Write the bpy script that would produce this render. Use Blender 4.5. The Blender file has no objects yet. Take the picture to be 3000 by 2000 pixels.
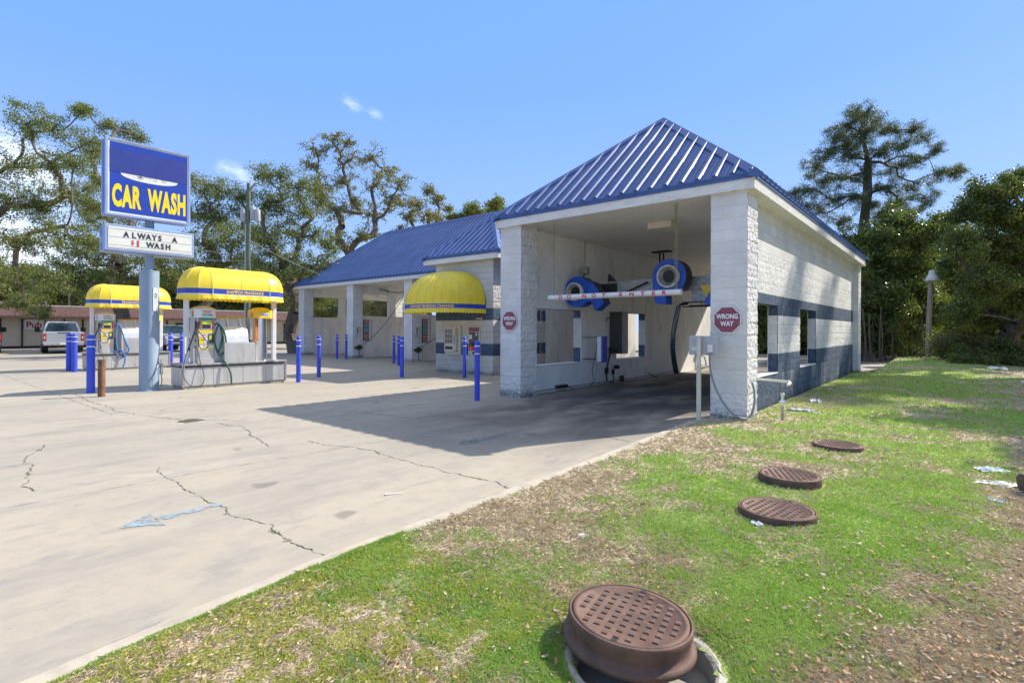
import bpy, math, random
import numpy as np
from mathutils import Vector, Matrix, noise

rnd = random.Random(7)
D2R = math.radians
S = bpy.context.scene
COL = S.collection

# ------------------------------------------------------------------ camera
YAW, ROLL = D2R(40.002), D2R(0.202)
FPX, HY = 1552.6, 965.0                      # focal length and horizon row in a 3000 px wide frame
CAM = Vector((2.724, -9.457, 1.518))
cF = Vector((-math.sin(YAW), math.cos(YAW), 0))
cR0 = Vector((math.cos(YAW), math.sin(YAW), 0))
cR = cR0 * math.cos(ROLL) + Vector((0, 0, 1)) * math.sin(ROLL)
cU = Vector((0, 0, 1)) * math.cos(ROLL) - cR0 * math.sin(ROLL)
cam_d = bpy.data.cameras.new('camera')
cam = bpy.data.objects.new('camera', cam_d)
COL.objects.link(cam)
cam_d.sensor_width = 36
cam_d.lens = 36 * FPX / 3000
cam_d.shift_y = -(1000 - HY) / 3000
cam_d.clip_start = 0.05
cam_d.clip_end = 1500
cam.matrix_world = Matrix(((cR.x, cU.x, -cF.x, CAM.x), (cR.y, cU.y, -cF.y, CAM.y), (cR.z, cU.z, -cF.z, CAM.z), (0, 0, 0, 1)))
S.camera = cam

def at(px, py, d):
    """world point seen at pixel (px,py) of the 2352 px wide photo, at depth d"""
    sx = 3000 / 2352
    return CAM + (cF + cR * ((px * sx - 1500) / FPX) - cU * ((py * sx - HY) / FPX)) * d

# ------------------------------------------------------------------ light
SUN_EL, SUN_AZ = D2R(40.1), D2R(23.6)        # azimuth from +Y towards +X
sd = Vector((math.sin(SUN_AZ) * math.cos(SUN_EL), math.cos(SUN_AZ) * math.cos(SUN_EL), math.sin(SUN_EL)))
sun_d = bpy.data.lights.new('sun', 'SUN')
sun_d.energy = 4.9
sun_d.angle = D2R(0.53)
sun_d.color = (1.0, 0.93, 0.82)
sun = bpy.data.objects.new('sun', sun_d)
sun.rotation_euler = sd.to_track_quat('Z', 'Y').to_euler()
sun.location = sd * 60
COL.objects.link(sun)
W = bpy.data.worlds.new('World')
S.world = W
W.use_nodes = True
wn = W.node_tree
wn.nodes.clear()
def N(t, typ, **kw):
    n = t.nodes.new(typ)
    for k, v in kw.items():
        setattr(n, k, v)
    return n
sky = N(wn, 'ShaderNodeTexSky', sky_type='NISHITA')
sky.sun_disc = False
sky.sun_elevation = SUN_EL
sky.sun_rotation = SUN_AZ
sky.altitude = 0
sky.air_density = 1.0
sky.dust_density = 0.35
sky.ozone_density = 2.0
bg = N(wn, 'ShaderNodeBackground')
bg.inputs[1].default_value = 0.148
wo = N(wn, 'ShaderNodeOutputWorld')
# thin wisps of cloud in the sky, as a function of direction
tc = N(wn, 'ShaderNodeTexCoord')
def wisp(px, py, rad, stretch, seed):
    d = (at(px, py, 1.0) - CAM).normalized()
    right = d.cross(Vector((0, 0, 1))).normalized()
    up = right.cross(d)
    dr = N(wn, 'ShaderNodeVectorMath', operation='DOT_PRODUCT'); dr.inputs[1].default_value = right
    du = N(wn, 'ShaderNodeVectorMath', operation='DOT_PRODUCT'); du.inputs[1].default_value = up
    df = N(wn, 'ShaderNodeVectorMath', operation='DOT_PRODUCT'); df.inputs[1].default_value = d
    for q in (dr, du, df):
        wn.links.new(tc.outputs['Generated'], q.inputs[0])
    cx = N(wn, 'ShaderNodeCombineXYZ')
    a = N(wn, 'ShaderNodeMath', operation='DIVIDE'); a.inputs[1].default_value = rad * stretch
    b = N(wn, 'ShaderNodeMath', operation='DIVIDE'); b.inputs[1].default_value = rad
    wn.links.new(dr.outputs['Value'], a.inputs[0]); wn.links.new(du.outputs['Value'], b.inputs[0])
    skew = N(wn, 'ShaderNodeMath', operation='MULTIPLY_ADD'); skew.inputs[1].default_value = 0.55
    wn.links.new(a.outputs[0], skew.inputs[0]); wn.links.new(b.outputs[0], skew.inputs[2])
    wn.links.new(a.outputs[0], cx.inputs[0]); wn.links.new(skew.outputs[0], cx.inputs[1])
    ns = N(wn, 'ShaderNodeTexNoise'); ns.inputs['Scale'].default_value = 1.5; ns.inputs['Detail'].default_value = 6
    off = N(wn, 'ShaderNodeVectorMath', operation='ADD'); off.inputs[1].default_value = (seed, seed * 2, 0)
    wn.links.new(cx.outputs[0], off.inputs[0]); wn.links.new(off.outputs[0], ns.inputs['Vector'])
    ln = N(wn, 'ShaderNodeVectorMath', operation='LENGTH'); wn.links.new(cx.outputs[0], ln.inputs[0])
    m = N(wn, 'ShaderNodeMath', operation='MULTIPLY_ADD'); m.inputs[1].default_value = 1.8
    wn.links.new(ns.outputs['Fac'], m.inputs[0])
    inv = N(wn, 'ShaderNodeMath', operation='MULTIPLY'); inv.inputs[1].default_value = -1.0
    wn.links.new(ln.outputs['Value'], inv.inputs[0]); wn.links.new(inv.outputs[0], m.inputs[2])
    mr = N(wn, 'ShaderNodeMapRange'); mr.interpolation_type = 'SMOOTHSTEP'
    mr.inputs['From Min'].default_value = -0.2; mr.inputs['From Max'].default_value = 1.5
    wn.links.new(m.outputs[0], mr.inputs['Value'])
    gt = N(wn, 'ShaderNodeMath', operation='GREATER_THAN'); gt.inputs[1].default_value = 0.2
    wn.links.new(df.outputs['Value'], gt.inputs[0])
    o = N(wn, 'ShaderNodeMath', operation='MULTIPLY')
    wn.links.new(mr.outputs[0], o.inputs[0]); wn.links.new(gt.outputs[0], o.inputs[1])
    return o
# clear blue winter sky: the physical sky blended with a gradient, pale horizon to blue; white zenith out of view added for fill light
spz = N(wn, 'ShaderNodeSeparateXYZ'); wn.links.new(tc.outputs['Generated'], spz.inputs[0])
sr = N(wn, 'ShaderNodeValToRGB')
e = sr.color_ramp.elements
K = 5.35
e[0].position = 0.0; e[0].color = (2.75 / 6, 3.85 / 6, 6.0 / 6, 1)
e[1].position = 0.95; e[1].color = (6.4 / 6, 6.6 / 6, 6.9 / 6, 1)
for p_, c_ in ((.16, (2.05, 3.35, 6.2)), (.40, (1.38, 2.80, 6.25)), (.60, (1.30, 2.70, 6.2))):
    q_ = e.new(p_); q_.color = (c_[0] / 6, c_[1] / 6, c_[2] / 6, 1)
wn.links.new(spz.outputs[2], sr.inputs[0])
sk = N(wn, 'ShaderNodeVectorMath', operation='SCALE'); sk.inputs['Scale'].default_value = 5.35 * .87
wn.links.new(sr.outputs[0], sk.inputs[0])
smx = N(wn, 'ShaderNodeMix', data_type='RGBA'); smx.inputs[0].default_value = .88
wn.links.new(sky.outputs[0], smx.inputs[6]); wn.links.new(sk.outputs[0], smx.inputs[7])
cur = smx.outputs[2]
for (px, py, rad, st, seed, amt) in ((808, 240, .013, 1.7, 3.1, .30), (862, 262, .011, 1.6, 9.3, .24), (545, 398, .019, 1.8, 5.7, .42), (40, 380, .06, 1.6, 8.2, .75), (20, 560, .05, 2.0, 2.2, .7), (250, 640, .05, 3.0, 12.2, .7), (-60, 470, .09, 1.5, 4.4, .6)):
    w_ = wisp(px, py, rad, st, seed)
    sc = N(wn, 'ShaderNodeMath', operation='MULTIPLY'); sc.inputs[1].default_value = amt
    wn.links.new(w_.outputs[0], sc.inputs[0])
    mx = N(wn, 'ShaderNodeMix', data_type='RGBA')
    wn.links.new(sc.outputs[0], mx.inputs[0])
    wn.links.new(cur, mx.inputs[6])
    mx.inputs[7].default_value = (8.6, 8.9, 9.4, 1)
    cur = mx.outputs[2]
wn.links.new(cur, bg.inputs[0])
wn.links.new(bg.outputs[0], wo.inputs[0])
S.view_settings.view_transform = 'Standard'
S.view_settings.look = 'None'
S.view_settings.gamma = 1
S.view_settings.exposure = 0.62

# ------------------------------------------------------------------ helpers
def tag(o, label=None, cat=None, group=None, kind=None):
    if label: o['label'] = label
    if cat: o['category'] = cat
    if group: o['group'] = group
    if kind: o['kind'] = kind
    return o

def empty(name, loc, label, cat, group=None):
    o = bpy.data.objects.new(name, None)
    o.empty_display_size = 0.2
    o.location = loc
    COL.objects.link(o)
    return tag(o, label, cat, group)

def worldmat(o):
    m = Matrix.Translation(o.location) @ o.rotation_euler.to_matrix().to_4x4() @ Matrix.Diagonal((*o.scale, 1))
    if o.parent:
        return worldmat(o.parent) @ o.matrix_parent_inverse @ m
    return m

def put(o, parent):
    if parent is not None:
        o.parent = parent
        o.matrix_parent_inverse = worldmat(parent).inverted()
    return o

def copy_tree(o, parent=None):
    c = o.copy()
    COL.objects.link(c)
    if parent is not None:
        c.parent = parent
    for ch in list(o.children):
        copy_tree(ch, c)
    return c

class MB:
    def __init__(s):
        s.v, s.f, s.sm = [], [], []
    def add(s, vs, fs, smooth=False):
        b = len(s.v)
        s.v += [tuple(p) for p in vs]
        s.f += [tuple(b + i for i in f) for f in fs]
        s.sm += [smooth] * len(fs)
        return s
    def box(s, x0, x1, y0, y1, z0, z1):
        v = [(x0, y0, z0), (x1, y0, z0), (x1, y1, z0), (x0, y1, z0), (x0, y0, z1), (x1, y0, z1), (x1, y1, z1), (x0, y1, z1)]
        return s.add(v, [(0, 3, 2, 1), (4, 5, 6, 7), (0, 1, 5, 4), (1, 2, 6, 5), (2, 3, 7, 6), (3, 0, 4, 7)])
    def bbox(s, x0, x1, y0, y1, z0, z1, b=.01):
        """box with chamfered edges"""
        v, f = [], []
        c = [(x0, x1), (y0, y1), (z0, z1)]
        idx = {}
        for i in (0, 1):
            for j in (0, 1):
                for k in (0, 1):
                    p = [c[0][i], c[1][j], c[2][k]]
                    d = [(b, -b)[i], (b, -b)[j], (b, -b)[k]]
                    for a in range(3):
                        q = [p[t] + (d[t] if t != a else 0) for t in range(3)]
                        idx[(i, j, k, a)] = len(v); v.append(q)
        F = []
        for a in range(3):
            o1, o2 = [(1, 2), (0, 2), (0, 1)][a]
            for sgn in (0, 1):
                ring = []
                for (p, q) in ((0, 0), (1, 0), (1, 1), (0, 1)):
                    t = [0, 0, 0]; t[a] = sgn; t[o1] = p; t[o2] = q
                    ring.append(idx[(t[0], t[1], t[2], a)])
                F.append(ring)
        for a in range(3):            # edges along axis a
            o1, o2 = [(1, 2), (0, 2), (0, 1)][a]
            for p in (0, 1):
                for q in (0, 1):
                    t0 = [0, 0, 0]; t0[o1] = p; t0[o2] = q
                    t1 = list(t0); t1[a] = 1
                    F.append([idx[(*t0, o1)], idx[(*t1, o1)], idx[(*t1, o2)], idx[(*t0, o2)]])
        for i in (0, 1):
            for j in (0, 1):
                for k in (0, 1):
                    F.append([idx[(i, j, k, 0)], idx[(i, j, k, 1)], idx[(i, j, k, 2)]])
        cen = Vector(((x0 + x1) / 2, (y0 + y1) / 2, (z0 + z1) / 2))
        for r in F:
            P = [Vector(v[i]) for i in r]
            n = (P[1] - P[0]).cross(P[2] - P[0])
            m = sum(P, Vector()) / len(P)
            if n.dot(m - cen) < 0: r.reverse()
        return s.add(v, F)
    def cyl(s, p0, p1, r0, r1=None, n=16, caps=True, smooth=True):
        if r1 is None: r1 = r0
        p0, p1 = Vector(p0), Vector(p1)
        d = (p1 - p0).normalized()
        a = d.orthogonal().normalized(); b = d.cross(a)
        v = []
        for p, r in ((p0, r0), (p1, r1)):
            for i in range(n):
                t = 2 * math.pi * i / n
                v.append(p + (a * math.cos(t) + b * math.sin(t)) * r)
        s.add(v, [(i, (i + 1) % n, n + (i + 1) % n, n + i) for i in range(n)], smooth)
        if caps:
            s.add(v[:n], [tuple(range(n))[::-1]]); s.add(v[n:], [tuple(range(n))])
        return s
    def tube(s, pts, r, n=8, caps=True):
        pts = [Vector(p) for p in pts]
        m = len(pts)
        rs = r if isinstance(r, (list, tuple)) else [r] * m
        v = []
        a = None
        for i, p in enumerate(pts):
            d = (pts[min(i + 1, m - 1)] - pts[max(i - 1, 0)]).normalized()
            if a is None: a = d.orthogonal().normalized()
            a = (a - d * a.dot(d)).normalized(); b = d.cross(a)
            for k in range(n):
                t = 2 * math.pi * k / n
                v.append(p + (a * math.cos(t) + b * math.sin(t)) * rs[i])
        f = [(i * n + k, i * n + (k + 1) % n, (i + 1) * n + (k + 1) % n, (i + 1) * n + k) for i in range(m - 1) for k in range(n)]
        s.add(v, f, True)
        if caps:
            s.add(v[:n], [tuple(range(n))[::-1]]); s.add(v[-n:], [tuple(range(n))])
        return s
    def lathe(s, prof, c, n=24, smooth=True, axis='Z'):
        """prof = [(r,h)...]"""
        c = Vector(c); v = []
        for r, h in prof:
            for i in range(n):
                t = 2 * math.pi * i / n
                if axis == 'Z': v.append(c + Vector((r * math.cos(t), r * math.sin(t), h)))
                elif axis == 'Y': v.append(c + Vector((r * math.cos(t), h, r * math.sin(t))))
                else: v.append(c + Vector((h, r * math.cos(t), r * math.sin(t))))
        f = []
        for j in range(len(prof) - 1):
            for i in range(n):
                q = (j * n + i, j * n + (i + 1) % n, (j + 1) * n + (i + 1) % n, (j + 1) * n + i)
                f.append(q if axis != 'Y' else q[::-1])
        return s.add(v, f, smooth)
    def prism(s, poly, axis, a, b):
        """poly = list of 2D points; extruded along axis from a to b. Z:(x,y) Y:(x,z) X:(y,z)"""
        def P(p, h):
            return {'Z': (p[0], p[1], h), 'Y': (p[0], h, p[1]), 'X': (h, p[0], p[1])}[axis]
        n = len(poly)
        v = [P(p, a) for p in poly] + [P(p, b) for p in poly]
        F = [tuple(range(n)), tuple(range(n, 2 * n))[::-1]] + [(i, n + i, n + (i + 1) % n, (i + 1) % n) for i in range(n)]
        ar = sum(poly[i][0] * poly[(i + 1) % n][1] - poly[(i + 1) % n][0] * poly[i][1] for i in range(n))
        flip = (ar > 0) == (b > a)
        if axis == 'Y': flip = not flip
        if flip: F = [f[::-1] for f in F]
        return s.add(v, F)
    def quad(s, *p, smooth=False):
        return s.add(p, [tuple(range(len(p)))], smooth)
    def build(s, name, mat, parent=None, label=None, cat=None, group=None, kind=None):
        me = bpy.data.meshes.new(name)
        me.from_pydata(s.v, [], s.f)
        me.polygons.foreach_set('use_smooth', s.sm)
        if isinstance(mat, (list, tuple)):
            for m in mat: me.materials.append(m)
        else:
            me.materials.append(mat)
        me.update()
        o = bpy.data.objects.new(name, me)
        COL.objects.link(o)
        put(o, parent)
        return tag(o, label, cat, group, kind)

def np_mesh(name, verts, k, mat, parent=None, faces=None, smooth=False, **tags):
    """verts (n,3); without faces every k consecutive verts are one face"""
    verts = np.asarray(verts, dtype=np.float32)
    me = bpy.data.meshes.new(name)
    nv = len(verts)
    me.vertices.add(nv)
    me.vertices.foreach_set('co', verts.ravel())
    if faces is None:
        faces = np.arange(nv, dtype=np.int32).reshape(-1, k)
    faces = np.asarray(faces, dtype=np.int32)
    me.loops.add(faces.size)
    me.loops.foreach_set('vertex_index', faces.ravel())
    me.polygons.add(len(faces))
    me.polygons.foreach_set('loop_start', np.arange(0, faces.size, k, dtype=np.int32))
    me.polygons.foreach_set('loop_total', np.full(len(faces), k, dtype=np.int32))
    me.polygons.foreach_set('use_smooth', np.full(len(faces), smooth, dtype=bool))
    me.materials.append(mat)
    me.update(calc_edges=True)
    o = bpy.data.objects.new(name, me)
    COL.objects.link(o)
    put(o, parent)
    return tag(o, **tags)

# ------------------------------------------------------------------ materials
def new_mat(name):
    m = bpy.data.materials.new(name)
    m.use_nodes = True
    t = m.node_tree
    t.nodes.clear()
    out = N(t, 'ShaderNodeOutputMaterial')
    b = N(t, 'ShaderNodeBsdfPrincipled')
    t.links.new(b.outputs[0], out.inputs[0])
    return m, t, b, out

def noise_n(t, scale, detail=4, rough=.55, vec=None, stretch=None, coord='Object'):
    co = None
    if vec is None:
        c = N(t, 'ShaderNodeTexCoord')
        vec = c.outputs[coord]
    if stretch:
        mp = N(t, 'ShaderNodeMapping'); mp.inputs['Scale'].default_value = stretch
        t.links.new(vec, mp.inputs[0]); vec = mp.outputs[0]
    n = N(t, 'ShaderNodeTexNoise')
    n.inputs['Scale'].default_value = scale
    n.inputs['Detail'].default_value = detail
    n.inputs['Roughness'].default_value = rough
    t.links.new(vec, n.inputs['Vector'])
    return n.outputs['Fac']

def ramp(t, fac, lo, hi, smooth=True):
    r = N(t, 'ShaderNodeMapRange')
    if smooth: r.interpolation_type = 'SMOOTHSTEP'
    r.inputs['From Min'].default_value = lo
    r.inputs['From Max'].default_value = hi
    t.links.new(fac, r.inputs['Value'])
    return r.outputs[0]

def mixc(t, fac, a, b, mode='MIX'):
    m = N(t, 'ShaderNodeMix', data_type='RGBA', blend_type=mode)
    if isinstance(fac, (int, float)): m.inputs[0].default_value = fac
    else: t.links.new(fac, m.inputs[0])
    for i, c in ((6, a), (7, b)):
        if isinstance(c, (tuple, list)): m.inputs[i].default_value = (*c[:3], 1)
        else: t.links.new(c, m.inputs[i])
    return m.outputs[2]

def mth(t, op, a, b=None):
    m = N(t, 'ShaderNodeMath', operation=op)
    for i, c in enumerate((a, b)):
        if c is None: continue
        if isinstance(c, (int, float)): m.inputs[i].default_value = c
        else: t.links.new(c, m.inputs[i])
    return m.outputs[0]

def bump(t, b, h, strength=.3, dist=.01):
    n = N(t, 'ShaderNodeBump')
    n.inputs['Strength'].default_value = strength
    n.inputs['Distance'].default_value = dist
    t.links.new(h, n.inputs['Height'])
    t.links.new(n.outputs[0], b.inputs['Normal'])

def pm(name, col, rough=.6, metal=0, var=.12, scale=3.0, dirt=None, dirt_amt=.35, bmp=0, bscale=60, spec=.5, stretch=None, coat=0):
    """general painted / plain surface: mottled colour, patchy dirt, varying gloss"""
    m, t, b, out = new_mat(name)
    n1 = noise_n(t, scale, 5, stretch=stretch)
    dark = tuple(c * (1 - var) for c in col); lite = tuple(min(1, c * (1 + var)) for c in col)
    c = mixc(t, ramp(t, n1, .3, .7), dark, lite)
    if dirt:
        n2 = noise_n(t, scale * 2.3, 8, .65, stretch=stretch)
        c = mixc(t, mth(t, 'MULTIPLY', ramp(t, n2, .48, .72), dirt_amt), c, dirt)
    t.links.new(c, b.inputs['Base Color'])
    r = N(t, 'ShaderNodeMapRange')
    r.inputs['To Min'].default_value = max(0, rough - .08); r.inputs['To Max'].default_value = min(1, rough + .08)
    t.links.new(noise_n(t, scale * 4, 3), r.inputs['Value'])
    t.links.new(r.outputs[0], b.inputs['Roughness'])
    b.inputs['Metallic'].default_value = metal
    b.inputs['Specular IOR Level'].default_value = spec
    b.inputs['Coat Weight'].default_value = coat
    if bmp: bump(t, b, noise_n(t, bscale, 4), bmp, .004)
    return m

def glass(name, col, rough=.05):
    m, t, b, out = new_mat(name)
    n = noise_n(t, 2.0, 2)
    t.links.new(mixc(t, n, tuple(c * .7 for c in col), col), b.inputs['Base Color'])
    b.inputs['Roughness'].default_value = rough
    b.inputs['Specular IOR Level'].default_value = .9
    b.inputs['Coat Weight'].default_value = .6
    b.inputs['Coat Roughness'].default_value = .03
    return m

CO = .2032
ZO = .008
DARKB = (.062, .090, .135)
WHITE = (.74, .72, .68)
def block_mat(name, bands=(), amp=.5, base_dark=False, mort=.82, mb_=.55, tint=WHITE):
    """painted concrete block: courses, split-face bump, painted bands by height, grime"""
    m, t, b, out = new_mat(name)
    tcn = N(t, 'ShaderNodeTexCoord')
    sp = N(t, 'ShaderNodeSeparateXYZ'); t.links.new(tcn.outputs['Object'], sp.inputs[0])
    u = mth(t, 'ADD', sp.outputs[0], sp.outputs[1])
    cb = N(t, 'ShaderNodeCombineXYZ')
    t.links.new(u, cb.inputs[0]); t.links.new(mth(t, 'SUBTRACT', sp.outputs[2], ZO), cb.inputs[1])
    br = N(t, 'ShaderNodeTexBrick')
    br.offset = .5
    br.inputs['Scale'].default_value = 1
    br.inputs['Brick Width'].default_value = .4064
    br.inputs['Row Height'].default_value = CO
    br.inputs['Mortar Size'].default_value = .006
    br.inputs['Mortar Smooth'].default_value = .35
    br.inputs['Color1'].default_value = (*(c * 1.03 for c in tint), 1)
    br.inputs['Color2'].default_value = (*(c * .92 for c in tint), 1)
    br.inputs['Mortar'].default_value = (*(c * mort for c in tint), 1)
    t.links.new(cb.outputs[0], br.inputs['Vector'])
    vec = tcn.outputs['Object']
    big = noise_n(t, 1.3, 6, .6, vec)
    fine = noise_n(t, 34, 5, .7, vec)
    mid = noise_n(t, 9, 5, .65, vec)
    c = mixc(t, ramp(t, big, .35, .75), br.outputs['Color'], tuple(q * .8 for q in tint))
    z = sp.outputs[2]
    bandfac = None
    for lo, hi in bands:
        f = mth(t, 'MULTIPLY', mth(t, 'GREATER_THAN', z, lo), mth(t, 'LESS_THAN', z, hi))
        bandfac = f if bandfac is None else mth(t, 'MAXIMUM', bandfac, f)
    if bandfac is not None:
        dc = mixc(t, ramp(t, mid, .35, .7), tuple(q * .85 for q in DARKB), tuple(q * 1.5 for q in DARKB))
        c = mixc(t, bandfac, c, dc)
    if base_dark:   # the paint near the ground has worn back to pale block in patches
        wr = noise_n(t, 1.1, 7, .7, vec, stretch=(1, 1.4, .8))
        wz = mth(t, 'MULTIPLY', ramp(t, wr, .52, .66), mth(t, 'LESS_THAN', z, .62))
        c = mixc(t, mth(t, 'MULTIPLY', wz, .55), c, (.36, .35, .31))
    # mildew: spots rising from the ground and a thin dirt in the pits
    gz = mth(t, 'SUBTRACT', 1.0, ramp(t, z, -.05, .38))
    milN = noise_n(t, 17, 8, .78, vec)
    mil = mth(t, 'MULTIPLY', ramp(t, mth(t, 'ADD', mth(t, 'ADD', mth(t, 'MULTIPLY', milN, .6), mth(t, 'MULTIPLY', big, .4)), mth(t, 'MULTIPLY', gz, .22)), .58, .78), gz)
    c = mixc(t, mth(t, 'MULTIPLY', mil, .8), c, (.045, .045, .038))
    pits = mth(t, 'MULTIPLY', ramp(t, fine, .56, .74), .34 if amp > .3 else .14)
    c = mixc(t, pits, c, (.30, .29, .28))
    mo = mth(t, 'MULTIPLY', ramp(t, noise_n(t, 2.4, 8, .75, vec), .6, .76), mth(t, 'MULTIPLY', br.outputs['Fac'], .8))
    c = mixc(t, mo, c, (.09, .09, .085))
    t.links.new(c, b.inputs['Base Color'])
    b.inputs['Roughness'].default_value = .82
    b.inputs['Specular IOR Level'].default_value = .25
    h = mth(t, 'SUBTRACT', mth(t, 'MULTIPLY', mth(t, 'ADD', mid, mth(t, 'MULTIPLY', fine, .7)), amp), mth(t, 'MULTIPLY', br.outputs['Fac'], mb_))
    bump(t, b, h, .75, .022)
    return m

M = {}
M['block'] = block_mat('painted_split_block', amp=1.0)
M['block_smooth'] = block_mat('painted_smooth_block', amp=.18)
M['block_front'] = block_mat('painted_column_front', amp=.28, mort=.94, mb_=.22)
Bt, Bm, Bl = 11 * CO + ZO, 9 * CO + ZO, 5 * CO + ZO
M['block_side'] = block_mat('painted_side_wall', bands=((Bm, Bt), (-1, Bl)), amp=1.0, base_dark=True)
M['block_bands'] = block_mat('painted_banded_wall', bands=((Bm, Bt), (3 * CO + ZO, Bl)), amp=.28, tint=(.60, .57, .52))
M['tan'] = pm('tan_wall_panel', (.76, .71, .63), .7, var=.08, scale=1.2, dirt=(.3, .27, .22), dirt_amt=.4, stretch=(1, 1, .35), bmp=.15, bscale=25)
M['inner'] = pm('inner_wall_paint', (.80, .79, .765), .7, var=.07, scale=1.0, dirt=(.30, .29, .27), dirt_amt=.35, stretch=(1, 1, .4), bmp=.15, bscale=30)
M['fascia'] = pm('white_fascia', (.70, .68, .63), .55, var=.06, scale=2, dirt=(.35, .33, .28), dirt_amt=.4, stretch=(1, 1, 5))
M['white'] = pm('white_paint', (.72, .71, .68), .5, var=.06, scale=4, dirt=(.42, .40, .36), dirt_amt=.35)
M['cream'] = pm('cream_paint', (.62, .58, .47), .5, var=.06, scale=5, dirt=(.34, .31, .25), dirt_amt=.35)
M['steel'] = pm('brushed_steel', (.56, .555, .54), .42, metal=.45, var=.1, scale=3, stretch=(1, 1, .2), dirt=(.28, .27, .25), dirt_amt=.4)
M['chrome'] = pm('polished_steel', (.72, .72, .72), .22, metal=1, var=.05, scale=3, stretch=(6, 6, .3))
M['galv'] = pm('galvanised', (.36, .36, .35), .5, metal=.6, var=.25, scale=14)
M['greypaint'] = pm('grey_paint', (.42, .43, .44), .5, var=.08, scale=5, dirt=(.2, .2, .19), dirt_amt=.3)
M['darkmetal'] = pm('dark_metal', (.04, .038, .036), .5, metal=.4, var=.3, scale=20)
M['black'] = pm('black_rubber', (.018, .018, .018), .55, var=.3, scale=12)
M['yellow'] = pm('yellow_vinyl', (.97, .76, .05), .42, var=.05, scale=2.5, dirt=(.66, .50, .08), dirt_amt=.4, bmp=.05)
def add_translucency(m, col, f):
    t = m.node_tree; out = [n for n in t.nodes if n.type == 'OUTPUT_MATERIAL'][0]; b = [n for n in t.nodes if n.type == 'BSDF_PRINCIPLED'][0]
    tr = N(t, 'ShaderNodeBsdfTranslucent'); tr.inputs['Color'].default_value = (*col, 1)
    mx = N(t, 'ShaderNodeMixShader'); mx.inputs[0].default_value = f
    t.links.new(b.outputs[0], mx.inputs[1]); t.links.new(tr.outputs[0], mx.inputs[2]); t.links.new(mx.outputs[0], out.inputs[0])
add_translucency(M['yellow'], (.97, .72, .05), .25)
M['yellow_worn'] = pm('faded_yellow_vinyl', (.80, .68, .18), .5, var=.1, scale=3.0, dirt=(.62, .56, .30), dirt_amt=.5)
M['bandblue'] = pm('blue_awning_band', (.035, .065, .38), .45, var=.1, scale=5)
M['gold'] = pm('gold_lettering', (.78, .56, .18), .5, var=.2, scale=30)
M['bollard'] = pm('bollard_blue', (.040, .075, .60), .42, var=.1, scale=6, dirt=(.05, .06, .25), dirt_amt=.5, bmp=.1)
M['stripe'] = pm('reflective_white', (.8, .8, .8), .4, var=.05, scale=20)
M['rust'] = pm('rusty_steel', (.17, .095, .055), .85, metal=.1, var=.3, scale=9, dirt=(.33, .14, .05), dirt_amt=.7, bmp=.4)
M['iron'] = pm('rusted_cast_iron', (.125, .074, .056), .72, metal=.25, var=.25, scale=10, dirt=(.19, .085, .05), dirt_amt=.7, bmp=.5, bscale=120)
M['poleblue'] = pm('grey_blue_pole', (.25, .34, .44), .5, var=.12, scale=2.2, dirt=(.42, .44, .44), dirt_amt=.5, stretch=(1, 1, .3))
M['cabblue'] = pm('faded_blue_cabinet', (.27, .36, .58), .5, var=.12, scale=2, dirt=(.42, .46, .55), dirt_amt=.6)
M['signblue'] = pm('sign_face_blue', (.018, .055, .37), .35, var=.06, scale=2)
M['signcover'] = pm('sign_cover_navy', (.018, .038, .25), .5, var=.07, scale=3, bmp=.15, bscale=8)
M['signwhite'] = pm('sign_face_white', (.74, .74, .66), .4, var=.04, scale=2, dirt=(.5, .5, .42), dirt_amt=.3)
M['signyellow'] = pm('sign_letter_yellow', (.90, .68, .01), .4, var=.04, scale=4)
M['ink'] = pm('black_lettering', (.03, .028, .035), .5, var=.1, scale=20)
M['red'] = pm('red_lettering', (.60, .02, .03), .5, var=.1, scale=20)
M['pipered'] = pm('red_stencil_paint', (.58, .05, .07), .55, var=.25, scale=40, dirt=(.7, .5, .5), dirt_amt=.6)
M['stopred'] = pm('faded_red_sign', (.25, .052, .085), .45, var=.12, scale=7, dirt=(.42, .12, .16), dirt_amt=.4)
M['green'] = pm('green_sticker', (.02, .30, .16), .5, var=.2, scale=30)
M['hosegreen'] = pm('green_hose', (.012, .085, .07), .5, var=.2, scale=20)
M['hoseblue'] = pm('blue_hose', (.05, .16, .42), .5, var=.2, scale=20)
M['pvc'] = pm('white_pvc', (.75, .73, .68), .4, var=.05, scale=6, dirt=(.4, .37, .3), dirt_amt=.4)
M['rope'] = pm('old_chain', (.30, .24, .12), .7, var=.4, scale=60)
M['blower'] = pm('blower_blue', (.012, .10, .52), .5, var=.14, scale=6, dirt=(.02, .05, .2), dirt_amt=.5)
M['throat'] = pm('grey_inlet_throat', (.33, .32, .30), .6, var=.25, scale=9, dirt=(.14, .13, .12), dirt_amt=.6)  # throat coloured darker grey than the ring, with dark mottling
M['blackgrey'] = pm('blower_drum_grey', (.07, .068, .066), .6, var=.2, scale=6)
M['wood'] = pm('weathered_wood', (.34, .30, .24), .85, var=.25, scale=4, stretch=(4, 4, .3), bmp=.4, bscale=20)
M['poledark'] = pm('green_treated_pole', (.12, .15, .10), .85, var=.25, scale=4, stretch=(4, 4, .3), bmp=.4, bscale=20)
M['bark'] = pm('tree_bark', (.13, .105, .082), .9, var=.3, scale=3, dirt=(.24, .22, .19), dirt_amt=.5, stretch=(3, 3, .8), bmp=.8, bscale=14)
M['barkpine'] = pm('pine_bark', (.12, .085, .062), .9, var=.3, scale=3, dirt=(.2, .16, .13), dirt_amt=.5, stretch=(3, 3, .8), bmp=.8, bscale=14)
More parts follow.
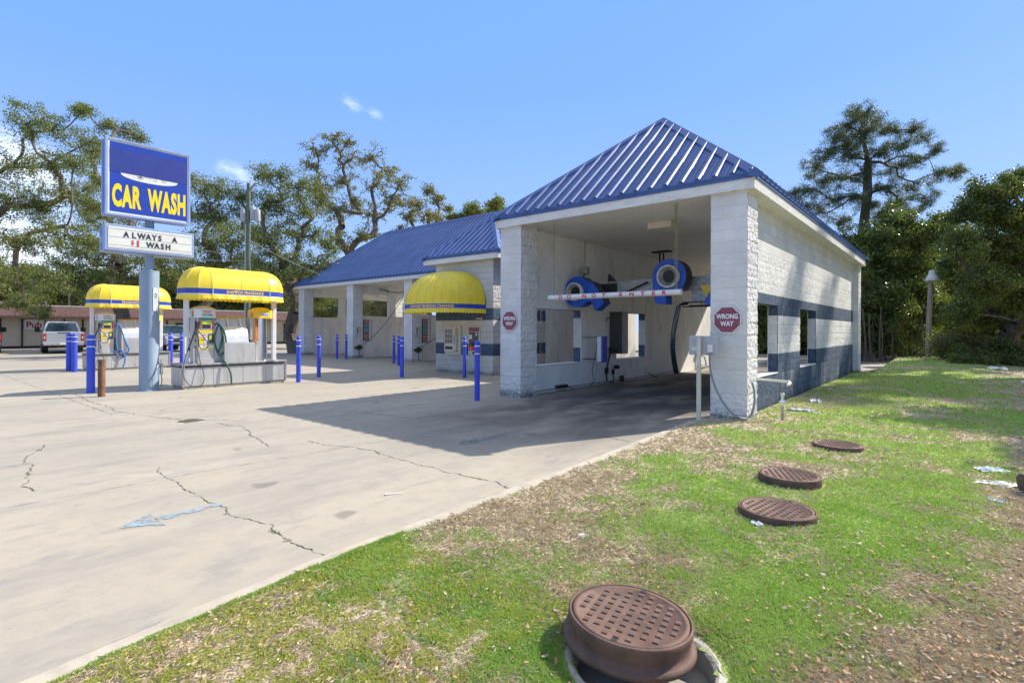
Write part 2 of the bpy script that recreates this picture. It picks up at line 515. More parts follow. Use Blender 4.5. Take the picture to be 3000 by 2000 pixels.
M['shingle'] = pm('brown_shingle_roof', (.085, .042, .036), .85, var=.35, scale=5, dirt=(.06, .035, .03), dirt_amt=.6, stretch=(1, 1, 3), bmp=.6, bscale=8)
M['pubwall'] = pm('cream_stucco', (.50, .46, .36), .8, var=.08, scale=1, bmp=.3, bscale=25)
M['brown'] = pm('dark_brown_trim', (.035, .022, .018), .7, var=.2, scale=5)
M['carglass'] = glass('car_glass', (.02, .05, .08))
M['darkglass'] = glass('dark_window', (.02, .02, .022), .15)
M['silver'] = pm('silver_car_paint', (.50, .51, .53), .3, metal=.5, var=.03, scale=2, coat=.5)
M['navycar'] = pm('dark_blue_car_paint', (.015, .035, .06), .25, metal=.3, var=.05, scale=2, coat=.8)
M['taillight'] = pm('tail_light_red', (.5, .015, .012), .2, var=.1, scale=10, coat=.5)
M['tyre'] = pm('tyre_rubber', (.02, .02, .02), .8, var=.2, scale=10)
M['litter'] = pm('white_plastic_scrap', (.72, .73, .76), .6, var=.08, scale=12)
M['orange'] = pm('orange_crumbs', (.80, .28, .03), .8, var=.3, scale=80)
M['concpad'] = pm('old_concrete_collar', (.42, .39, .33), .9, var=.15, scale=12, dirt=(.2, .18, .14), dirt_amt=.5, bmp=.6, bscale=60)
M['hole'] = pm('dark_earth', (.02, .015, .012), .95, var=.3, scale=12, bmp=.5)
M['stump'] = pm('rotten_log', (.10, .075, .05), .9, var=.4, scale=8, stretch=(2, 2, .5), bmp=.9, bscale=20)
M['crack'] = pm('crack_dirt', (.085, .075, .05), .95, var=.4, scale=8)
M['conduit'] = pm('grey_flexible_conduit', (.22, .225, .235), .5, var=.15, scale=20)
M['steeldark'] = pm('dark_cabinet_steel', (.10, .10, .10), .45, metal=.5, var=.1, scale=3)
M['lightgrey'] = pm('light_grey_cabinet', (.34, .35, .37), .5, var=.05, scale=3)

def roof_mat():
    m, t, b, out = new_mat('blue_metal_roof')
    n = noise_n(t, 1.2, 4)
    c = mixc(t, ramp(t, n, .3, .7), (.046, .094, .245), (.066, .126, .31))
    st = noise_n(t, 3.0, 7, .7)
    c = mixc(t, mth(t, 'MULTIPLY', ramp(t, st, .55, .75), .35), c, (.12, .18, .40))
    t.links.new(c, b.inputs['Base Color'])
    b.inputs['Metallic'].default_value = .15
    r = N(t, 'ShaderNodeMapRange'); r.inputs['To Min'].default_value = .38; r.inputs['To Max'].default_value = .6
    t.links.new(noise_n(t, 6, 4), r.inputs['Value']); t.links.new(r.outputs[0], b.inputs['Roughness'])
    bump(t, b, noise_n(t, 2.5, 3), .12, .01)
    return m
M['roof'] = roof_mat()

def soffit_mat():
    m, t, b, out = new_mat('white_beadboard_soffit')
    tcn = N(t, 'ShaderNodeTexCoord')
    sp = N(t, 'ShaderNodeSeparateXYZ'); t.links.new(tcn.outputs['Object'], sp.inputs[0])
    fr = mth(t, 'FRACT', mth(t, 'MULTIPLY', sp.outputs[1], 6.0))
    g = mth(t, 'LESS_THAN', fr, .17)
    n = noise_n(t, .8, 6)
    c = mixc(t, ramp(t, n, .35, .75), (.84, .82, .77), (.76, .73, .68))
    c = mixc(t, mth(t, 'MULTIPLY', g, .55), c, (.12, .11, .10))
    t.links.new(c, b.inputs['Base Color'])
    b.inputs['Roughness'].default_value = .6
    bump(t, b, mth(t, 'MULTIPLY', g, -1.0), .5, .01)
    return m
M['soffit'] = soffit_mat()

def concrete_mat(name, wet=0.0):
    m, t, b, out = new_mat(name)
    tcn = N(t, 'ShaderNodeTexCoord'); vec = tcn.outputs['Object']
    big = noise_n(t, .22, 5, .6, vec)
    c = mixc(t, ramp(t, big, .3, .7), (.41, .36, .28), (.335, .30, .245))
    # tyre streaks run along the driving lane
    st = noise_n(t, 1.0, 7, .66, vec, stretch=(1.5, .36, 1))
    c = mixc(t, mth(t, 'MULTIPLY', ramp(t, st, .48, .74), .62), c, (.235, .215, .20))
    st2 = noise_n(t, 2.6, 7, .68, vec, stretch=(1.8, .6, 1))
    c = mixc(t, mth(t, 'MULTIPLY', ramp(t, st2, .52, .70), .5), c, (.22, .21, .205))
    lt = noise_n(t, .7, 5, .6, vec, stretch=(1, .5, 1))
    c = mixc(t, mth(t, 'MULTIPLY', ramp(t, lt, .56, .74), .4), c, (.50, .45, .37))
    mot = noise_n(t, 5.5, 8, .72, vec)
    c = mixc(t, mth(t, 'MULTIPLY', ramp(t, mot, .42, .68), .34), c, (.27, .245, .215))
    drip = noise_n(t, 2.1, 2, .4, vec)
    c = mixc(t, mth(t, 'MULTIPLY', ramp(t, drip, .70, .76), .55), c, (.14, .125, .115))
    spk = noise_n(t, 90, 3, .6, vec)
    c = mixc(t, mth(t, 'MULTIPLY', ramp(t, spk, .55, .75), .25), c, (.30, .27, .24))
    spk2 = noise_n(t, 26, 5, .7, vec)
    c = mixc(t, mth(t, 'MULTIPLY', ramp(t, spk2, .66, .72), .6), c, (.16, .14, .12))
    # bay floor, approach: water and oil stains, deepened brownish to offset the blue shade
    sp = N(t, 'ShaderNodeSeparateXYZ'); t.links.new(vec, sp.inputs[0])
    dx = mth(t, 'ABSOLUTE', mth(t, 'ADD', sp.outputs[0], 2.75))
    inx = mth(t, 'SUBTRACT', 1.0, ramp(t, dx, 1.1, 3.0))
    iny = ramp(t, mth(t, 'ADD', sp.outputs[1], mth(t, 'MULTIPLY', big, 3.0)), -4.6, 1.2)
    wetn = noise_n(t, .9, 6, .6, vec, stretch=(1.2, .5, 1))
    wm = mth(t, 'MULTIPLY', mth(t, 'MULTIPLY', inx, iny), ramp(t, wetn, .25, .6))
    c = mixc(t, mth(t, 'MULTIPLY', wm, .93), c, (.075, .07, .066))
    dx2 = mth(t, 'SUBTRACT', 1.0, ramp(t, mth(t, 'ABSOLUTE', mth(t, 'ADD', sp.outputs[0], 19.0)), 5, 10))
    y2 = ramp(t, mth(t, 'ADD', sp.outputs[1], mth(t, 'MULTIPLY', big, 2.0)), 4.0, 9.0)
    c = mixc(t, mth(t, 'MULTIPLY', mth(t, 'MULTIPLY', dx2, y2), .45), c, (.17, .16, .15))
    t.links.new(c, b.inputs['Base Color'])
    b.inputs['Roughness'].default_value = .85
    b.inputs['Specular IOR Level'].default_value = .3
    h = mth(t, 'ADD', mth(t, 'MULTIPLY', spk, .6), spk2)
    bump(t, b, h, .25, .004)
    return m
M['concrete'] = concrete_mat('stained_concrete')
M['kerb'] = pm('kerb_concrete', (.43, .375, .295), .9, var=.12, scale=4, dirt=(.28, .25, .20), dirt_amt=.5, bmp=.4, bscale=80)

def leaf_mat(name, cols, trans=.35, rough=.5):
    m, t, b, out = new_mat(name)
    g = N(t, 'ShaderNodeNewGeometry')
    cr = N(t, 'ShaderNodeValToRGB')
    el = cr.color_ramp.elements
    el[0].position = 0; el[0].color = (*cols[0], 1)
    el[1].position = 1; el[1].color = (*cols[-1], 1)
    for i, c in enumerate(cols[1:-1]):
        e = el.new((i + 1) / (len(cols) - 1)); e.color = (*c, 1)
    t.links.new(g.outputs['Random Per Island'], cr.inputs[0])
    cl = noise_n(t, .35, 3)
    c = mixc(t, mth(t, 'MULTIPLY', ramp(t, cl, .4, .65), .35), cr.outputs[0], cols[-1])
    t.links.new(c, b.inputs['Base Color'])
    b.inputs['Roughness'].default_value = rough
    b.inputs['Specular IOR Level'].default_value = .4
    tr = N(t, 'ShaderNodeBsdfTranslucent')
    t.links.new(mixc(t, .5, c, (.25, .34, .03), 'MIX'), tr.inputs['Color'])
    mx = N(t, 'ShaderNodeMixShader'); mx.inputs[0].default_value = trans
    t.links.new(b.outputs[0], mx.inputs[1]); t.links.new(tr.outputs[0], mx.inputs[2])
    t.links.new(mx.outputs[0], out.inputs[0])
    return m
M['oakleaf'] = leaf_mat('oak_leaves', [(.072, .115, .030), (.110, .155, .040), (.16, .20, .05), (.26, .24, .08)], .38)
M['oaktop'] = leaf_mat('thin_oak_leaves', [(.12, .13, .04), (.17, .17, .05), (.28, .25, .08), (.32, .24, .10)], .42)
M['yelleaf'] = leaf_mat('yellow_green_leaves', [(.12, .15, .02), (.18, .19, .03), (.24, .20, .03)], .4)
M['magleaf'] = leaf_mat('glossy_evergreen_leaves', [(.045, .080, .034), (.065, .105, .036), (.12, .17, .045), (.26, .28, .06)], .32, .35)
M['pineleaf'] = leaf_mat('pine_needles', [(.06, .09, .045), (.085, .12, .055), (.12, .15, .07)], .2)
M['bushleaf'] = leaf_mat('bush_leaves', [(.07, .10, .02), (.13, .15, .03), (.20, .20, .05), (.26, .24, .14)], .35)
M['dryleaf'] = leaf_mat('dry_brush', [(.20, .17, .10), (.28, .24, .15), (.12, .13, .05)], .3)
M['grass'] = leaf_mat('green_grass', [(.24, .43, .07), (.33, .53, .09), (.45, .60, .14), (.60, .62, .28)], .3, .6)
M['grassy'] = leaf_mat('yellow_green_grass', [(.48, .54, .09), (.58, .60, .13), (.66, .62, .20)], .3, .6)
M['straw'] = leaf_mat('dry_straw', [(.62, .50, .32), (.74, .62, .43), (.84, .73, .54), (.50, .38, .23)], .15, .7)
M['litterleaf'] = leaf_mat('fallen_leaves', [(.30, .20, .12), (.42, .31, .22), (.50, .20, .07), (.55, .46, .36), (.20, .11, .07)], .15, .6)

# ------------------------------------------------------------------ text
def text_geo(s, size=1.0, bold=0.0, width=1.0, space=1.0, slices=0):
    """vertices (u,v) and faces of a line of text, centred on u, baseline at v=0"""
    cu = bpy.data.curves.new('t', 'FONT')
    cu.body = s; cu.size = size; cu.offset = bold; cu.space_character = space
    cu.resolution_u = 3
    ob = bpy.data.objects.new('t', cu)
    COL.objects.link(ob)
    me = bpy.data.meshes.new_from_object(ob)
    if slices:
        import bmesh
        bm = bmesh.new(); bm.from_mesh(me)
        for k in range(1, slices):
            bmesh.ops.bisect_plane(bm, geom=bm.verts[:] + bm.edges[:] + bm.faces[:], plane_co=(0, .72 * k / slices, 0), plane_no=(0, 1, 0))
        bm.to_mesh(me); bm.free()
    vs = [(v.co.x * width, v.co.y) for v in me.vertices]
    fs = [tuple(p.vertices) for p in me.polygons]
    bpy.data.objects.remove(ob); bpy.data.curves.remove(cu); bpy.data.meshes.remove(me)
    us = [p[0] for p in vs]
    c = (min(us) + max(us)) / 2; w = max(us) - min(us)
    return [(u - c, v) for u, v in vs], fs, w

def lettering(s, size, fn, mat, parent, bold=0, width=1, space=1, name='lettering', fit=None, height=None, mb=None, slices=0):
    """fn(u,v) -> world point. fit = total width in metres"""
    vs, fs, w = text_geo(s, 1.0, bold, 1.0, space, slices)
    hh = max(v for u, v in vs)
    sv = (height / hh) if height else size
    su = (fit / w) if fit else sv * width
    own = mb is None
    if own: mb = MB()
    mb.add([fn(u * su, v * sv) for u, v in vs], fs)
    if own: return mb.build(name, mat, parent)
def onX(X, Y, Z):
    return lambda u, v: (X, Y + u, Z + v)
def onY(Y, X, Z):
    return lambda u, v: (X + u, Y, Z + v)

# ------------------------------------------------------------------ ground
G = -0.05
def edge_x(y):            # where the concrete lot ends and the lawn begins
    xs = [(-14, -.10), (-9, -.30), (-8.5, -.38), (-7.4, -.48), (-5.5, -.50), (-4.3, -.50), (-3, -.56), (-.4, -.66), (.3, -.66)]
    for (a, b), (c, d) in zip(xs, xs[1:]):
        if y <= c: return b + (d - b) * max(0, (y - a)) / (c - a)
    return -.66
def ground_mat():
    m, t, b, out = new_mat('dry_ground')
    n1 = noise_n(t, .12, 6, .6); n2 = noise_n(t, 8, 6, .7)
    c = mixc(t, ramp(t, n1, .35, .65), (.30, .27, .22), (.38, .345, .29))
    c = mixc(t, mth(t, 'MULTIPLY', ramp(t, n2, .5, .75), .5), c, (.16, .14, .11))
    t.links.new(c, b.inputs['Base Color']); b.inputs['Roughness'].default_value = .95
    bump(t, b, n2, .4, .03)
    return m
M['ground'] = ground_mat()
mb = MB()
mb.quad((-400, -300, G - .09), (400, -300, G - .09), (400, 400, G - .09), (-400, 400, G - .09))
mb.build('ground', M['ground'], kind='structure')
# concrete lot
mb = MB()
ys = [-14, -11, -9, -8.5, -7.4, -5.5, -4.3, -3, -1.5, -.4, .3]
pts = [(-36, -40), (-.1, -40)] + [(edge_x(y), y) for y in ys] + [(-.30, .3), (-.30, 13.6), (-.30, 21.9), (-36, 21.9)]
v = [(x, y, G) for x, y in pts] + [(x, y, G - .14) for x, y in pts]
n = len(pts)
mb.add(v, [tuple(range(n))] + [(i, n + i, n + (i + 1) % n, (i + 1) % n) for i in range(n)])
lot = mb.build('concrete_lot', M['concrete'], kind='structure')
# rear drive: turns round behind the building, up to a low kerb
mb = MB()
arc = [(-.32 + 0, 13.95)] + [(.1, 14.4), (.3, 18), (.5, 20.5), (1.0, 22.4), (1.0, 23.0), (.2, 23.8), (-1.5, 24.2), (-8, 24.6), (-36, 25.0), (-36, 21.92), (-.32, 21.92)]
mb.add([(x, y, G + .004) for x, y in arc], [tuple(range(len(arc)))])
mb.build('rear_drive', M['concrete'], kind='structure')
mb = MB()
kb = [(1.0, 22.2), (1.15, 22.9), (.3, 23.85), (-1.5, 24.25), (-8, 24.65), (-36, 25.05)]
for (a, b), (c, d) in zip(kb, kb[1:]):
    L = math.hypot(c - a, d - b); nx, ny = (d - b) / L * .14, -(c - a) / L * .14
    nx, ny = -nx, -ny
    if ny < 0 and nx > 0: pass
    P = [(a, b), (c, d), (c + abs(nx) * (1 if a > 0 else 0), d + abs(ny)), (a + abs(nx) * (1 if a > 0 else 0), b + abs(ny))]
    vv = [(x, y, G) for x, y in P] + [(x, y, G + .13) for x, y in P]
    mb.add(vv, [(4, 5, 6, 7), (0, 1, 5, 4), (1, 2, 6, 5), (2, 3, 7, 6), (3, 0, 4, 7)])
mb.build('rear_kerb', M['kerb'], kind='structure')
# flush kerb strip between lot and lawn
mb = MB()
yy = [-13.9 + i * .35 for i in range(41)]
L = []
for y in yy:
    w = .13 + .012 * noise.noise((y * 1.3, 0, 3))
    L.append((edge_x(y) - w, y)); L.append((edge_x(y) + .02 + .015 * noise.noise((y * 3, 5, 3)), y))
v = [(x, y, G + .012 + .003 * noise.noise((x * 4, y * 4, 0))) for x, y in L] + [(x, y, G - .02) for x, y in L]
nn = len(L)
f = []
for i in range(len(yy) - 1):
    a = 2 * i
    f += [(a, a + 1, a + 3, a + 2), (a + 2, nn + a + 2, nn + a, a), (a + 1, nn + a + 1, nn + a + 3, a + 3)]
mb.add(v, f)
mb.build('kerb_strip', M['kerb'], kind='structure')
# far parking apron in front of the low building
mb = MB()
mb.quad((-60, -40, G - .02), (-36, -40, G - .02), (-36, 40, G - .02), (-60, 40, G - .02))
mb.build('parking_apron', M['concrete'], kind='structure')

# cracks and joints in the slab: thin ragged ribbons
def ribbon(pts, w, jit, seed, name='pavement_crack', step=.05, wv=.75):
    r = random.Random(seed)
    P = []
    for (x0, y0), (x1, y1) in zip(pts, pts[1:]):
        L = math.hypot(x1 - x0, y1 - y0); k = max(1, int(L / step))
        for i in range(k):
            t = i / k
            P.append((x0 + (x1 - x0) * t, y0 + (y1 - y0) * t))
    P.append(pts[-1])
    Q = []
    dx = dy = 0
    for i, (x, y) in enumerate(P):
        dx = dx * .72 + r.uniform(-jit, jit); dy = dy * .72 + r.uniform(-jit, jit)
        Q.append((x + dx, y + dy))
    mb = MB(); v = []
    for i, (x, y) in enumerate(Q):
        a = Q[max(0, i - 1)]; b = Q[min(len(Q) - 1, i + 1)]
        L = math.hypot(b[0] - a[0], b[1] - a[1]) or 1
        nx, ny = -(b[1] - a[1]) / L, (b[0] - a[0]) / L
        ww = w * (1 - wv + wv * 2 * r.random()) * (.25 if r.random() < .12 else 1) / 2
        v += [(x + nx * ww, y + ny * ww, G + .0035), (x - nx * ww, y - ny * ww, G + .0035)]
    mb.add(v, [(2 * i, 2 * i + 1, 2 * i + 3, 2 * i + 2) for i in range(len(Q) - 1)])
    return mb.build(name, M['crack'], lot)
CR = [[(-4.15, -7.44), (-3.94, -7.5), (-3.44, -7.51), (-3.02, -7.55), (-2.71, -7.54), (-2.43, -7.55), (-2.14, -7.49), (-1.97, -7.57), (-1.72, -7.52), (-1.43, -7.46), (-1.27, -7.5), (-1.05, -7.51), (-0.75, -7.5), (-0.60, -7.45)],
[(-4.26, -5.61), (-3.8, -5.58), (-3.32, -5.42), (-3.04, -5.35), (-2.85, -5.42), (-2.35, -5.43), (-1.96, -5.43), (-1.48, -5.44), (-1.12, -5.41), (-0.86, -5.39), (-0.66, -5.48)],
[(-13.38, -6.47), (-11.74, -6.57), (-10.22, -6.53), (-9.45, -6.6), (-8.21, -6.35), (-7.46, -6.15)], [(-7.17, -5.89), (-6.55, -5.41)],
[(-6.68, -5.88), (-5.92, -5.74), (-5.24, -5.95), (-4.67, -6.06), (-4.26, -6.16)],
[(-6.65, -8.05), (-6.26, -8.14), (-6.06, -8.28), (-5.71, -8.34), (-5.55, -8.39), (-5.33, -8.34), (-4.98, -8.41), (-4.84, -8.45), (-4.56, -8.48), (-4.4, -8.54), (-4.06, -8.53)],
[(-7.7, -3.9), (-6.63, -4.12), (-6.15, -3.63), (-4.55, -3.45), (-4.48, -2.86), (-3.62, -2.78), (-2.86, -2.81)], [(-2.0, -2.9), (-1.3, -2.6), (-.75, -2.7)]]
for k_, c_ in enumerate(CR):
    dd_ = min((CAM - Vector((p[0], p[1], G))).length for p in c_)
    ribbon(c_, .0042 + .0006 * dd_, .011 + .0012 * dd_, k_ + 1, step=.03)
ribbon([(-3.68, -13.0), (-3.62, -9.0), (-3.6, -7.2), (-3.4, -4.8), (-3.2, -1.0)], .005, .003, 7, 'slab_joint')
ribbon([(-14.4, -9.5), (-14.0, 3.0)], .008, .003, 10, 'slab_joint')
ribbon([(-8.9, -12.0), (-8.6, 3.2)], .005, .003, 11, 'slab_joint')
ribbon([(-30, -6.9), (-14, -6.8), (-9, -6.75)], .008, .004, 12, 'slab_joint', .1)
ribbon([(edge_x(y) - .14, y) for y in [-13 + .5 * i for i in range(27)]], .006, .003, 21, 'slab_joint')
# weeds rooted in the cracks
wr = np.random.default_rng(3); W_ = []
for (wx, wy, wn_) in ((-1.30, -7.50, 60), (-1.05, -7.52, 25), (-2.90, -5.40, 30), (-1.12, -5.42, 40), (-2.0, -7.57, 20), (-4.9, -8.43, 30), (-6.3, -8.15, 30), (-.70, -5.46, 40), (-1.3, -2.62, 30)):
    for _ in range(wn_ // 2):
        a_ = wr.uniform(0, 6.28); l_ = wr.uniform(.006, .02); b_ = np.array([wx + wr.normal(0, .035), wy + wr.normal(0, .012), G + .002])
        d_ = np.array([math.cos(a_) * l_, math.sin(a_) * l_, wr.uniform(.2, .8) * l_]); p_ = np.array([-math.sin(a_), math.cos(a_), 0]) * .004
        W_ += [b_ - p_, b_ + p_, b_ + d_ * .6 + p_ * .8, b_ + d_, ]
WEEDS = np.array(W_)
# old round patch in the slab
mb = MB(); r_ = random.Random(4)
P = [(-7.23 + math.cos(a) * (.17 + r_.uniform(-.04, .04)), -6.06 + math.sin(a) * (.20 + r_.uniform(-.05, .05)), G + .005) for a in [i * math.tau / 18 for i in range(18)]]
mb.add(P, [tuple(range(18))]); mb.build('slab_patch', M['crack'], lot)

def worn_mat(name, col, thr=.5):
    m, t, b, out = new_mat(name)
    b.inputs['Base Color'].default_value = (*col, 1); b.inputs['Roughness'].default_value = .8
    tr = N(t, 'ShaderNodeBsdfTransparent'); mx = N(t, 'ShaderNodeMixShader')
    n = noise_n(t, 12, 8, .7)
    t.links.new(mth(t, 'MULTIPLY', ramp(t, n, thr, thr + .12), .9), mx.inputs[0])
    t.links.new(b.outputs[0], mx.inputs[1]); t.links.new(tr.outputs[0], mx.inputs[2])
    t.links.new(mx.outputs[0], out.inputs[0])
    return m
M['arrow'] = worn_mat('worn_blue_marking', (.27, .34, .38), .465)
M['arrow2'] = worn_mat('worn_pale_marking', (.22, .24, .25), .44)
def arrow(cx, cy, L, w, mat):
    mb = MB()
    h = .0045
    mb.quad((cx - .065, cy - L / 2 + .26, G + h), (cx + .065, cy - L / 2 + .26, G + h), (cx + .03, cy + L / 2, G + h), (cx - .03, cy + L / 2, G + h))
    mb.quad((cx, cy - L / 2, G + h), (cx + w, cy - L / 2 + .28, G + h), (cx - w, cy - L / 2 + .28, G + h))
    mb.build('painted_arrow', mat, lot)
arrow(-2.30, -7.88, .78, .20, M['arrow'])
arrow(-2.47, -3.9, 1.0, .2, M['arrow2'])

# ---- lawn
np_mesh('crack_weeds', WEEDS, 4, M['oakleaf'], label='small green weeds rooted in the slab cracks', cat='weeds', kind='stuff')
def fbm(x, y, seed=0, octv=4, base=1.0):
    """vectorised value noise in 0..1"""
    tot = np.zeros_like(x); amp = .5; fr = base; s = 0
    for o in range(octv):
        xi = np.floor(x * fr).astype(np.int64); yi = np.floor(y * fr).astype(np.int64)
        fx = x * fr - xi; fy = y * fr - yi
        fx = fx * fx * (3 - 2 * fx); fy = fy * fy * (3 - 2 * fy)
        def h(a, b):
            k = (a * 374761393 + b * 668265263 + (seed + o) * 974634777) & 0x7fffffff
            k = ((k ^ (k >> 13)) * 1274126177) & 0x7fffffff
            return ((k ^ (k >> 16)) & 0xffff) / 65535.0
        v = (h(xi, yi) * (1 - fx) + h(xi + 1, yi) * fx) * (1 - fy) + (h(xi, yi + 1) * (1 - fx) + h(xi + 1, yi + 1) * fx) * fy
        tot += v * amp; s += amp; amp *= .5; fr *= 2.03
    return tot / s
HOLE = (1.60, -7.155, .355)       # open collar round the tilted manhole frame
def lawn_h(x, y):
    z = G + .022 + .035 * np.clip((x + .3) / 1.2, 0, 1) + .035 * (fbm(x, y, 3, 3, .8) - .5) + .012 * (fbm(x, y, 5, 2, 6.) - .5)
    z = z + .26 * np.exp(-(((x - 1.9) / 3.2) ** 2 + ((y - 21) / 4.5) ** 2))
    z = z - .10 * np.clip((x - 3.2) / 3, 0, 1) * np.clip((y + 2) / 8, 0, 1)
    d = np.hypot(x - HOLE[0], y - HOLE[1])
    w = np.clip((d - HOLE[2]) / .14, 0, 1)
    return z * w + (G + .018) * (1 - w)
def lush(x, y):
    """1 = green turf, 0 = dry"""
    g = .53 + (fbm(x, y, 11, 3, .8) - .5) * .75 + (fbm(x, y, 17, 3, 3.2) - .5) * .62 + (fbm(x, y, 23, 2, 11.) - .5) * .30
    g = g - .42 * np.clip((x - 1.85 - .16 * (y + 8)) / .7, 0, 1) * np.clip((1.5 - y) / 2, 0, 1)      # dry towards the right, near
    g = g - .26 * np.exp(-((x + .40) / .34) ** 2) * (y > -6.7) * (y < .2)              # dry along the kerb
    g = g - .20 * np.clip((x - 3.2) / 1.5, 0, 1) * (y > 6) + .12 * (y > 1)
    g = g - .32 * np.clip((-y - 7.4) / .5, 0, 1) * np.clip((1.0 - x) / .5, 0, 1)
    g = g + .16 * np.exp(-((x - 1.3) / .7) ** 2) * (y < -3.2) * (y > -7.9) + .10 * np.exp(-((x - 2.0) / .3) ** 2 - ((y + 6.9) / .5) ** 2)
    return g
def lawn_grid(xs, ys):
    X, Y = np.meshgrid(xs, ys, indexing='ij')
    return X, Y
xs = np.concatenate([np.linspace(-.75, 6, 170), np.linspace(6.3, 60, 60)])
ysn = np.concatenate([np.linspace(-12, 2, 300), np.linspace(2.1, 26, 160), np.linspace(27, 90, 30)])
X, Y = lawn_grid(xs, ysn)
Z = lawn_h(X, Y)
nx_, ny_ = X.shape
idx = np.arange(nx_ * ny_).reshape(nx_, ny_)
F = np.stack([idx[:-1, :-1], idx[1:, :-1], idx[1:, 1:], idx[:-1, 1:]], -1).reshape(-1, 4)
cxm = (X[:-1, :-1] + X[1:, 1:]).ravel() / 2; cym = (Y[:-1, :-1] + Y[1:, 1:]).ravel() / 2
ex = np.array([edge_x(y) for y in ysn]); exm = np.interp(cym, ysn, ex)
keep = np.where(cym < .3, cxm > exm + .0, np.where(cym < 14, cxm > -.25, np.where(cym < 22.3, cxm > .35 + (cym - 14) * .03, np.where(cym < 24, cxm > 1.15, True))))
keep &= np.hypot(cxm - HOLE[0], cym - HOLE[1]) > HOLE[2] * .93
# dirt colour: green tint under turf comes with an attribute that stores the turf pattern
lush_v = lush(X.ravel(), Y.ravel())
def lawn_mat():
    m, t, b, out = new_mat('lawn_soil')
    at_ = N(t, 'ShaderNodeAttribute'); at_.attribute_name = 'turf'
    n = noise_n(t, 22, 7, .75); n2 = noise_n(t, 120, 4, .7); n3 = noise_n(t, 3, 5, .6)
    dirt = mixc(t, ramp(t, n, .35, .68), (.46, .37, .25), (.68, .58, .42))
    dirt = mixc(t, mth(t, 'MULTIPLY', ramp(t, n2, .5, .66), .5), dirt, (.66, .58, .44))
    gr = mixc(t, ramp(t, n, .3, .7), (.27, .40, .08), (.42, .50, .16))
    gr = mixc(t, mth(t, 'MULTIPLY', ramp(t, n2, .52, .62), .45), gr, (.30, .30, .11))
    f = ramp(t, mth(t, 'ADD', at_.outputs['Fac'], mth(t, 'MULTIPLY', mth(t, 'SUBTRACT', n, .5), .5)), .40, .72)
    c = mixc(t, f, dirt, gr)
    t.links.new(c, b.inputs['Base Color']); b.inputs['Roughness'].default_value = .95
    b.inputs['Specular IOR Level'].default_value = .15
    bump(t, b, mth(t, 'ADD', n, n2), .7, .03)
    return m
M['lawn'] = lawn_mat()
lawn = np_mesh('lawn', np.stack([X.ravel(), Y.ravel(), Z.ravel()], 1), 4, M['lawn'], faces=F[keep], smooth=True, kind='structure')
atr = lawn.data.attributes.new('turf', 'FLOAT', 'POINT')
atr.data.foreach_set('value', lush_v.astype(np.float32))

rng = np.random.default_rng(5)
def scatter(n, dmin, dmax, near=1.0):
    """random ground points in front of the camera, thinning with distance"""
    k = int(n * 1.0)
    u = rng.random(k)
    D = 1 / (1 / dmin + (1 / dmax - 1 / dmin) * u) if near else dmin + (dmax - dmin) * u
    th = rng.uniform(-1.02, 1.02, k)
    x = CAM.x + D * (cF.x + cR0.x * th); y = CAM.y + D * (cF.y + cR0.y * th)
    e = np.interp(y, ysn, ex)
    ok = np.where(y < .3, x > e + .015, np.where(y < 13.9, x > -.15, np.where(y < 22.3, x > .4 + (y - 14) * .03, x > 1.25)))
    ok &= (x < 12)
    for (mx, my, mr) in ((1.51, -7.12, .31), (HOLE[0], HOLE[1], .385), (1.60, -4.76, .31), (1.44, -3.58, .31), (1.54, -1.5, .30)):
        ok &= np.hypot(x - mx, y - my) > mr
    ok &= ~((x > -.70) & (x < .02) & (y > -.05) & (y < .7))
    return x[ok], y[ok], D[ok]
def blades(name, x, y, D, h, w, mat, lie, label, seed):
    r = np.random.default_rng(seed)
    n = len(x)
    z = lawn_h(x, y)
    sc = np.clip(D / 5.0, .45, 4.5) ** .75
    hh = h * sc ** .6 * r.uniform(.5, 1.3, n) * (.55 + .95 * fbm(x, y, 61, 3, 5.)); ww = w * sc * r.uniform(.7, 1.4, n)
    a = r.uniform(0, 2 * np.pi, n); tl = r.uniform(lie[0], lie[1], n)
    dx, dy = np.cos(a), np.sin(a)
    px, py = -dy, dx
    b = np.stack([x, y, z - .003], 1)
    side = np.stack([px, py, np.zeros(n)], 1) * (ww / 2)[:, None]
    mid = b + np.stack([dx * np.sin(tl) * hh * .45, dy * np.sin(tl) * hh * .45, np.cos(tl * .8) * hh * .6], 1)
    tip = b + np.stack([dx * np.sin(tl) * hh, dy * np.sin(tl) * hh, np.cos(tl) * hh], 1)
    V = np.stack([b - side, b + side, mid + side * .8, tip, mid - side * .8], 1).reshape(-1, 3)
    return np_mesh(name, V, 5, mat, label=label, cat=None, kind='stuff')
def clumpy(x, y, D, thr, soft, seed, inv=False):
    g = lush(x, y) + .12 * (fbm(x, y, seed, 2, 14.) - .5) * 2
    p = np.clip((g - thr) / soft, 0, 1)
    if inv: p = 1 - p
    k = rng.random(len(x)) < p
    return x[k], y[k], D[k]
x, y, D = scatter(900000, 1.9, 40)
xg, yg, Dg = clumpy(x, y, D, .33, .28, 31)
green = blades('grass', xg, yg, Dg, .030, .0062, M['grass'], (.1, 1.25), 'short bright green grass and clover on the lawn', 1)
green['category'] = 'grass'
x, y, D = scatter(420000, 1.9, 5.0)
k = (x < 1.1) & (y < -7.0); xs_, ys_, Ds_ = x[k], y[k], D[k]
k = fbm(xs_, ys_, 44, 2, 13.) + .2 * (fbm(xs_, ys_, 46, 2, 2.) - .5) > .43; 
yy_ = blades('yellow_grass', xs_[k], ys_[k], Ds_[k], .032, .0062, M['grassy'], (.3, 1.3), 'sparse yellow green grass on bare dirt beside the kerb', 2)
yy_['category'] = 'grass'
x, y, D = scatter(430000, 1.9, 30)
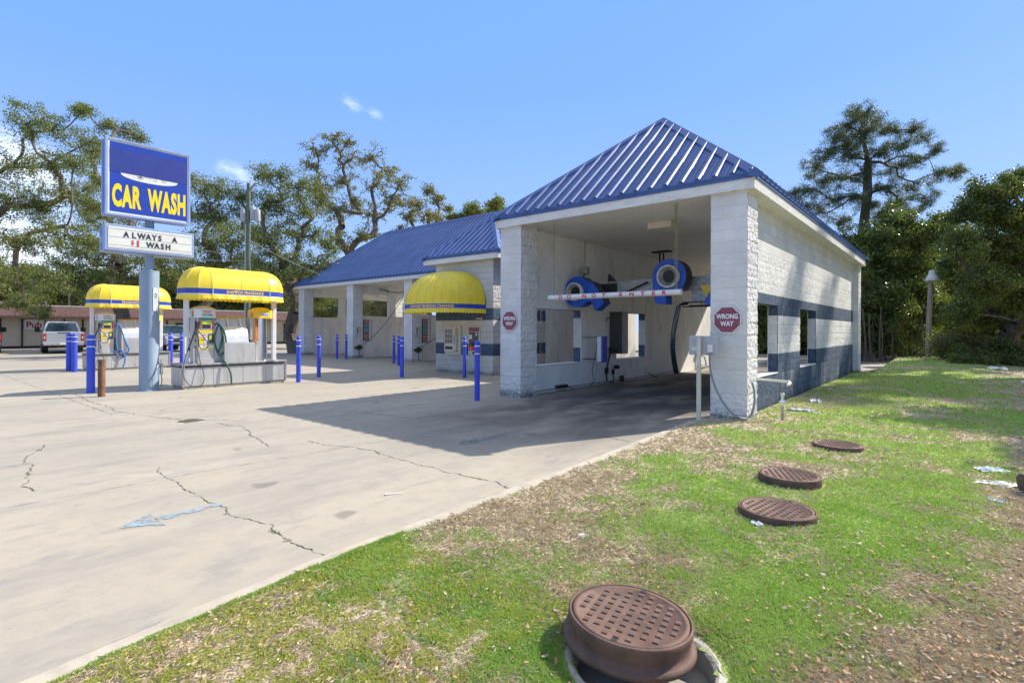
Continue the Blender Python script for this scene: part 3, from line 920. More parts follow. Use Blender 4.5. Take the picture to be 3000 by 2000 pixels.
xd, yd, Dd = clumpy(x, y, D, .18, .52, 37, inv=True)
k = (yd > -7.2) | (xd > 1.0) | (rng.random(len(xd)) < .35); xd, yd, Dd = xd[k], yd[k], Dd[k]
straw = blades('dry_grass', xd, yd, Dd, .058, .0028, M['straw'], (1.0, 1.62), 'matted dry straw coloured grass on the lawn', 3)
straw['category'] = 'dry grass'
# the lush edge of turf that creeps over the kerb
n = 12000
y = rng.uniform(-9.6, -6.9, n); e = np.interp(y, ysn, ex)
x = e + np.abs(rng.normal(0, .022, n)) - .006 + .01 * np.sin(y * 9)
D = (x - CAM.x) * cF.x + (y - CAM.y) * cF.y
k = D > 1.5
ee = blades('edge_grass', x[k], y[k], D[k], .030, .007, M['grass'], (.1, 1.2), 'dense green turf edge along the kerb', 4)
ee['category'] = 'grass'
# fallen leaves
def leaves_on_ground(n, dmax, seed, xr):
    r = np.random.default_rng(seed)
    x, y, D = scatter(n, 2.0, dmax)
    k = r.random(len(x)) < np.clip(.10 + (x - xr) * .35 + .35 * (fbm(x, y, 51, 3, 1.3) - .45), .02, 1)
    x, y, D = x[k], y[k], D[k]
    m = len(x)
    L = r.uniform(.022, .052, m) * np.clip(D / 6, .8, 2.2); a = r.uniform(0, 6.28, m); tl = r.normal(0, .35, m); tr = r.normal(0, .4, m)
    dx = np.stack([np.cos(a) * np.cos(tl), np.sin(a) * np.cos(tl), np.sin(tl)], 1)
    sx = np.stack([-np.sin(a) * np.cos(tr), np.cos(a) * np.cos(tr), np.sin(tr)], 1)
    c = np.stack([x, y, lawn_h(x, y) + .018 + .012 * r.random(m)], 1)
    L = L[:, None]
    up = np.array([0, 0, 1.0]) * L * .12
    V = np.stack([c - dx * L * .5 + up, c - dx * L * .2 + sx * L * .2, c + dx * L * .2 + sx * L * .2, c + dx * L * .5 + up, c + dx * L * .2 - sx * L * .2, c - dx * L * .2 - sx * L * .2], 1).reshape(-1, 3)
    return np_mesh('fallen_leaves', V, 6, M['litterleaf'], label='scattered brown and tan fallen leaves on the lawn', cat='leaves', kind='stuff')
leaves_on_ground(22000, 30, 8, 2.1)

# ------------------------------------------------------------------ building shapes
ZS = 3.93            # underside of the soffit
ZE = 4.17            # roof edge
SL = .845            # roof slope
def cuts(a, b, step, extra=()):
    e = sorted(set([a, b] + [q for q in extra if a < q < b]))
    out = []
    for p, q in zip(e, e[1:]):
        k = max(1, int(round((q - p) / step)))
        out += [p + (q - p) * i / k for i in range(k)]
    return out + [b]
def rough_face(mb, P, u0, u1, z0, z1, holes=(), step=.05, amp=.012, ampf=None, edge=True):
    """vertical face; P(u,z,d) gives the point displaced outward by d"""
    us = cuts(u0, u1, step, [h for q in holes for h in q[:2]]); zs = cuts(z0, z1, step, [h for q in holes for h in q[2:]])
    v = []
    for u in us:
        for z in zs:
            k = math.floor((z - ZO) / CO); j = math.floor((u / .4064) + .5 * (k % 2))
            p = P(u, z, 0)
            a = amp if ampf is None else ampf(z) * amp
            d = a * (noise.fractal((p[0] * 14, p[1] * 14, p[2] * 14), 1, 2, 4) * 1.3 + .5 * noise.noise((j * 3.7, k * 5.1, 1)) + .6 * noise.noise((p[0] * 30, p[1] * 30, p[2] * 30)))
            gz = abs((z - ZO) / CO - round((z - ZO) / CO)) * CO
            if gz < .02: d -= a * .5
            v.append(P(u, z, max(d, -.8 * amp)))
    nz = len(zs); f = []
    for i in range(len(us) - 1):
        for j in range(nz - 1):
            uc, zc = (us[i] + us[i + 1]) / 2, (zs[j] + zs[j + 1]) / 2
            if any(h[0] < uc < h[1] and h[2] < zc < h[3] for h in holes): continue
            f.append((i * nz + j, (i + 1) * nz + j, (i + 1) * nz + j + 1, i * nz + j + 1))
    mb.add(v, f)
def faceY(y): return lambda u, z, d: (u, y - d, z)          # faces -Y
def faceYb(y): return lambda u, z, d: (u, y + d, z)
def faceX(x): return lambda u, z, d: (x + d, u, z)          # faces +X
def faceXb(x): return lambda u, z, d: (x - d, u, z)
def column(x0, x1, y0, y1, parent, name='column', step=.035, z1=ZS + .01, mats=None, camp=1.0):
    """block pier: front face smoother than the sides, split blocks in the bottom two courses"""
    mb = MB()
    fz = lambda z: (1.25 if z < .42 else .28) * camp
    ins = .0
    rough_face(mb, faceY(y0), x0, x1, G - .05, z1, step=step, amp=.012, ampf=fz)
    nf = len(mb.f)
    rough_face(mb, faceX(x1), y0, y1, G - .05, z1, step=step, amp=.011)
    rough_face(mb, faceXb(x0), y0, y1, G - .05, z1, step=step * 1.6, amp=.012)
    rough_face(mb, faceYb(y1), x0, x1, G - .05, z1, step=step * 1.6, amp=.012)
    # solid core so that no gap shows at the corners
    mb.box(x0 + .012, x1 - .012, y0 + .012, y1 - .012, G - .05, z1)
    o = mb.build(name, [M['block'], M['block_front']], parent)
    for i, p in enumerate(o.data.polygons):
        if i < nf: p.material_index = 1
    return o

def wallY_boxes(mb, x0, x1, ya, yb, z0, z1, holes):
    """wall slab running along Y between x0..x1 with rectangular holes (ya,yb,za,zb)"""
    ys = sorted(set([ya, yb] + [h[0] for h in holes] + [h[1] for h in holes]))
    for a, b in zip(ys, ys[1:]):
        hs = [h for h in holes if h[0] <= a + 1e-6 and h[1] >= b - 1e-6]
        if not hs: mb.box(x0, x1, a, b, z0, z1)
        else:
            h = hs[0]
            mb.box(x0, x1, a, b, z0, h[2]); mb.box(x0, x1, a, b, h[3], z1)

def roof_plane(mb, e0, e1, inward, poly, rib_step=.30, rib_w=.062, rib_h=.052, minor=True):
    """e0,e1 eave ends; inward = horizontal unit vector up the slope; poly in (s,run): s along eave, run horizontally inward"""
    e0, e1, inw = Vector(e0), Vector(e1), Vector(inward)
    al = (e1 - e0).normalized()
    up = Vector((0, 0, 1))
    nrm = (up - inw * SL).normalized()
    def P(s, r, h=0): return e0 + al * s + inw * r + up * (SL * r) + nrm * h
    th = .03
    n = len(poly)
    top = [P(s, r) for s, r in poly]; bot = [p - up * th for p in top]
    fs = [tuple(range(n)), tuple(range(n, 2 * n))[::-1]] + [(i, n + i, n + (i + 1) % n, (i + 1) % n) for i in range(n)]
    if (top[1] - top[0]).cross(top[2] - top[1]).z < 0: fs = [f[::-1] for f in fs]
    mb.add(top + bot, fs)
    def span(s):
        rs = []
        for i in range(n):
            (a, ra), (b, rb) = poly[i], poly[(i + 1) % n]
            if abs(a - b) < 1e-9: continue
            t = (s - a) / (b - a)
            if 0 <= t <= 1: rs.append(ra + (rb - ra) * t)
        return (min(rs), max(rs)) if len(rs) > 1 else None
    L = max(p[0] for p in poly)
    def rib(s, w, h, wt):
        A, B, C_, D = span(s - w), span(s - wt), span(s + wt), span(s + w)
        if not (A and B and C_ and D): return
        v = []
        for ss, sp_, hh in ((s - w, A, 0), (s - wt, B, h), (s + wt, C_, h), (s + w, D, 0)):
            r1 = max(sp_[0] + .01, min(sp_[1], B[1], C_[1])); v += [P(ss, sp_[0], hh), P(ss, r1, hh)]
        f = [(0, 2, 3, 1), (2, 4, 5, 3), (4, 6, 7, 5), (0, 6, 4, 2)]
        if al.cross(inw).z > 0: pass
        mb.add(v, f)
    k = int(L / rib_step)
    off = (L - k * rib_step) / 2
    for i in range(k + 1):
        rib(off + i * rib_step, rib_w, rib_h, rib_w * .42)
        if minor:
            for q in (.36, .64): rib(off + (i + q) * rib_step, .012, .008, .006)
def cap(mb, a, b, w=.13, h=.05):
    a, b = Vector(a), Vector(b)
    d = (b - a).normalized(); sd_ = d.cross(Vector((0, 0, 1))).normalized(); up = sd_.cross(d)
    drop = -SL * w * (0.71 if abs(d.z) > .1 else 1)
    v = []
    for p in (a, b):
        v += [p + sd_ * w + Vector((0, 0, drop + h)), p + Vector((0, 0, h + .012)), p - sd_ * w + Vector((0, 0, drop + h)),
              p + sd_ * w + Vector((0, 0, drop - .02)), p - sd_ * w + Vector((0, 0, drop - .02))]
    mb.add(v, [(0, 5, 6, 1), (1, 6, 7, 2), (3, 8, 5, 0), (2, 7, 9, 4), (0, 1, 2, 4, 3), (5, 8, 9, 7, 6)])

# ================================================================== the tall wash bay
B1 = empty('wash_bay_building', (-2.785, 0, G), 'tall white block car wash bay with a blue metal hip roof, open at both ends', 'building')
X0, X1, Y1_ = -5.57, 0.0, 13.89
CW, CD = .62, .61
column(-CW, 0, 0, CD, B1, step=.026)
column(X0, X0 + CW, 0, CD, B1, step=.03)
column(-CW, 0, Y1_ - CD, Y1_, B1, step=.05)
column(X0, X0 + CW, Y1_ - CD, Y1_, B1, step=.06)
RW = -.177
HR = [(CD, 2.753, 3 * CO + ZO, 10 * CO + ZO), (4.84, 6.70, 3 * CO + ZO, 10 * CO + ZO)]
mb = MB()
side_amp = lambda z: (.12 if z > 3.03 else (.25 if (Bm < z < Bt) else 1.0))
rough_face(mb, faceX(RW), CD, Y1_ - CD, G - .1, ZS + .01, HR, step=.045, amp=.0065, ampf=side_amp)
wallY_boxes(mb, RW - .19, RW - .012, CD, Y1_ - CD, G - .1, ZS + .01, HR)
mb.build('side_wall', M['block_side'], B1)
mb = MB(); wallY_boxes(mb, RW - .20, RW - .1905, CD, Y1_ - CD, G - .1, ZS + .005, HR); mb.build('inner_wall', M['inner'], B1)
HL = [(CD + .01, 2.87, 3 * CO + ZO, 10 * CO + ZO), (4.84, 6.78, 3 * CO + ZO, 10 * CO + ZO)]
mb = MB(); wallY_boxes(mb, -5.40, -5.165, CD, Y1_ - CD, G - .1, ZS + .01, HL); mb.build('side_wall', M['block_bands'], B1)
mb = MB(); wallY_boxes(mb, -5.164, -5.15, CD, Y1_ - CD, G - .1, ZS + .005, HL); mb.build('inner_wall', M['inner'], B1)
for (x0, x1, hs) in ((-5.42, -5.13, HL), (RW - .21, RW + .012, HR)):
    for h in hs:
        mb = MB(); mb.bbox(x0, x1, h[0] + .003, h[1] - .003, h[2] - .004, h[2] + .022, .006); mb.build('window_sill', M['white'], B1)
# ceiling, fascia, drip edge
EX0, EX1, EY0, EY1 = X0 - .10, .13, -.08, Y1_ + .1
mb = MB(); mb.box(EX0 + .02, EX1 - .02, EY0 + .02, EY1 - .02, ZS, ZS + .03); mb.build('soffit', M['soffit'], B1)
def fascia(x0, x1, y0, y1, parent, sides='FLRB', z0=ZS - .025, z1=ZS + .17):
    mb = MB(); t = .03
    if 'F' in sides: mb.box(x0, x1, y0, y0 + t, z0, z1)
    if 'B' in sides: mb.box(x0, x1, y1 - t, y1, z0, z1)
    if 'L' in sides: mb.box(x0, x0 + t, y0 + t, y1 - t, z0, z1)
    if 'R' in sides: mb.box(x1 - t, x1, y0 + t, y1 - t, z0, z1)
    mb.build('fascia', M['fascia'], parent)
    mb = MB(); o = .018
    if 'F' in sides: mb.box(x0 - o, x1 + o, y0 - o, y0 - .003, z1 - .02, z1 + .075)
    if 'B' in sides: mb.box(x0 - o, x1 + o, y1 + .003, y1 + o, z1 - .02, z1 + .075)
    if 'L' in sides: mb.box(x0 - o, x0 - .003, y0, y1, z1 - .02, z1 + .075)
    if 'R' in sides: mb.box(x1 + .003, x1 + o, y0, y1, z1 - .02, z1 + .075)
    mb.build('drip_edge', M['roof'], parent)
fascia(EX0, EX1, EY0, EY1, B1)
def hip_roof(x0, x1, y0, y1, parent, ridge='Y', rib=.30):
    x0 -= .03; x1 += .03; y0 -= .03; y1 += .03
    mb = MB(); z = ZE
    if ridge == 'Y':
        h = (x1 - x0) / 2; L = y1 - y0; Wd = x1 - x0
        roof_plane(mb, (x0, y0, z), (x1, y0, z), (0, 1, 0), [(0, 0), (Wd, 0), (h, h)], rib)
        roof_plane(mb, (x1, y0, z), (x1, y1, z), (-1, 0, 0), [(0, 0), (L, 0), (L - h, h), (h, h)], rib)
        roof_plane(mb, (x1, y1, z), (x0, y1, z), (0, -1, 0), [(0, 0), (Wd, 0), (h, h)], rib, minor=False)
        roof_plane(mb, (x0, y1, z), (x0, y0, z), (1, 0, 0), [(0, 0), (L, 0), (L - h, h), (h, h)], rib, minor=False)
        cx = (x0 + x1) / 2; A = (cx, y0 + h, z + SL * h); B = (cx, y1 - h, z + SL * h)
    else:
        h = (y1 - y0) / 2; L = x1 - x0; Wd = y1 - y0
        roof_plane(mb, (x0, y0, z), (x1, y0, z), (0, 1, 0), [(0, 0), (L, 0), (L - h, h), (h, h)], rib)
        roof_plane(mb, (x1, y0, z), (x1, y1, z), (-1, 0, 0), [(0, 0), (Wd, 0), (h, h)], rib)
        roof_plane(mb, (x1, y1, z), (x0, y1, z), (0, -1, 0), [(0, 0), (L, 0), (L - h, h), (h, h)], rib, minor=False)
        roof_plane(mb, (x0, y1, z), (x0, y0, z), (1, 0, 0), [(0, 0), (Wd, 0), (h, h)], rib)
        cy = (y0 + y1) / 2; A = (x0 + h, cy, z + SL * h); B = (x1 - h, cy, z + SL * h)
    r = mb.build('roof', M['roof'], parent)
    mb = MB()
    if ridge == 'Y':
        cap(mb, (x0, y0, z), A); cap(mb, (x1, y0, z), A); cap(mb, (x0, y1, z), B); cap(mb, (x1, y1, z), B)
    else:
        cap(mb, (x0, y0, z), A); cap(mb, (x0, y1, z), A); cap(mb, (x1, y0, z), B); cap(mb, (x1, y1, z), B)
    cap(mb, A, B)
    mb.build('ridge_cap', M['roof'], r)
    return r
hip_roof(EX0, EX1, EY0, EY1, B1, 'Y')

# ================================================================== the self-serve wing
B2 = empty('self_serve_wing', (-18.0, 6.9, G), 'long low car wash wing with open self-serve bays under a blue metal hip roof', 'building')
FY, BY = 6.9, 14.3
cols = [-27.95, -22.80, -17.87]
for i, x in enumerate(cols):
    column(x, x + .62, FY, FY + .61, B2, step=.06)
    column(x, x + .62, BY - .61, BY, B2, step=.12)
for i, x in enumerate(cols):
    xc = x + .31
    mb = MB()
    mb.box(xc - .10, xc + .10, FY + .61, BY - .61, G - .05, 2.23)
    mb.build('bay_partition', M['tan'], B2)
    mb = MB(); mb.box(xc - .11, xc + .11, FY + .61, BY - .61, 3.46, ZS + .005); mb.build('lintel', M['inner'], B2)
    mb = MB(); mb.box(xc - .13, xc + .13, 9.45, 9.86, 2.23, 3.46); mb.build('pier', M['inner'], B2)
# vending room: projecting block room
VX0, VX1, VY = -12.2, -9.32, 3.9
mb = MB()
vamp = lambda z: .35 if z > .6 else .6
rough_face(mb, faceY(VY), VX0, VX1, G - .1, ZS + .01, step=.06, amp=.008, ampf=vamp)
rough_face(mb, faceX(VX1), VY, FY, G - .1, ZS + .01, step=.06, amp=.011)
rough_face(mb, faceXb(VX0), VY, FY, G - .1, ZS + .01, step=.12, amp=.008)
mb.box(VX0 + .012, VX1 - .012, VY + .012, FY, G - .1, ZS + .01)
mb.build('vending_room', M['block_bands'], B2)
mb = MB(); mb.box(VX0 + .01, VX1 - .0, FY, BY, G - .1, ZS + .005); mb.build('equipment_room', M['tan'], B2)
# ceiling
RX0, RX1, RY0, RY1 = -28.05, -5.78, 6.75, 14.45
mb = MB(); mb.box(RX0 + .03, -5.6, RY0 + .03, RY1 - .03, ZS + .008, ZS + .035); mb.box(-12.62, -8.93, 3.72, RY0 + .03, ZS + .009, ZS + .036); mb.build('soffit', M['soffit'], B2)
mb = MB(); t = .03
z0, z1 = ZS - .025, ZS + .17
mb.box(RX0, -12.62, RY0, RY0 + t, z0, z1); mb.box(-8.93, -5.72, RY0, RY0 + t, z0, z1); mb.box(RX0, RX0 + t, RY0 + t, RY1, z0, z1); mb.box(RX0 + t, -5.72, RY1 - t, RY1, z0, z1)
mb.box(-12.65, -8.90, 3.67, 3.70, z0, z1); mb.box(-12.65, -12.62, 3.70, RY0 + .03, z0, z1); mb.box(-8.93, -8.90, 3.70, RY0, z0, z1)
mb.build('fascia', M['fascia'], B2)
mb = MB(); o = .018; z2, z3 = z1 - .02, z1 + .075
mb.box(RX0 - o, -12.66, RY0 - o, RY0 - .003, z2, z3); mb.box(-8.88, -5.76, RY0 - o, RY0 - .003, z2, z3); mb.box(RX0 - o, RX0 - .003, RY0, RY1, z2, z3)
mb.box(-12.65 - o, -8.90 + o, 3.67 - o, 3.667, z2, z3); mb.box(-12.65 - o, -12.653, 3.667, RY0, z2, z3); mb.box(-8.897, -8.90 + o, 3.667, RY0, z2, z3)
mb.build('drip_edge', M['roof'], B2)
main_roof = hip_roof(RX0, RX1, RY0, RY1, B2, 'X', .30)
# roof over the vending room dies into the main slope
mb = MB()
vx0, vx1, vy0, my0 = -12.68, -8.87, 3.64, RY0 - .03
h = (vx1 - vx0) / 2
roof_plane(mb, (vx0, vy0, ZE), (vx1, vy0, ZE), (0, 1, 0), [(0, 0), (vx1 - vx0, 0), (h, h)], .28)
Ls = my0 - vy0
roof_plane(mb, (vx1, vy0, ZE), (vx1, my0, ZE), (-1, 0, 0), [(0, 0), (Ls, 0), (Ls + h, h), (h, h)], .28)
roof_plane(mb, (vx0, my0, ZE), (vx0, vy0, ZE), (1, 0, 0), [(0, 0), (Ls, 0), (Ls - h, h), (-h, h)], .28)
vr = mb.build('roof', M['roof'], B2)
mb = MB(); A = ((vx0 + vx1) / 2, vy0 + h, ZE + SL * h)
cap(mb, (vx0, vy0, ZE), A); cap(mb, (vx1, vy0, ZE), A); cap(mb, A, (A[0], my0 + h, A[2]))
mb.build('ridge_cap', M['roof'], vr)

# ================================================================== low pub building across the parking
PX = -52.0
pub = empty('pub_building', (PX - 4, 3, G), 'long low cream building with a brown shingle mansard roof behind the parking', 'building')
mb = MB(); mb.box(PX - 9, PX, -22, 26, G - .3, 2.5); mb.build('wall', M['pubwall'], pub)
mb = MB()
mb.prism([(PX + 1.5, 2.24), (PX + 1.5, 2.42), (PX + .2, 3.22), (PX - 9.2, 3.22), (PX - 9.2, 2.42), (PX + .0, 2.24)], 'Y', -22.5, 26.5)
mb.build('roof', M['shingle'], pub)
mb = MB(); mb.box(PX - 9.1, PX + .12, -22.3, 26.3, 3.222, 3.30); mb.build('roof_edge', M['greypaint'], pub)
mb = MB()
for y in [-6.1, -4.9, -3.7, -2.5, -1.2, 0, 1.18, 2.4, 3.6, 4.8, 6.0, 7.2, 9.6, 10.8, 12.0, 13.2, 14.4, 15.6, 16.8, 18.1, 19.3, 20.5]:
    mb.box(PX + .003, PX + .06, y - .05, y + .05, G, 2.45)
mb.box(PX + .003, PX + .05, -22, 26, G, .12)
mb.build('wall_trim', M['brown'], pub)
mb = MB(); mb.box(PX + .003, PX + .05, 7.9, 8.8, .1, 2.0); mb.build('door', M['brown'], pub)
for y in (-4.6, 9.0, 17.2):
    mb = MB(); mb.box(PX + .9, PX + 1.05, y - .7, y + .7, 2.17, 2.24); mb.build('strip_light', M['cream'], pub)
ps = empty('pub_sign', (PX + .08, -1.82, 1.36), 'white rectangular sign reading Pub on the low cream building', 'sign')
mb = MB(); mb.bbox(PX + .065, PX + .11, -2.42, -1.22, 1.36, 2.20, .01); mb.build('sign_panel', M['white'], ps)
mb = MB()
for (a, b, c, d) in ((-2.40, -1.24, 1.38, 1.40), (-2.40, -1.24, 2.16, 2.18), (-2.40, -2.38, 1.40, 2.16), (-1.26, -1.24, 1.40, 2.16)):
    mb.box(PX + .111, PX + .114, a, b, c, d)
mb.build('sign_border', M['navycar'], ps)
lettering('Pub', 1, onX(PX + .118, -1.82, 1.53), M['stopred'], ps, bold=.03, fit=.92, height=.46)

# ================================================================== main pylon sign
SX, SY = -12.88, -5.10
sg = empty('pylon_sign', (SX, SY, G), 'tall pylon sign with blue CAR WASH cabinet above a white letter board', 'sign')
mb = MB(); mb.cyl((SX, SY, G - .1), (SX, SY, 2.93), .213, n=32); mb.cyl((SX, SY, 2.93), (SX, SY, 2.96), .217, n=32)
mb.lathe([(.235, 0), (.235, .015), (.214, .03)], (SX, SY, G), 32)
pole = mb.build('lower_pole', M['poleblue'], sg)
mb = MB(); mb.cyl((SX, SY, 2.96), (SX, SY, 4.35), .10, n=20); mb.build('upper_pole', M['poleblue'], sg)
mb = MB(); mb.prism([(SY + .02, 1.95), (SY + .13, 1.95), (SY + .13, 2.53), (SY + .02, 2.53)], 'X', SX + .195, SX + .222); plate = mb.build('number_plate', M['signwhite'], sg)
lettering('0', 1, onX(SX + .2235, SY + .075, 2.27), M['ink'], plate, bold=.01, height=.13, width=.55)
# conduit box at the foot of the pole
mb = MB(); mb.bbox(SX + .05, SX + .13, SY + .215, SY + .27, .35, .62, .006); mb.tube([(SX + .09, SY + .24, .35), (SX + .12, SY + .25, .2), (SX + .08, SY + .24, .02)], .012); mb.tube([(SX + .22, SY + .05, -.03), (SX + .24, SY + .0, .16), (SX + .23, SY + .02, .32), (SX + .12, SY + .22, .72), (SX + .09, SY + .24, .62)], .008); mb.build('junction_box', M['galv'], sg)
CXf, CXb = -12.60, -12.98      # front / back of cabinet
cy0, cy1, cz0, cz1 = -6.07, -4.27, 4.20, 6.03
mb = MB(); mb.bbox(CXb, CXf - .03, cy0, cy1, cz0, cz1, .02); cabin = mb.build('cabinet', M['cabblue'], sg)
mb = MB()      # raised front retainer frame
fw = .045
mb.box(CXf - .03, CXf + .01, cy0 + .0, cy1, cz1 - fw, cz1 - .002); mb.box(CXf - .03, CXf + .01, cy0, cy1, cz0 + .002, cz0 + fw)
mb.box(CXf - .03, CXf + .01, cy0, cy0 + fw, cz0 + fw, cz1 - fw); mb.box(CXf - .03, CXf + .01, cy1 - fw, cy1, cz0 + fw, cz1 - fw)
mb.build('retainer', M['cabblue'], sg)
mb = MB(); mb.box(CXb + .10, CXf - .10, cy0 - .003, cy0 - .0005, cz0 + .05, cz1 - .05); mb.build('side_stripe', M['signblue'], cabin)
mb = MB(); mb.box(CXf - .029, CXf - .012, cy0 + fw, cy1 - fw, cz0 + fw, cz1 - fw); face = mb.build('sign_face', M['signwhite'], sg)
mb = MB(); iy0, iy1, iz0, iz1 = cy0 + .085, cy1 - .075, cz0 + .09, cz1 - .085
mb.box(CXf - .0115, CXf - .009, iy0, iy1, iz0, iz1); mb.build('blue_panel', M['signblue'], face)
mb = MB(); mb.box(CXf - .0085, CXf - .004, iy0, iy1, 5.24, 5.80); mb.build('cover_sheet', M['signcover'], face)
mb = MB()      # the sliver of the white oval under the cover
P = []
for i in range(33):
    t = math.pi * i / 32
    P.append((-5.165 - .605 * math.cos(t), 5.238 - .145 * math.sin(t) ** .8))
mb.add([(CXf - .0075, a, b) for a, b in P], [tuple(range(33))]); mb.build('white_crescent', M['signwhite'], face)
mb = MB()
def ring(mb, x, y, z, r0, r1, a0, a1, n=14):
    v = []
    for i in range(n + 1):
        t = a0 + (a1 - a0) * i / n
        v += [(x, y + r0 * math.cos(t), z + r0 * math.sin(t)), (x, y + r1 * math.cos(t), z + r1 * math.sin(t))]
    mb.add(v, [(2 * i, 2 * i + 1, 2 * i + 3, 2 * i + 2) for i in range(n)])
xx = CXf - .0065
ring(mb, xx, -5.37, 5.215, .056, .064, math.pi * .95, math.tau * 1.02); ring(mb, xx, -5.37, 5.225, 0.0, .04, math.pi, math.tau)
ring(mb, xx, -4.87, 5.235, .05, .056, math.pi, math.tau); ring(mb, xx, -4.87, 5.235, .028, .034, math.pi, math.tau)
for y in (-5.10, -5.06, -5.03): mb.quad((xx, y, 5.225), (xx, y + .006, 5.225), (xx, y + .016, 5.16), (xx, y + .010, 5.16))
mb.quad((xx, -5.29, 5.226), (xx, -5.13, 5.226), (xx, -5.13, 5.220), (xx, -5.29, 5.220))
mb.build('drawn_lines', M['ink'], face)
# CAR WASH in tall condensed capitals
lettering('CAR', 1, onX(CXf - .006, -5.645, 4.45), M['signyellow'], face, bold=.05, fit=.59, height=.52, space=1.14)
lettering('WASH', 1, onX(CXf - .006, -4.80, 4.45), M['signyellow'], face, bold=.05, fit=.84, height=.52, space=1.12)
# marquee letter board
my0_, my1_, mz0, mz1 = -6.09, -4.18, 3.36, 3.99
mb = MB(); mb.bbox(-13.02, -12.72, my0_ - .0, my1_, mz0 - .02, mz1 - .03, .015); lb = mb.build('letter_board_cabinet', M['cabblue'], sg)
mb = MB(); mb.bbox(-12.72, -12.60, my0_, my1_, mz0, mz1, .012); mb.build('letter_board_frame', M['cabblue'], sg)
for (a, b) in ((3.70, 3.93), (3.38, 3.55)):
    mb = MB(); mb.box(-12.93, -12.80, my0_ - .004, my0_ - .0005, a, b); mb.build('side_stripe', M['signblue'], lb)
mb = MB(); mb.box(-12.5995, -12.594, my0_ + .075, my1_ - .055, mz0 + .055, mz1 - .055); lf = mb.build('letter_board', M['signwhite'], sg)
mb = MB()
for zz in (3.50, 3.69, 3.88, 3.44): mb.box(-12.594, -12.590, my0_ + .09, my1_ - .07, zz - .004, zz + .004)
mb.build('letter_track', M['greypaint'], lf)
XL = -12.588
mb = MB()
for ch, y in zip('ALWAYS', (-5.66, -5.50, -5.345, -5.20, -5.075, -4.955)):
    lettering(ch, 1, onX(XL, y, 3.705), None, None, bold=.035, height=.135, width=.85, mb=mb)
lettering('A', 1, onX(XL, -4.63, 3.705), None, None, bold=.035, height=.135, width=.85, mb=mb)
for ch, y in zip('WASH', (-5.16, -5.02, -4.90, -4.775)):
    lettering(ch, 1, onX(XL, y, 3.51), None, None, bold=.035, height=.135, width=.85, mb=mb)
mb.build('black_letters', M['ink'], lf)
mb = MB(); lettering('1', 1, onX(XL, -5.42, 3.505), None, None, bold=.06, height=.15, width=.85, mb=mb); lettering('$', 1, onX(XL, -5.53, 3.54), None, None, bold=.02, height=.11, width=.75, mb=mb)
mb.build('red_letters', M['red'], lf)

# ================================================================== bollards
def bollard(x, y, r, h, label):
    o = empty('bollard', (x, y, G), label, 'bollard', 'blue bollards round the lot')
    mb = MB()
    pr = [(r, -.05), (r, h - r * 1.1)]
    for i in range(1, 7):
        t = i / 6 * math.pi / 2
        pr.append((max(.001, r * math.cos(t)), h - r * 1.1 + r * 1.05 * math.sin(t)))
    mb.lathe(pr, (x, y, G), 24); mb.build('sleeve', M['bollard'], o)
    for hh in (.13, .30):
        mb = MB(); mb.lathe([(r + .0015, h - hh - .012), (r + .0035, h - hh - .012), (r + .0035, h - hh + .012), (r + .0015, h - hh + .012)], (x, y, G), 24); mb.build('reflective_band', M['stripe'], o)
    return o
bollard(-5.38, -.99, .060, 1.33, 'blue bollard in the shade just left of the tall wash bay, the nearest to it')
bollard(-13.29, -6.19, .085, 1.42, 'thick blue bollard in front of the pylon sign pole beside the rusty brown post')
bollard(-12.07, -1.57, .064, 1.36, 'blue bollard at the right end of the nearer vacuum island')
bollard(-13.15, -.30, .062, 1.36, 'blue bollard seen just behind the right post of the nearer vacuum island')
bollard(-11.15, 1.49, .064, 1.33, 'blue bollard standing in sun and shade left of the vending room awning')
bollard(-9.47, 2.69, .058, 1.33, 'blue bollard directly in front of the coin changer in the vending wall')
bollard(-22.06, -5.04, .085, 1.38, 'leftmost blue bollard, in front of the farther vacuum island by the silver pickup')
bollard(-21.35, -5.01, .085, 1.38, 'blue bollard right beside the leftmost one at the farther vacuum island')
bollard(-21.71, -1.89, .085, 1.40, 'left one of the two bollards between the pylon pole and the nearer vacuum island')
bollard(-21.31, -1.60, .085, 1.40, 'right one of the two bollards between the pylon pole and the nearer vacuum island')
bollard(-22.22, 5.97, .062, 1.30, 'left one of two blue bollards shaded in front of the first open wash bay')
bollard(-21.80, 6.25, .062, 1.30, 'right one of two blue bollards shaded in front of the first open wash bay')
bollard(-17.06, 5.69, .062, 1.30, 'blue bollard in shade in front of the second open wash bay, left of the awning')
bollard(-15.70, 4.90, .062, 1.28, 'blue bollard partly hidden behind the nearer bollard left of the awning')
o = empty('rusty_post', (-12.27, -6.20, G), 'short rusty brown steel post in front of the pylon sign', 'post')
mb = MB(); mb.cyl((-12.27, -6.2, G - .05), (-12.27, -6.2, .80), .072, n=22, caps=False)
mb.lathe([(.072, .85), (.060, .85), (.058, .80), (.001, .79)], (-12.27, -6.2, G), 22); mb.build('pipe', M['rust'], o)

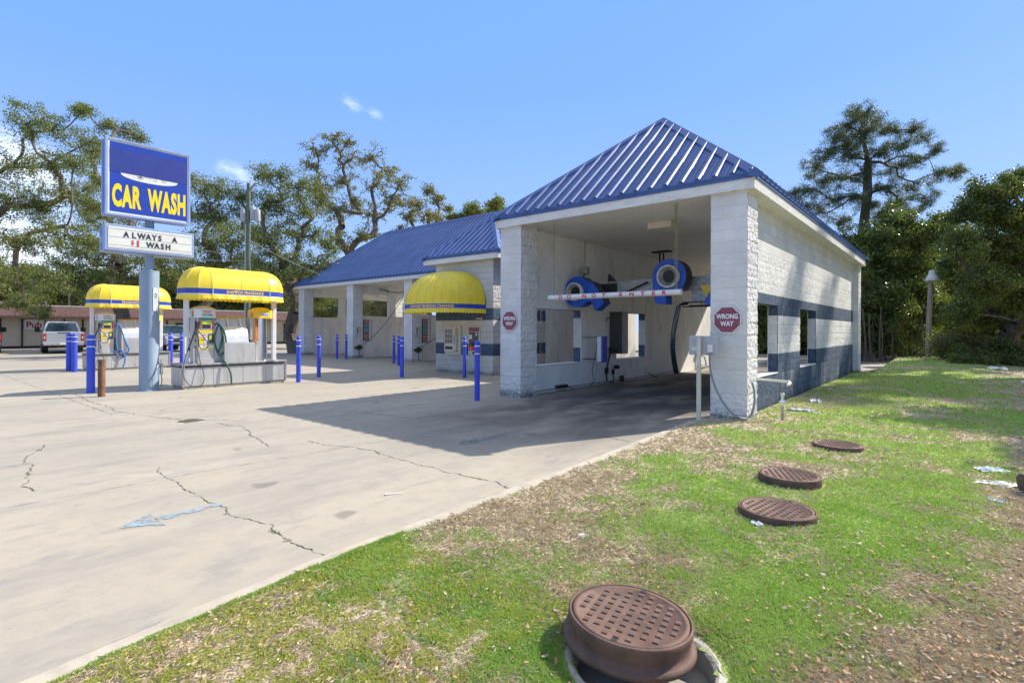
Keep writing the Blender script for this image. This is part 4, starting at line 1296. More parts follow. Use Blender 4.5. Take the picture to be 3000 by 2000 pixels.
# ================================================================== awnings
def stadium(cx, ya, yb, Rx, Ry, nend=6):
    """plan outline, counter-clockwise from above, with the ridge point each outline point hangs from"""
    out = []
    for i in range(nend + 1):       # far (+Y) end, from +X side to -X side
        t = math.pi * i / nend
        out.append((cx + Rx * math.cos(t), yb + Ry * math.sin(t), cx, yb))
    for i in range(nend + 1):       # near end
        t = math.pi + math.pi * i / nend
        out.append((cx + Rx * math.cos(t), ya + Ry * math.sin(t), cx, ya))
    m = (ya + yb) / 2
    k = nend + 1
    out.insert(k, (cx - Rx, m, cx, m)); out.append((cx + Rx, m, cx, m))
    return out
def awning_shell(outl, zb, H, closed=True, nt=12, power=1.0, sag=.0):
    mb = MB(); n = len(outl); v = []
    for (x, y, cx, cy) in outl:
        for j in range(nt + 1):
            t = j / nt * math.pi / 2
            c = math.cos(t) ** power
            v.append((cx + (x - cx) * c, cy + (y - cy) * c, zb + H * math.sin(t)))
    f = []
    for i in range(n if closed else n - 1):
        a, b = i * (nt + 1), ((i + 1) % n) * (nt + 1)
        for j in range(nt):
            f.append((a + j, b + j, b + j + 1, a + j + 1))
    # facets: smooth along the rib direction only, so give each gore its own vertices
    for q in f:
        pass
    for i in range(n if closed else n - 1):
        a, b = i * (nt + 1), ((i + 1) % n) * (nt + 1)
        vs = [v[a + j] for j in range(nt + 1)] + [v[b + j] for j in range(nt + 1)]
        mb.add(vs, [(j, nt + 1 + j, nt + 2 + j, j + 1) for j in range(nt)], True)
    return mb
def outline_path(outl, closed):
    P = [(x, y) for x, y, _, _ in outl]
    if closed: P.append(P[0])
    L = [0]
    for (a, b), (c, d) in zip(P, P[1:]): L.append(L[-1] + math.hypot(c - a, d - b))
    return P, L
def along(P, L, s, out=0.0):
    s = max(0, min(L[-1] - 1e-6, s))
    for i in range(len(L) - 1):
        if L[i + 1] >= s and L[i + 1] > L[i]:
            t = (s - L[i]) / (L[i + 1] - L[i])
            x = P[i][0] + (P[i + 1][0] - P[i][0]) * t; y = P[i][1] + (P[i + 1][1] - P[i][1]) * t
            dx, dy = (P[i + 1][0] - P[i][0]), (P[i + 1][1] - P[i][1]); l = math.hypot(dx, dy)
            return x + dy / l * out, y - dx / l * out
def band_strip(outl, z0, z1, out, closed, name, mat, parent, step=.06):
    P, L = outline_path(outl, closed)
    mb = MB(); pts = sorted(set([i * L[-1] / int(L[-1] / step) for i in range(int(L[-1] / step) + 1)] + L))
    v = []
    for s in pts:
        x, y = along(P, L, s, out); v += [(x, y, z0), (x, y, z1)]
    mb.add(v, [(2 * i, 2 * i + 2, 2 * i + 3, 2 * i + 1) for i in range(len(pts) - 1)])
    return mb.build(name, mat, parent)
def valance(outl, z1, depth, closed, mat, parent, scal=.115, seed=0):
    P, L = outline_path(outl, closed)
    k = int(L[-1] / scal); mb = MB(); v = []; m = k * 8
    for i in range(m + 1):
        s = i / m * L[-1]
        ph = (s / L[-1] * k) % 1
        wob = .022 * noise.noise((s * 3.2, seed, 0)) + .012 * math.sin(s * 21 + seed)
        x0, y0 = along(P, L, s, .004); x1, y1 = along(P, L, s, .016 + wob * .5); x2, y2 = along(P, L, s, .03 + wob)
        zl = z1 - depth * (.80 + .20 * abs(math.sin(ph * math.pi)) ** .6) + .010 * noise.noise((s * 2, 4, seed))
        v += [(x0, y0, z1), (x1, y1, (z1 + zl) / 2), (x2, y2, zl)]
    for i in range(m):
        a, b = 3 * i, 3 * i + 3
        mb.add([v[a], v[b], v[b + 1], v[a + 1], v[a + 2], v[b + 2]], [(0, 3, 2, 1)[::-1], (3, 4, 5, 2)[::-1]], True)
    return mb.build('valance', mat, parent)
def band_text(txt, outl, closed, s_mid, z, height, fit, out, parent, name='lettering'):
    P, L = outline_path(outl, closed)
    def fn(u, v):
        x, y = along(P, L, (s_mid + u) % L[-1], out); return (x, y, z + v)
    return lettering(txt, 1, fn, M['gold'], parent, bold=.03, height=height, fit=fit, name=name)
def seam_lines(outl, idxs, zb, H, power, parent, mat, r=.006, z_low=None):
    for i in idxs:
        mb = MB()
        x, y, cx, cy = outl[i]
        pts = []
        for j in range(13):
            t = j / 12 * math.pi / 2; c = math.cos(t) ** power
            k = 1.004
            pts.append((cx + (x - cx) * c * k, cy + (y - cy) * c * k, zb + H * math.sin(t) + .004))
        if z_low is not None: pts.insert(0, (cx + (x - cx) * 1.012, cy + (y - cy) * 1.012, z_low))
        mb.tube(pts, r, 5)
        mb.build('seam', mat, parent)

# ================================================================== vacuum islands
def island(name, X0, Y0, ln, hose_mat, near, label, text, order):
    """island running along Y from Y0, front face at X0 (+X side)"""
    w = .83
    o = empty(name, (X0 - w / 2, Y0 + ln / 2, G), label, 'vacuum island')
    Y1 = Y0 + ln
    mb = MB(); mb.bbox(X0 - w + .03, X0 - .03, Y0 + .03, Y1 - .03, G - .05, .06, .01); mb.build('plinth', M['concpad'], o)
    mb = MB(); mb.bbox(X0 - w, X0, Y0, Y1, .03, .505, .006); base = mb.build('clad_base', M['steel'], o)
    for y in [Y0 + ln * q for q in (.27, .55, .78)]:
        mb = MB(); mb.box(X0 + .0005, X0 + .0035, y - .003, y + .003, .03, .50); mb.build('panel_seam', M['galv'], base)
    for ya, yb in ((Y1 - .045, Y1 + .012), (Y0 - .012, Y0 + .045)):
        mb = MB(); mb.bbox(X0 - .03, X0 + .012, ya, yb, .0, .56, .004); mb.build('corner_trim', M['galv'], base)
    mb = MB(); mb.box(X0 + .001, X0 + .028, Y0 + .1, Y1 - .06, .512, .545); mb.box(X0 - w + .05, X0 - .1, Y0 - .028, Y0 - .001, .512, .545); mb.build('rubber_bumper', M['black'], base)
    mb = MB(); mb.bbox(X0 - w - .01, X0 + .015, Y0 - .015, Y1 + .015, .55, .60, .008); mb.build('top_slab', M['galv'], o)
    T = .60
    # posts
    for y in (Y0 + .16, Y0 + ln - .25):
        for x in (X0 - .25,):
            mb = MB(); mb.bbox(x - .055, x + .055, y - .055, y + .055, T, 2.42, .008); mb.build('post', M['white'], o)
    # canopy
    cx = X0 - w / 2 + .015; Rx = .61
    ol = stadium(cx, Y0 + .63, Y0 + 2.13, Rx, .62, 6)
    shell = awning_shell(ol, 2.56, .60, True, 12, .8)
    can = shell.build('canopy', M['yellow'], o)
    # the two shaded end gores are sun-bleached
    band_strip(ol, 2.425, 2.565, .004, True, 'blue_band', M['bandblue'], can)
    band_strip(ol, 2.405, 2.43, .006, True, 'trim_line', M['signwhite'], can)
    valance(ol, 2.42, .135, True, M['yellow'], can, seed=X0)
    mb = MB()
    for (x, y, c1, c2) in ol[:1] + ol[-2:-1] :
        mb.tube([(x + .008, y, 2.42), (x + .008, y, 2.57)], .008, 5)
    mb.build('band_joint', M['stripe'], can)
    seam_lines(ol, [0, 1, 2, 5, 6, 8, 9, 10, 11, 12, 13, 14, 15], 2.56, .60, .8, can, M['yellow_worn'], .0055)
    P, L = outline_path(ol, True)
    # +X side: outline runs ... near end ... then up the +X side through the inserted midpoint to the start
    s0 = L[14]          # start of +X straight
    band_text(text, ol, True, s0 + .83, 2.452, .085, .98, .010, can)
    band_text('VACUUM', ol, True, L[9] + .02, 2.452, .085, .30, .010, can)
    # vacuum machine
    v = empty('vacuum_machine', (X0 - .36, Y0 + .60, T), order + ' white capped vacuum machine with colourful stickers on its island', 'vacuum', 'combination vacuum machines')
    vx0, vx1, vy0, vy1 = X0 - .60, X0 - .10, Y0 + .37, Y0 + .80
    mb = MB(); mb.bbox(vx0, vx1, vy0, vy1, T, 1.82, .015); mb.bbox(vx1 - .01, vx1 + .012, vy0 + .02, vy1 - .02, T + .14, 1.80, .006); mb.bbox(vx1 - .01, vx1 + .02, vy0 + .01, vy1 - .01, T, T + .14, .006)
    body = mb.build('body', M['steel'], v)
    # octagonal lid
    cxx, cyy = (vx0 + vx1) / 2, (vy0 + vy1) / 2; a, b = .31, .27; q = .13
    oc = [(a, -b + q), (a, b - q), (a - q, b), (-a + q, b), (-a, b - q), (-a, -b + q), (-a + q, -b), (a - q, -b)]
    mb = MB(); mb.prism([(cxx + x, cyy + y) for x, y in oc], 'Z', 1.80, 2.03); hood = mb.build('hood', M['white'], v)
    mb = MB(); vv = [(cxx + x * 1.01, cyy + y * 1.01, 2.0305) for x, y in oc] + [(cxx + x * .66, cyy + y * .66, 2.09) for x, y in oc] + [(cxx + x * .2, cyy + y * .2, 2.12) for x, y in oc]
    mb.add(vv, [(i, (i + 1) % 8, 8 + (i + 1) % 8, 8 + i) for i in range(8)] + [(8 + i, 8 + (i + 1) % 8, 16 + (i + 1) % 8, 16 + i) for i in range(8)] + [tuple(range(16, 24))])
    mb.build('dome', M['cream'], hood)
    xf = cxx + a + .002
    mb = MB(); mb.box(xf - .001, xf + .001, cyy - .13, cyy + .13, 1.975, 1.985); mb.box(xf - .001, xf + .001, cyy - .12, cyy + .12, 1.925, 1.93)
    lettering('COMBINATION', 1, onX(xf, cyy, 1.94), None, None, bold=.02, height=.028, fit=.2, mb=mb); mb.build('sticker', M['red'], hood)
    lettering('VACUUM', 1, onX(xf, cyy, 1.85), M['green'], hood, bold=.045, fit=.25, height=.055)
    # side sticker on the -Y chamfer
    mb = MB(); yy = vy0 - .056
    mb.quad((cxx + .05, yy, 1.90), (cxx + .17, yy, 1.90), (cxx + .17, yy, 1.99), (cxx + .05, yy, 1.99)); mb.build('sticker', M['orange'], hood)
    mb = MB(); mb.quad((cxx + .05, yy, 1.83), (cxx + .17, yy, 1.83), (cxx + .17, yy, 1.895), (cxx + .05, yy, 1.895)); mb.build('sticker', M['green'], hood)
    xf = vx1 + .0135
    def st(a, b, c, d, m, nm='sticker', e=0):
        mb = MB(); mb.box(xf, xf + .0015 + e, vy0 + a, vy0 + b, c, d); return mb.build(nm, m, body)
    st(.03, .40, 1.74, 1.79, M['green']); st(.035, .07, 1.50, 1.73, M['red']); st(.36, .395, 1.50, 1.73, M['red'])
    st(.085, .345, 1.50, 1.74, M['greypaint'], 'coin_panel', .01); 
    mb = MB(); mb.bbox(xf + .0125, xf + .03, vy0 + .10, vy0 + .33, 1.63, 1.71, .004); mb.build('coin_hood', M['yelleafpaint'], body)
    mb = MB(); mb.box(xf + .0125, xf + .016, vy0 + .11, vy0 + .32, 1.52, 1.61); mb.build('coin_slot_plate', M['darkmetal'], body)
    st(.03, .40, 1.40, 1.475, M['yellow']); st(.03, .24, 1.30, 1.385, M['white']); st(.10, .22, 1.33, 1.36, M['red'], e=.001); st(.03, .15, 1.10, 1.285, M['yellow']); st(.16, .24, 1.13, 1.27, M['white'])
    st(.27, .39, 1.12, 1.37, M['steeldark'], 'bill_slot', .012); st(.285, .345, 1.22, 1.33, M['yelleafpaint'], e=.014); st(.03, .40, 1.01, 1.07, M['white']); st(.03, .40, .965, 1.008, M['yellow'])
    lettering('VACUUM', 1, onX(xf + .003, vy0 + .135, 1.205), M['ink'], body, bold=.02, fit=.10, height=.035)
    lettering('$1.00', 1, onX(xf + .003, vy0 + .2, 1.02), M['red'], body, bold=.02, fit=.12, height=.035)
    # left side sticker column (faces -Y)
    for i in range(9):
        mb = MB(); mb.box(vx1 - .16, vx1 - .05, vy0 - .003, vy0 - .0005, .98 + i * .088, .98 + i * .088 + .082); mb.build('sticker', [M['red'], M['yellow'], M['hosegreen'], M['orange'], M['hosegreen'], M['yellow'], M['green'], M['orange'], M['red']][i], body)
    # side pipe with black nozzle holder and hose
    mb = MB(); mb.cyl((vx1 + .0, vy0 - .07, T), (vx1 - .0, vy0 - .07, 1.0), .035, n=12); mb.build('pipe', M['chrome'], v)
    mb = MB(); mb.bbox(vx1 - .02, vx1 + .08, vy0 - .06, vy0 + .02, 1.52, 1.70, .02); mb.build('nozzle_holder', M['black'], v)
    nx, ny = vx1 + .06, vy0 - .03
    A = [(nx, ny, 1.62), (nx + .02, ny - .02, 1.45), (nx + .06, ny + .02, 1.25), (nx + .05, ny + .04, 1.05), (nx + .05, ny + .14, .97), (nx + .05, ny + .24, 1.02), (nx + .05, ny + .24, 1.14), (nx + .04, ny + .14, 1.30), (nx + .02, ny + .03, 1.45), (nx, ny, 1.56)]
    B = [(nx, ny, 1.60), (nx + .04, ny - .12, 1.25), (nx + .08, ny - .27, .85), (nx + .16, ny - .36, .55), (nx + .16, ny - .36, .30), (nx + .12, ny - .20, .06), (nx + .14, ny + .0, .0), (nx + .16, ny + .12, .18), (nx + .12, ny + .10, .45), (nx + .06, ny + .06, .66), (nx + .02, ny + .04, .9)]
    def sm(pts, k=6):
        out = []; n = len(pts)
        for i in range(n - 1):
            p0, p1, p2, p3 = [Vector(pts[max(0, min(n - 1, j))]) for j in (i - 1, i, i + 1, i + 2)]
            for q in range(k):
                t = q / k
                out.append(.5 * ((2 * p1) + (-p0 + p2) * t + (2 * p0 - 5 * p1 + 4 * p2 - p3) * t * t + (-p0 + 3 * p1 - 3 * p2 + p3) * t ** 3))
        out.append(Vector(pts[-1])); return out
    mb = MB(); mb.tube(sm(A), .012, 7); mb.build('shampoo_hose', M['black'], v)
    mb = MB(); BB = sm(B); mb.tube(BB, [.020 if p.z > .95 and i < 12 else .009 for i, p in enumerate(BB)], 7); mb.build('shampoo_hose', M['black'], v)
    hx, hy = vx1 + .03, vy1 + .06
    if near:
        Hs = [[(hx - .05, vy1, 1.60), (hx + .03, hy, 1.66), (hx + .05, hy + .14, 1.45), (hx + .05, hy + .20, 1.1), (hx + .02, hy + .18, .92), (hx, hy + .06, .80), (hx + .04, hy + .02, .90), (hx + .04, hy + .10, 1.30), (hx + .02, hy + .04, 1.62)],
              [(hx + .0, hy + .02, 1.66), (hx + .02, hy - .06, 1.3), (hx + .02, hy - .04, .95), (hx + .04, hy + .08, .75), (hx + .14, hy + .18, .55), (hx + .19, hy + .26, .30), (hx + .19, hy + .28, .02)],
              [(hx + .0, hy - .02, 1.55), (hx + .03, hy - .08, 1.2), (hx + .03, hy + .02, .92), (hx + .06, hy + .12, 1.25), (hx + .03, hy + .05, 1.58)]]
    else:
        Hs = [[(hx - .05, vy1, 1.58), (hx + .03, hy, 1.66), (hx + .05, hy + .10, 1.6), (hx + .08, hy + .24, 1.1), (hx + .14, hy + .36, .72), (hx + .12, hy + .26, .50), (hx + .12, hy + .10, .42), (hx + .10, hy - .04, .60), (hx + .12, hy + .10, .72), (hx + .16, hy + .22, .5), (hx + .20, hy + .22, .25), (hx + .24, hy + .12, -.02)],
              [(hx, hy - .02, 1.64), (hx + .03, hy - .02, 1.2), (hx + .05, hy + .02, .74), (hx + .1, hy + .12, .68)]]
    for Hh in Hs:
        mb = MB(); mb.tube(sm(Hh), .021 if near else .025, 9); mb.build('vacuum_hose', hose_mat, v)
    # trash / mat box with curved flap lid
    t = empty('mat_washer', (X0 - .36, Y0 + 1.41, T), order + ' grey steel floor mat cleaner box with sloped white flap, on the vacuum island', 'mat cleaner', 'mat cleaners')
    ty0, ty1 = Y0 + 1.00, Y0 + 1.82
    mb = MB(); mb.bbox(X0 - .66, X0 + .018, ty0, ty1, T - .02, 1.13, .008); mb.build('bin', M['steel'], t)
    mb = MB(); mb.prism([(X0 - .66, 1.13), (X0 - .08, 1.13), (X0 - .24, 1.58), (X0 - .34, 1.80), (X0 - .40, 1.83), (X0 - .66, 1.70)], 'Y', ty0 + .01, ty1 - .14); hd = mb.build('housing', M['steel'], t)
    mb = MB(); pf = [(X0 - .055, 1.14), (X0 - .085, 1.32), (X0 - .14, 1.48), (X0 - .215, 1.575), (X0 - .225, 1.57), (X0 - .155, 1.47), (X0 - .10, 1.32), (X0 - .07, 1.14)]
    mb.prism(pf, 'Y', ty0 + .03, ty1 - .15); mb.build('flap', M['chromewhite'], t)
    for y in (ty0 + .18, ty0 + .52):
        mb = MB(); mb.prism([(X0 - .205, 1.57), (X0 - .19, 1.60), (X0 - .31, 1.82), (X0 - .33, 1.80)], 'Y', y - .022, y + .022); mb.build('hinge_strap', M['white'], t)
    mb = MB(); mb.bbox(X0 - .60, X0 - .37, ty0 + .02, ty1 - .15, 1.80, 1.86, .006); mb.build('orange_cap', M['orangecap'], t)
    # vending cylinder with yellow hood
    c = empty('fragrance_dispenser', (X0 - .33, Y0 + 2.09, T), order + ' polished steel cylinder dispenser with a yellow hood, on the vacuum island', 'dispenser', 'yellow hooded dispensers')
    cy = Y0 + 2.10; cxc = X0 - .32
    mb = MB(); mb.cyl((cxc, cy, T), (cxc, cy, 1.83), .19, n=32); mb.lathe([(.193, .57), (.193, .58)], (cxc, cy, T), 32); mb.lathe([(.1935, .0), (.1935, .35)], (cxc, cy, T), 32)
    cyb = mb.build('cylinder', M['chrome'], c)
    mb = MB(); mb.bbox(cxc - .12, cxc + .16, cy - .34, cy - .17, 1.20, 1.82, .01); mb.build('side_cabinet', M['steel'], c)
    mb = MB(); mb.bbox(cxc + .1601, cxc + .185, cy - .24, cy - .155, 1.15, 1.80, .01); sp_ = mb.build('fragrance_strip', M['orangecap'], c)
    mb = MB(); mb.bbox(cxc + .1855, cxc + .19, cy - .225, cy - .17, 1.20, 1.78, .002); mb.build('strip_face', M['red'], sp_)
    mb = MB()
    for i, ch in enumerate('FRAGRANCE'): lettering(ch, 1, onX(cxc + .1915, cy - .197, 1.715 - i * .06), None, None, bold=.02, height=.042, width=.8, mb=mb)
    mb.build('lettering', M['signyellow'], sp_)
    a, b, q = .30, .27, .12
    oc = [(a, -b + q), (a, b - q), (a - q, b), (-a + q, b), (-a, b - q), (-a, -b + q), (-a + q, -b), (a - q, -b)]
    mb = MB(); mb.prism([(cxc + x, cy + y) for x, y in oc], 'Z', 1.81, 2.03); hd = mb.build('hood', M['yellowp'], c)
    mb = MB(); vv = [(cxc + x, cy + y, 2.0305) for x, y in oc] + [(cxc + x * .62, cy + y * .62, 2.10) for x, y in oc] + [(cxc + x * .2, cy + y * .2, 2.125) for x, y in oc]
    mb.add(vv, [(i, (i + 1) % 8, 8 + (i + 1) % 8, 8 + i) for i in range(8)] + [(8 + i, 8 + (i + 1) % 8, 16 + (i + 1) % 8, 16 + i) for i in range(8)] + [tuple(range(16, 24))])
    mb.build('dome', M['yellowp'], hd)
    mb = MB(); mb.box(cxc + a + .001, cxc + a + .003, cy - .10, cy + .12, 1.86, 1.96); mb.build('sticker', M['white'], hd)
    lettering('FRAGRANCE', 1, onX(cxc + a + .0045, cy + .01, 1.885), M['ink'], hd, bold=.02, fit=.18, height=.04)
    mb = MB(); mb.box(cxc + .04, cxc + .16, cy - b - .003, cy - b - .001, 1.87, 1.97); mb.build('sticker', M['orange'], hd)
    mb = MB(); mb.box(cxc + .30 - .04, cxc + .30 - .0, cy + .0, cy + .0001, 1.0, 1.0001)
    return o
M['yelleafpaint'] = pm('lime_yellow_plastic', (.62, .62, .03), .4, var=.1, scale=20)
M['orangecap'] = pm('orange_paint', (.72, .38, .04), .5, var=.12, scale=6)
M['yellowp'] = pm('yellow_plastic_hood', (.85, .52, .01), .4, var=.06, scale=5, coat=.3)
M['chromewhite'] = pm('pale_steel_flap', (.70, .71, .72), .38, metal=.35, var=.06, scale=4, dirt=(.4, .4, .38), dirt_amt=.3)
island('vacuum_island', -12.40, -4.50, 2.72, M['hosegreen'], True, 'nearer steel clad vacuum island with yellow barrel canopy reading SHAMPOO FRAGRANCE', 'SHAMPOO FRAGRANCE', 'nearer')
island('vacuum_island', -21.40, -4.62, 2.62, M['hoseblue'], False, 'farther steel clad vacuum island with yellow barrel canopy, partly behind the sign pole', 'FRAGRANCE SHAMPOO', 'farther')
for o_ in COL.objects:
    if o_.get('category') == 'vacuum island': o_['group'] = 'vacuum islands'

# ================================================================== vending wall
aw = empty('dome_awning', (-11.15, 3.9, 2.05), 'half dome yellow awning reading CHANGE VENDING CHANGE on the vending room', 'awning')
ax, aa, ab = -11.15, 1.50, 1.80
ol = []
NG = 16
for i in range(NG + 1):
    t = math.pi + math.pi * i / NG
    c_, s_ = math.cos(t), math.sin(t)
    ol.append((ax + aa * math.copysign(abs(c_) ** .82, c_), 3.885 + ab * math.copysign(abs(s_) ** .82, s_), ax, 3.885))
sh = awning_shell(ol, 2.36, 1.22, False, 14, .74)
can = sh.build('canopy', M['yellow'], aw)
band_strip(ol, 2.215, 2.365, .004, False, 'blue_band', M['bandblue'], can)
band_strip(ol, 2.195, 2.22, .006, False, 'trim_line', M['gold'], can)
valance(ol, 2.21, .15, False, M['yellow'], can, seed=3)
seam_lines(ol, range(1, NG), 2.36, 1.22, .74, can, M['yellow_worn'], .006)
mb = MB(); mb.tube([(ax + aa * math.cos(t), 3.875, 2.36 + 1.22 * math.sin(t)) for t in [i * math.pi / 24 for i in range(25)]], .016, 6); mb.build('wall_hoop', M['darkmetal'], aw)
P, L = outline_path(ol, False)
band_text('CHANGE VENDING CHANGE', ol, False, L[-1] * .60, 2.245, .09, 1.75, .011, can)
band_text('CHANGE', ol, False, L[-1] * .27, 2.245, .09, .48, .011, can)
# candy / towel vending machine
vm = empty('vending_machine', (-11.1, 3.88, .62), 'cream wall vending machine with nine dark windows under the dome awning', 'vending machine')
y0 = VY - .012
mb = MB(); mb.bbox(-11.62, -10.82, y0 - .07, y0 + .03, .60, 1.66, .01); mb.build('surround', M['cream'], vm)
mb = MB(); mb.bbox(-11.57, -10.95, y0 - .16, y0 - .071, .70, 1.58, .012); bd = mb.build('body', M['cream'], vm)
for i in range(3):
    for j in range(3):
        xa = -11.53 + i * .138; za = 1.02 + j * .175
        mb = MB(); mb.box(xa, xa + .12, y0 - .1635, y0 - .1605, za, za + .155); mb.build('window', M['darkglass'], bd)
mb = MB(); mb.bbox(-11.50, -11.13, y0 - .168, y0 - .1605, .80, .90, .003); mb.build('delivery_slot', M['darkmetal'], bd)
mb = MB(); mb.bbox(-11.10, -10.97, y0 - .172, y0 - .1605, .98, 1.52, .003); cp = mb.build('coin_panel', M['greypaint'], bd)
mb = MB(); mb.box(-11.08, -11.00, y0 - .176, y0 - .1725, 1.32, 1.50); mb.build('sticker', M['gold'], cp)
for z in (1.06, 1.16, 1.24): 
    mb = MB(); mb.cyl((-11.035, y0 - .18, z), (-11.035, y0 - .1725, z), .016, n=10); mb.build('button', M['darkmetal'], cp)
mb = MB(); mb.cyl((-11.0, y0 - .17, .76), (-11.0, y0 - .161, .76), .022, n=12); mb.build('lock', M['darkmetal'], bd)
mb = MB(); mb.box(-11.45, -11.05, y0 - .074, y0 - .0705, 1.60, 1.64); hp = mb.build('header_strip', M['signwhite'], vm)
lettering('VENDING', 1, onY(y0 - .0755, -11.25, 1.607), M['ink'], hp, bold=.02, fit=.34, height=.026)
# coin changer
cm = empty('coin_changer', (-10.15, 3.88, .62), 'coin changer panel with dark face, red foot and faded red header in the vending wall', 'change machine')
mb = MB(); mb.bbox(-10.45, -9.90, y0 - .04, y0 + .03, .62, 1.60, .008); mb.build('surround', M['cream'], cm)
mb = MB(); mb.box(-10.43, -9.92, y0 - .044, y0 - .0405, 1.44, 1.585); mb.build('faded_header', M['fadedred'] if 'fadedred' in M else M['stopred'], cm)
mb = MB(); mb.bbox(-10.40, -9.96, y0 - .07, y0 - .041, .78, 1.42, .006); fc = mb.build('face', M['steeldark'], cm)
mb = MB(); mb.box(-10.38, -10.24, y0 - .0735, y0 - .0705, 1.18, 1.33); mb.box(-10.06, -9.99, y0 - .0735, y0 - .0705, 1.30, 1.39); mb.build('label', M['white'], fc)
mb = MB(); mb.box(-10.395, -9.965, y0 - .0735, y0 - .0705, .785, .93); mb.build('red_foot', M['red'], fc)
mb = MB(); mb.cyl((-10.30, y0 - .078, .855), (-10.30, y0 - .074, .855), .04, n=14); mb.build('round_mark', M['gold'], fc)
mb = MB(); mb.bbox(-10.25, -10.10, y0 - .10, y0 - .071, .95, 1.06, .01); mb.build('bill_slot', M['darkmetal'], fc)
mb = MB(); mb.bbox(-10.22, -10.05, y0 - .09, y0 - .041, .66, .73, .01); mb.build('coin_cup', M['darkmetal'], cm)
hn = MB(); hn.bbox(-10.13, -9.77, y0 - .012, y0 - .001, 1.84, 1.955, .002); hno = hn.build('house_number', M['brown'], None, 'small dark plate with pale house number 1062 above the coin changer', 'number plate')
lettering('1062', 1, onY(y0 - .0145, -9.95, 1.86), M['signwhite'], hno, bold=.02, fit=.32, height=.075)

# ================================================================== wash bay fittings in the self-serve wing
M['menublue'] = pm('menu_blue', (.10, .22, .34), .5, var=.2, scale=20)
M['menuteal'] = pm('menu_teal', (.05, .26, .28), .5, var=.2, scale=20)
for k, (xw, nm) in enumerate(((-22.39, 'first'), (-17.46, 'second'))):
    bd = empty('menu_board', (xw, 7.95, .85), 'striped wash menu board on the tan partition seen through the leftmost pair of columns' if k == 0 else 'striped wash menu board on the partition nearest the vending room', 'menu board', 'menu boards in the bays')
    mb = MB(); mb.box(xw + .001, xw + .02, 7.68, 8.24, .86, 2.02); mb.build('frame', M['darkmetal'], bd)
    rows = ['red', 'steeldark', 'menublue', 'hosegreen', 'menuteal', 'menuteal', 'brown', 'pipered', 'red', 'navycar']
    for i, r in enumerate(rows):
        z = 2.0 - (i + 1) * .112
        mb = MB(); mb.box(xw + .021, xw + .026, 7.70, 8.02, z + .006, z + .104); rr = mb.build('row_panel', M[r], bd)
        mb = MB(); mb.box(xw + .021, xw + .024, 8.03, 8.22, z + .006, z + .104); mb.build('row_panel', M['tan'], bd)
        mb = MB(); mb.box(xw + .0265, xw + .028, 7.73, 7.98, z + .04, z + .07); mb.build('row_text', M['white'], rr)
    xc = xw + .21
    cb = empty('coin_meter', (xc, 7.2, 1.2), 'grey coin meter box on the block column beside the %s menu board' % ('left' if k == 0 else 'right'), 'coin meter', 'bay coin meters')
    mb = MB(); mb.bbox(xc, xc + .10, 7.07, 7.34, 1.22, 1.61, .01); bx = mb.build('box', M['greypaint'], cb)
    mb = MB(); mb.box(xc + .101, xc + .104, 7.16, 7.25, 1.36, 1.56); mb.build('sticker', M['yellow'], bx)
    mb = MB(); mb.box(xc + .101, xc + .104, 7.09, 7.15, 1.30, 1.58); mb.build('sticker', M['bandblue'], bx)
    mb = MB(); mb.box(xc + .101, xc + .106, 7.20, 7.32, 1.25, 1.33); mb.build('sticker', M['white'], bx)
    cl = empty('mat_clamp', (xc, 7.3, .4), 'dark rusty floor mat clamp on the bay column under the %s coin meter' % ('left' if k == 0 else 'right'), 'mat clamp', 'floor mat clamps')
    mb = MB(); mb.bbox(xc, xc + .06, 7.0, 7.50, .47, .57, .01); mb.bbox(xc + .0, xc + .09, 7.18, 7.36, .39, .66, .01); mb.build('clamp_bar', M['rust2'] if 'rust2' in M else M['darkmetal'], cl)
    mb = MB(); mb.tube([(xc + .05, 7.27, .39), (xc + .05, 7.28, .1), (xc + .05, 7.3, .0)], .012, 6); mb.build('drain_pipe', M['darkmetal'], cl)
    bm = empty('spray_boom', (xw + .1, 9.0, 3.9), 'overhead swivel boom with drooping black hose in the %s open bay' % ('left of the two visible' if k == 0 else 'rightmost'), 'boom', 'overhead booms')
    cxx = xw + 1.9 if k == 0 else xw + 2.4
    mb = MB(); mb.cyl((cxx, 9.0, 3.93), (cxx, 9.0, 3.50), .03, n=8); mb.tube([(cxx, 9.0, 3.52), (cxx - 1.1, 8.95, 3.58), (cxx - 2.0, 8.7, 3.75), (cxx - 2.0, 8.7, 3.9)], .022, 6); mb.tube([(cxx - 1.3, 8.95, 3.66), (cxx - 2.0, 8.7, 3.86)], .02, 6); mb.tube([(cxx + .0, 9.0, 3.5), (cxx + .9, 9.1, 3.7)], .018, 6); mb.build('arm', M['darkmetal'], bm)
    hs = []
    for i in range(17):
        t = i / 16
        hs.append((cxx + .1 + (xc + .08 - cxx - .1) * t, 9.0 + (7.35 - 9.0) * t, 3.5 + (.62 - 3.5) * t - 1.05 * 4 * t * (1 - t) * .35))
    mb = MB(); mb.tube(hs, .014, 6); mb.build('hose', M['black'], bm)

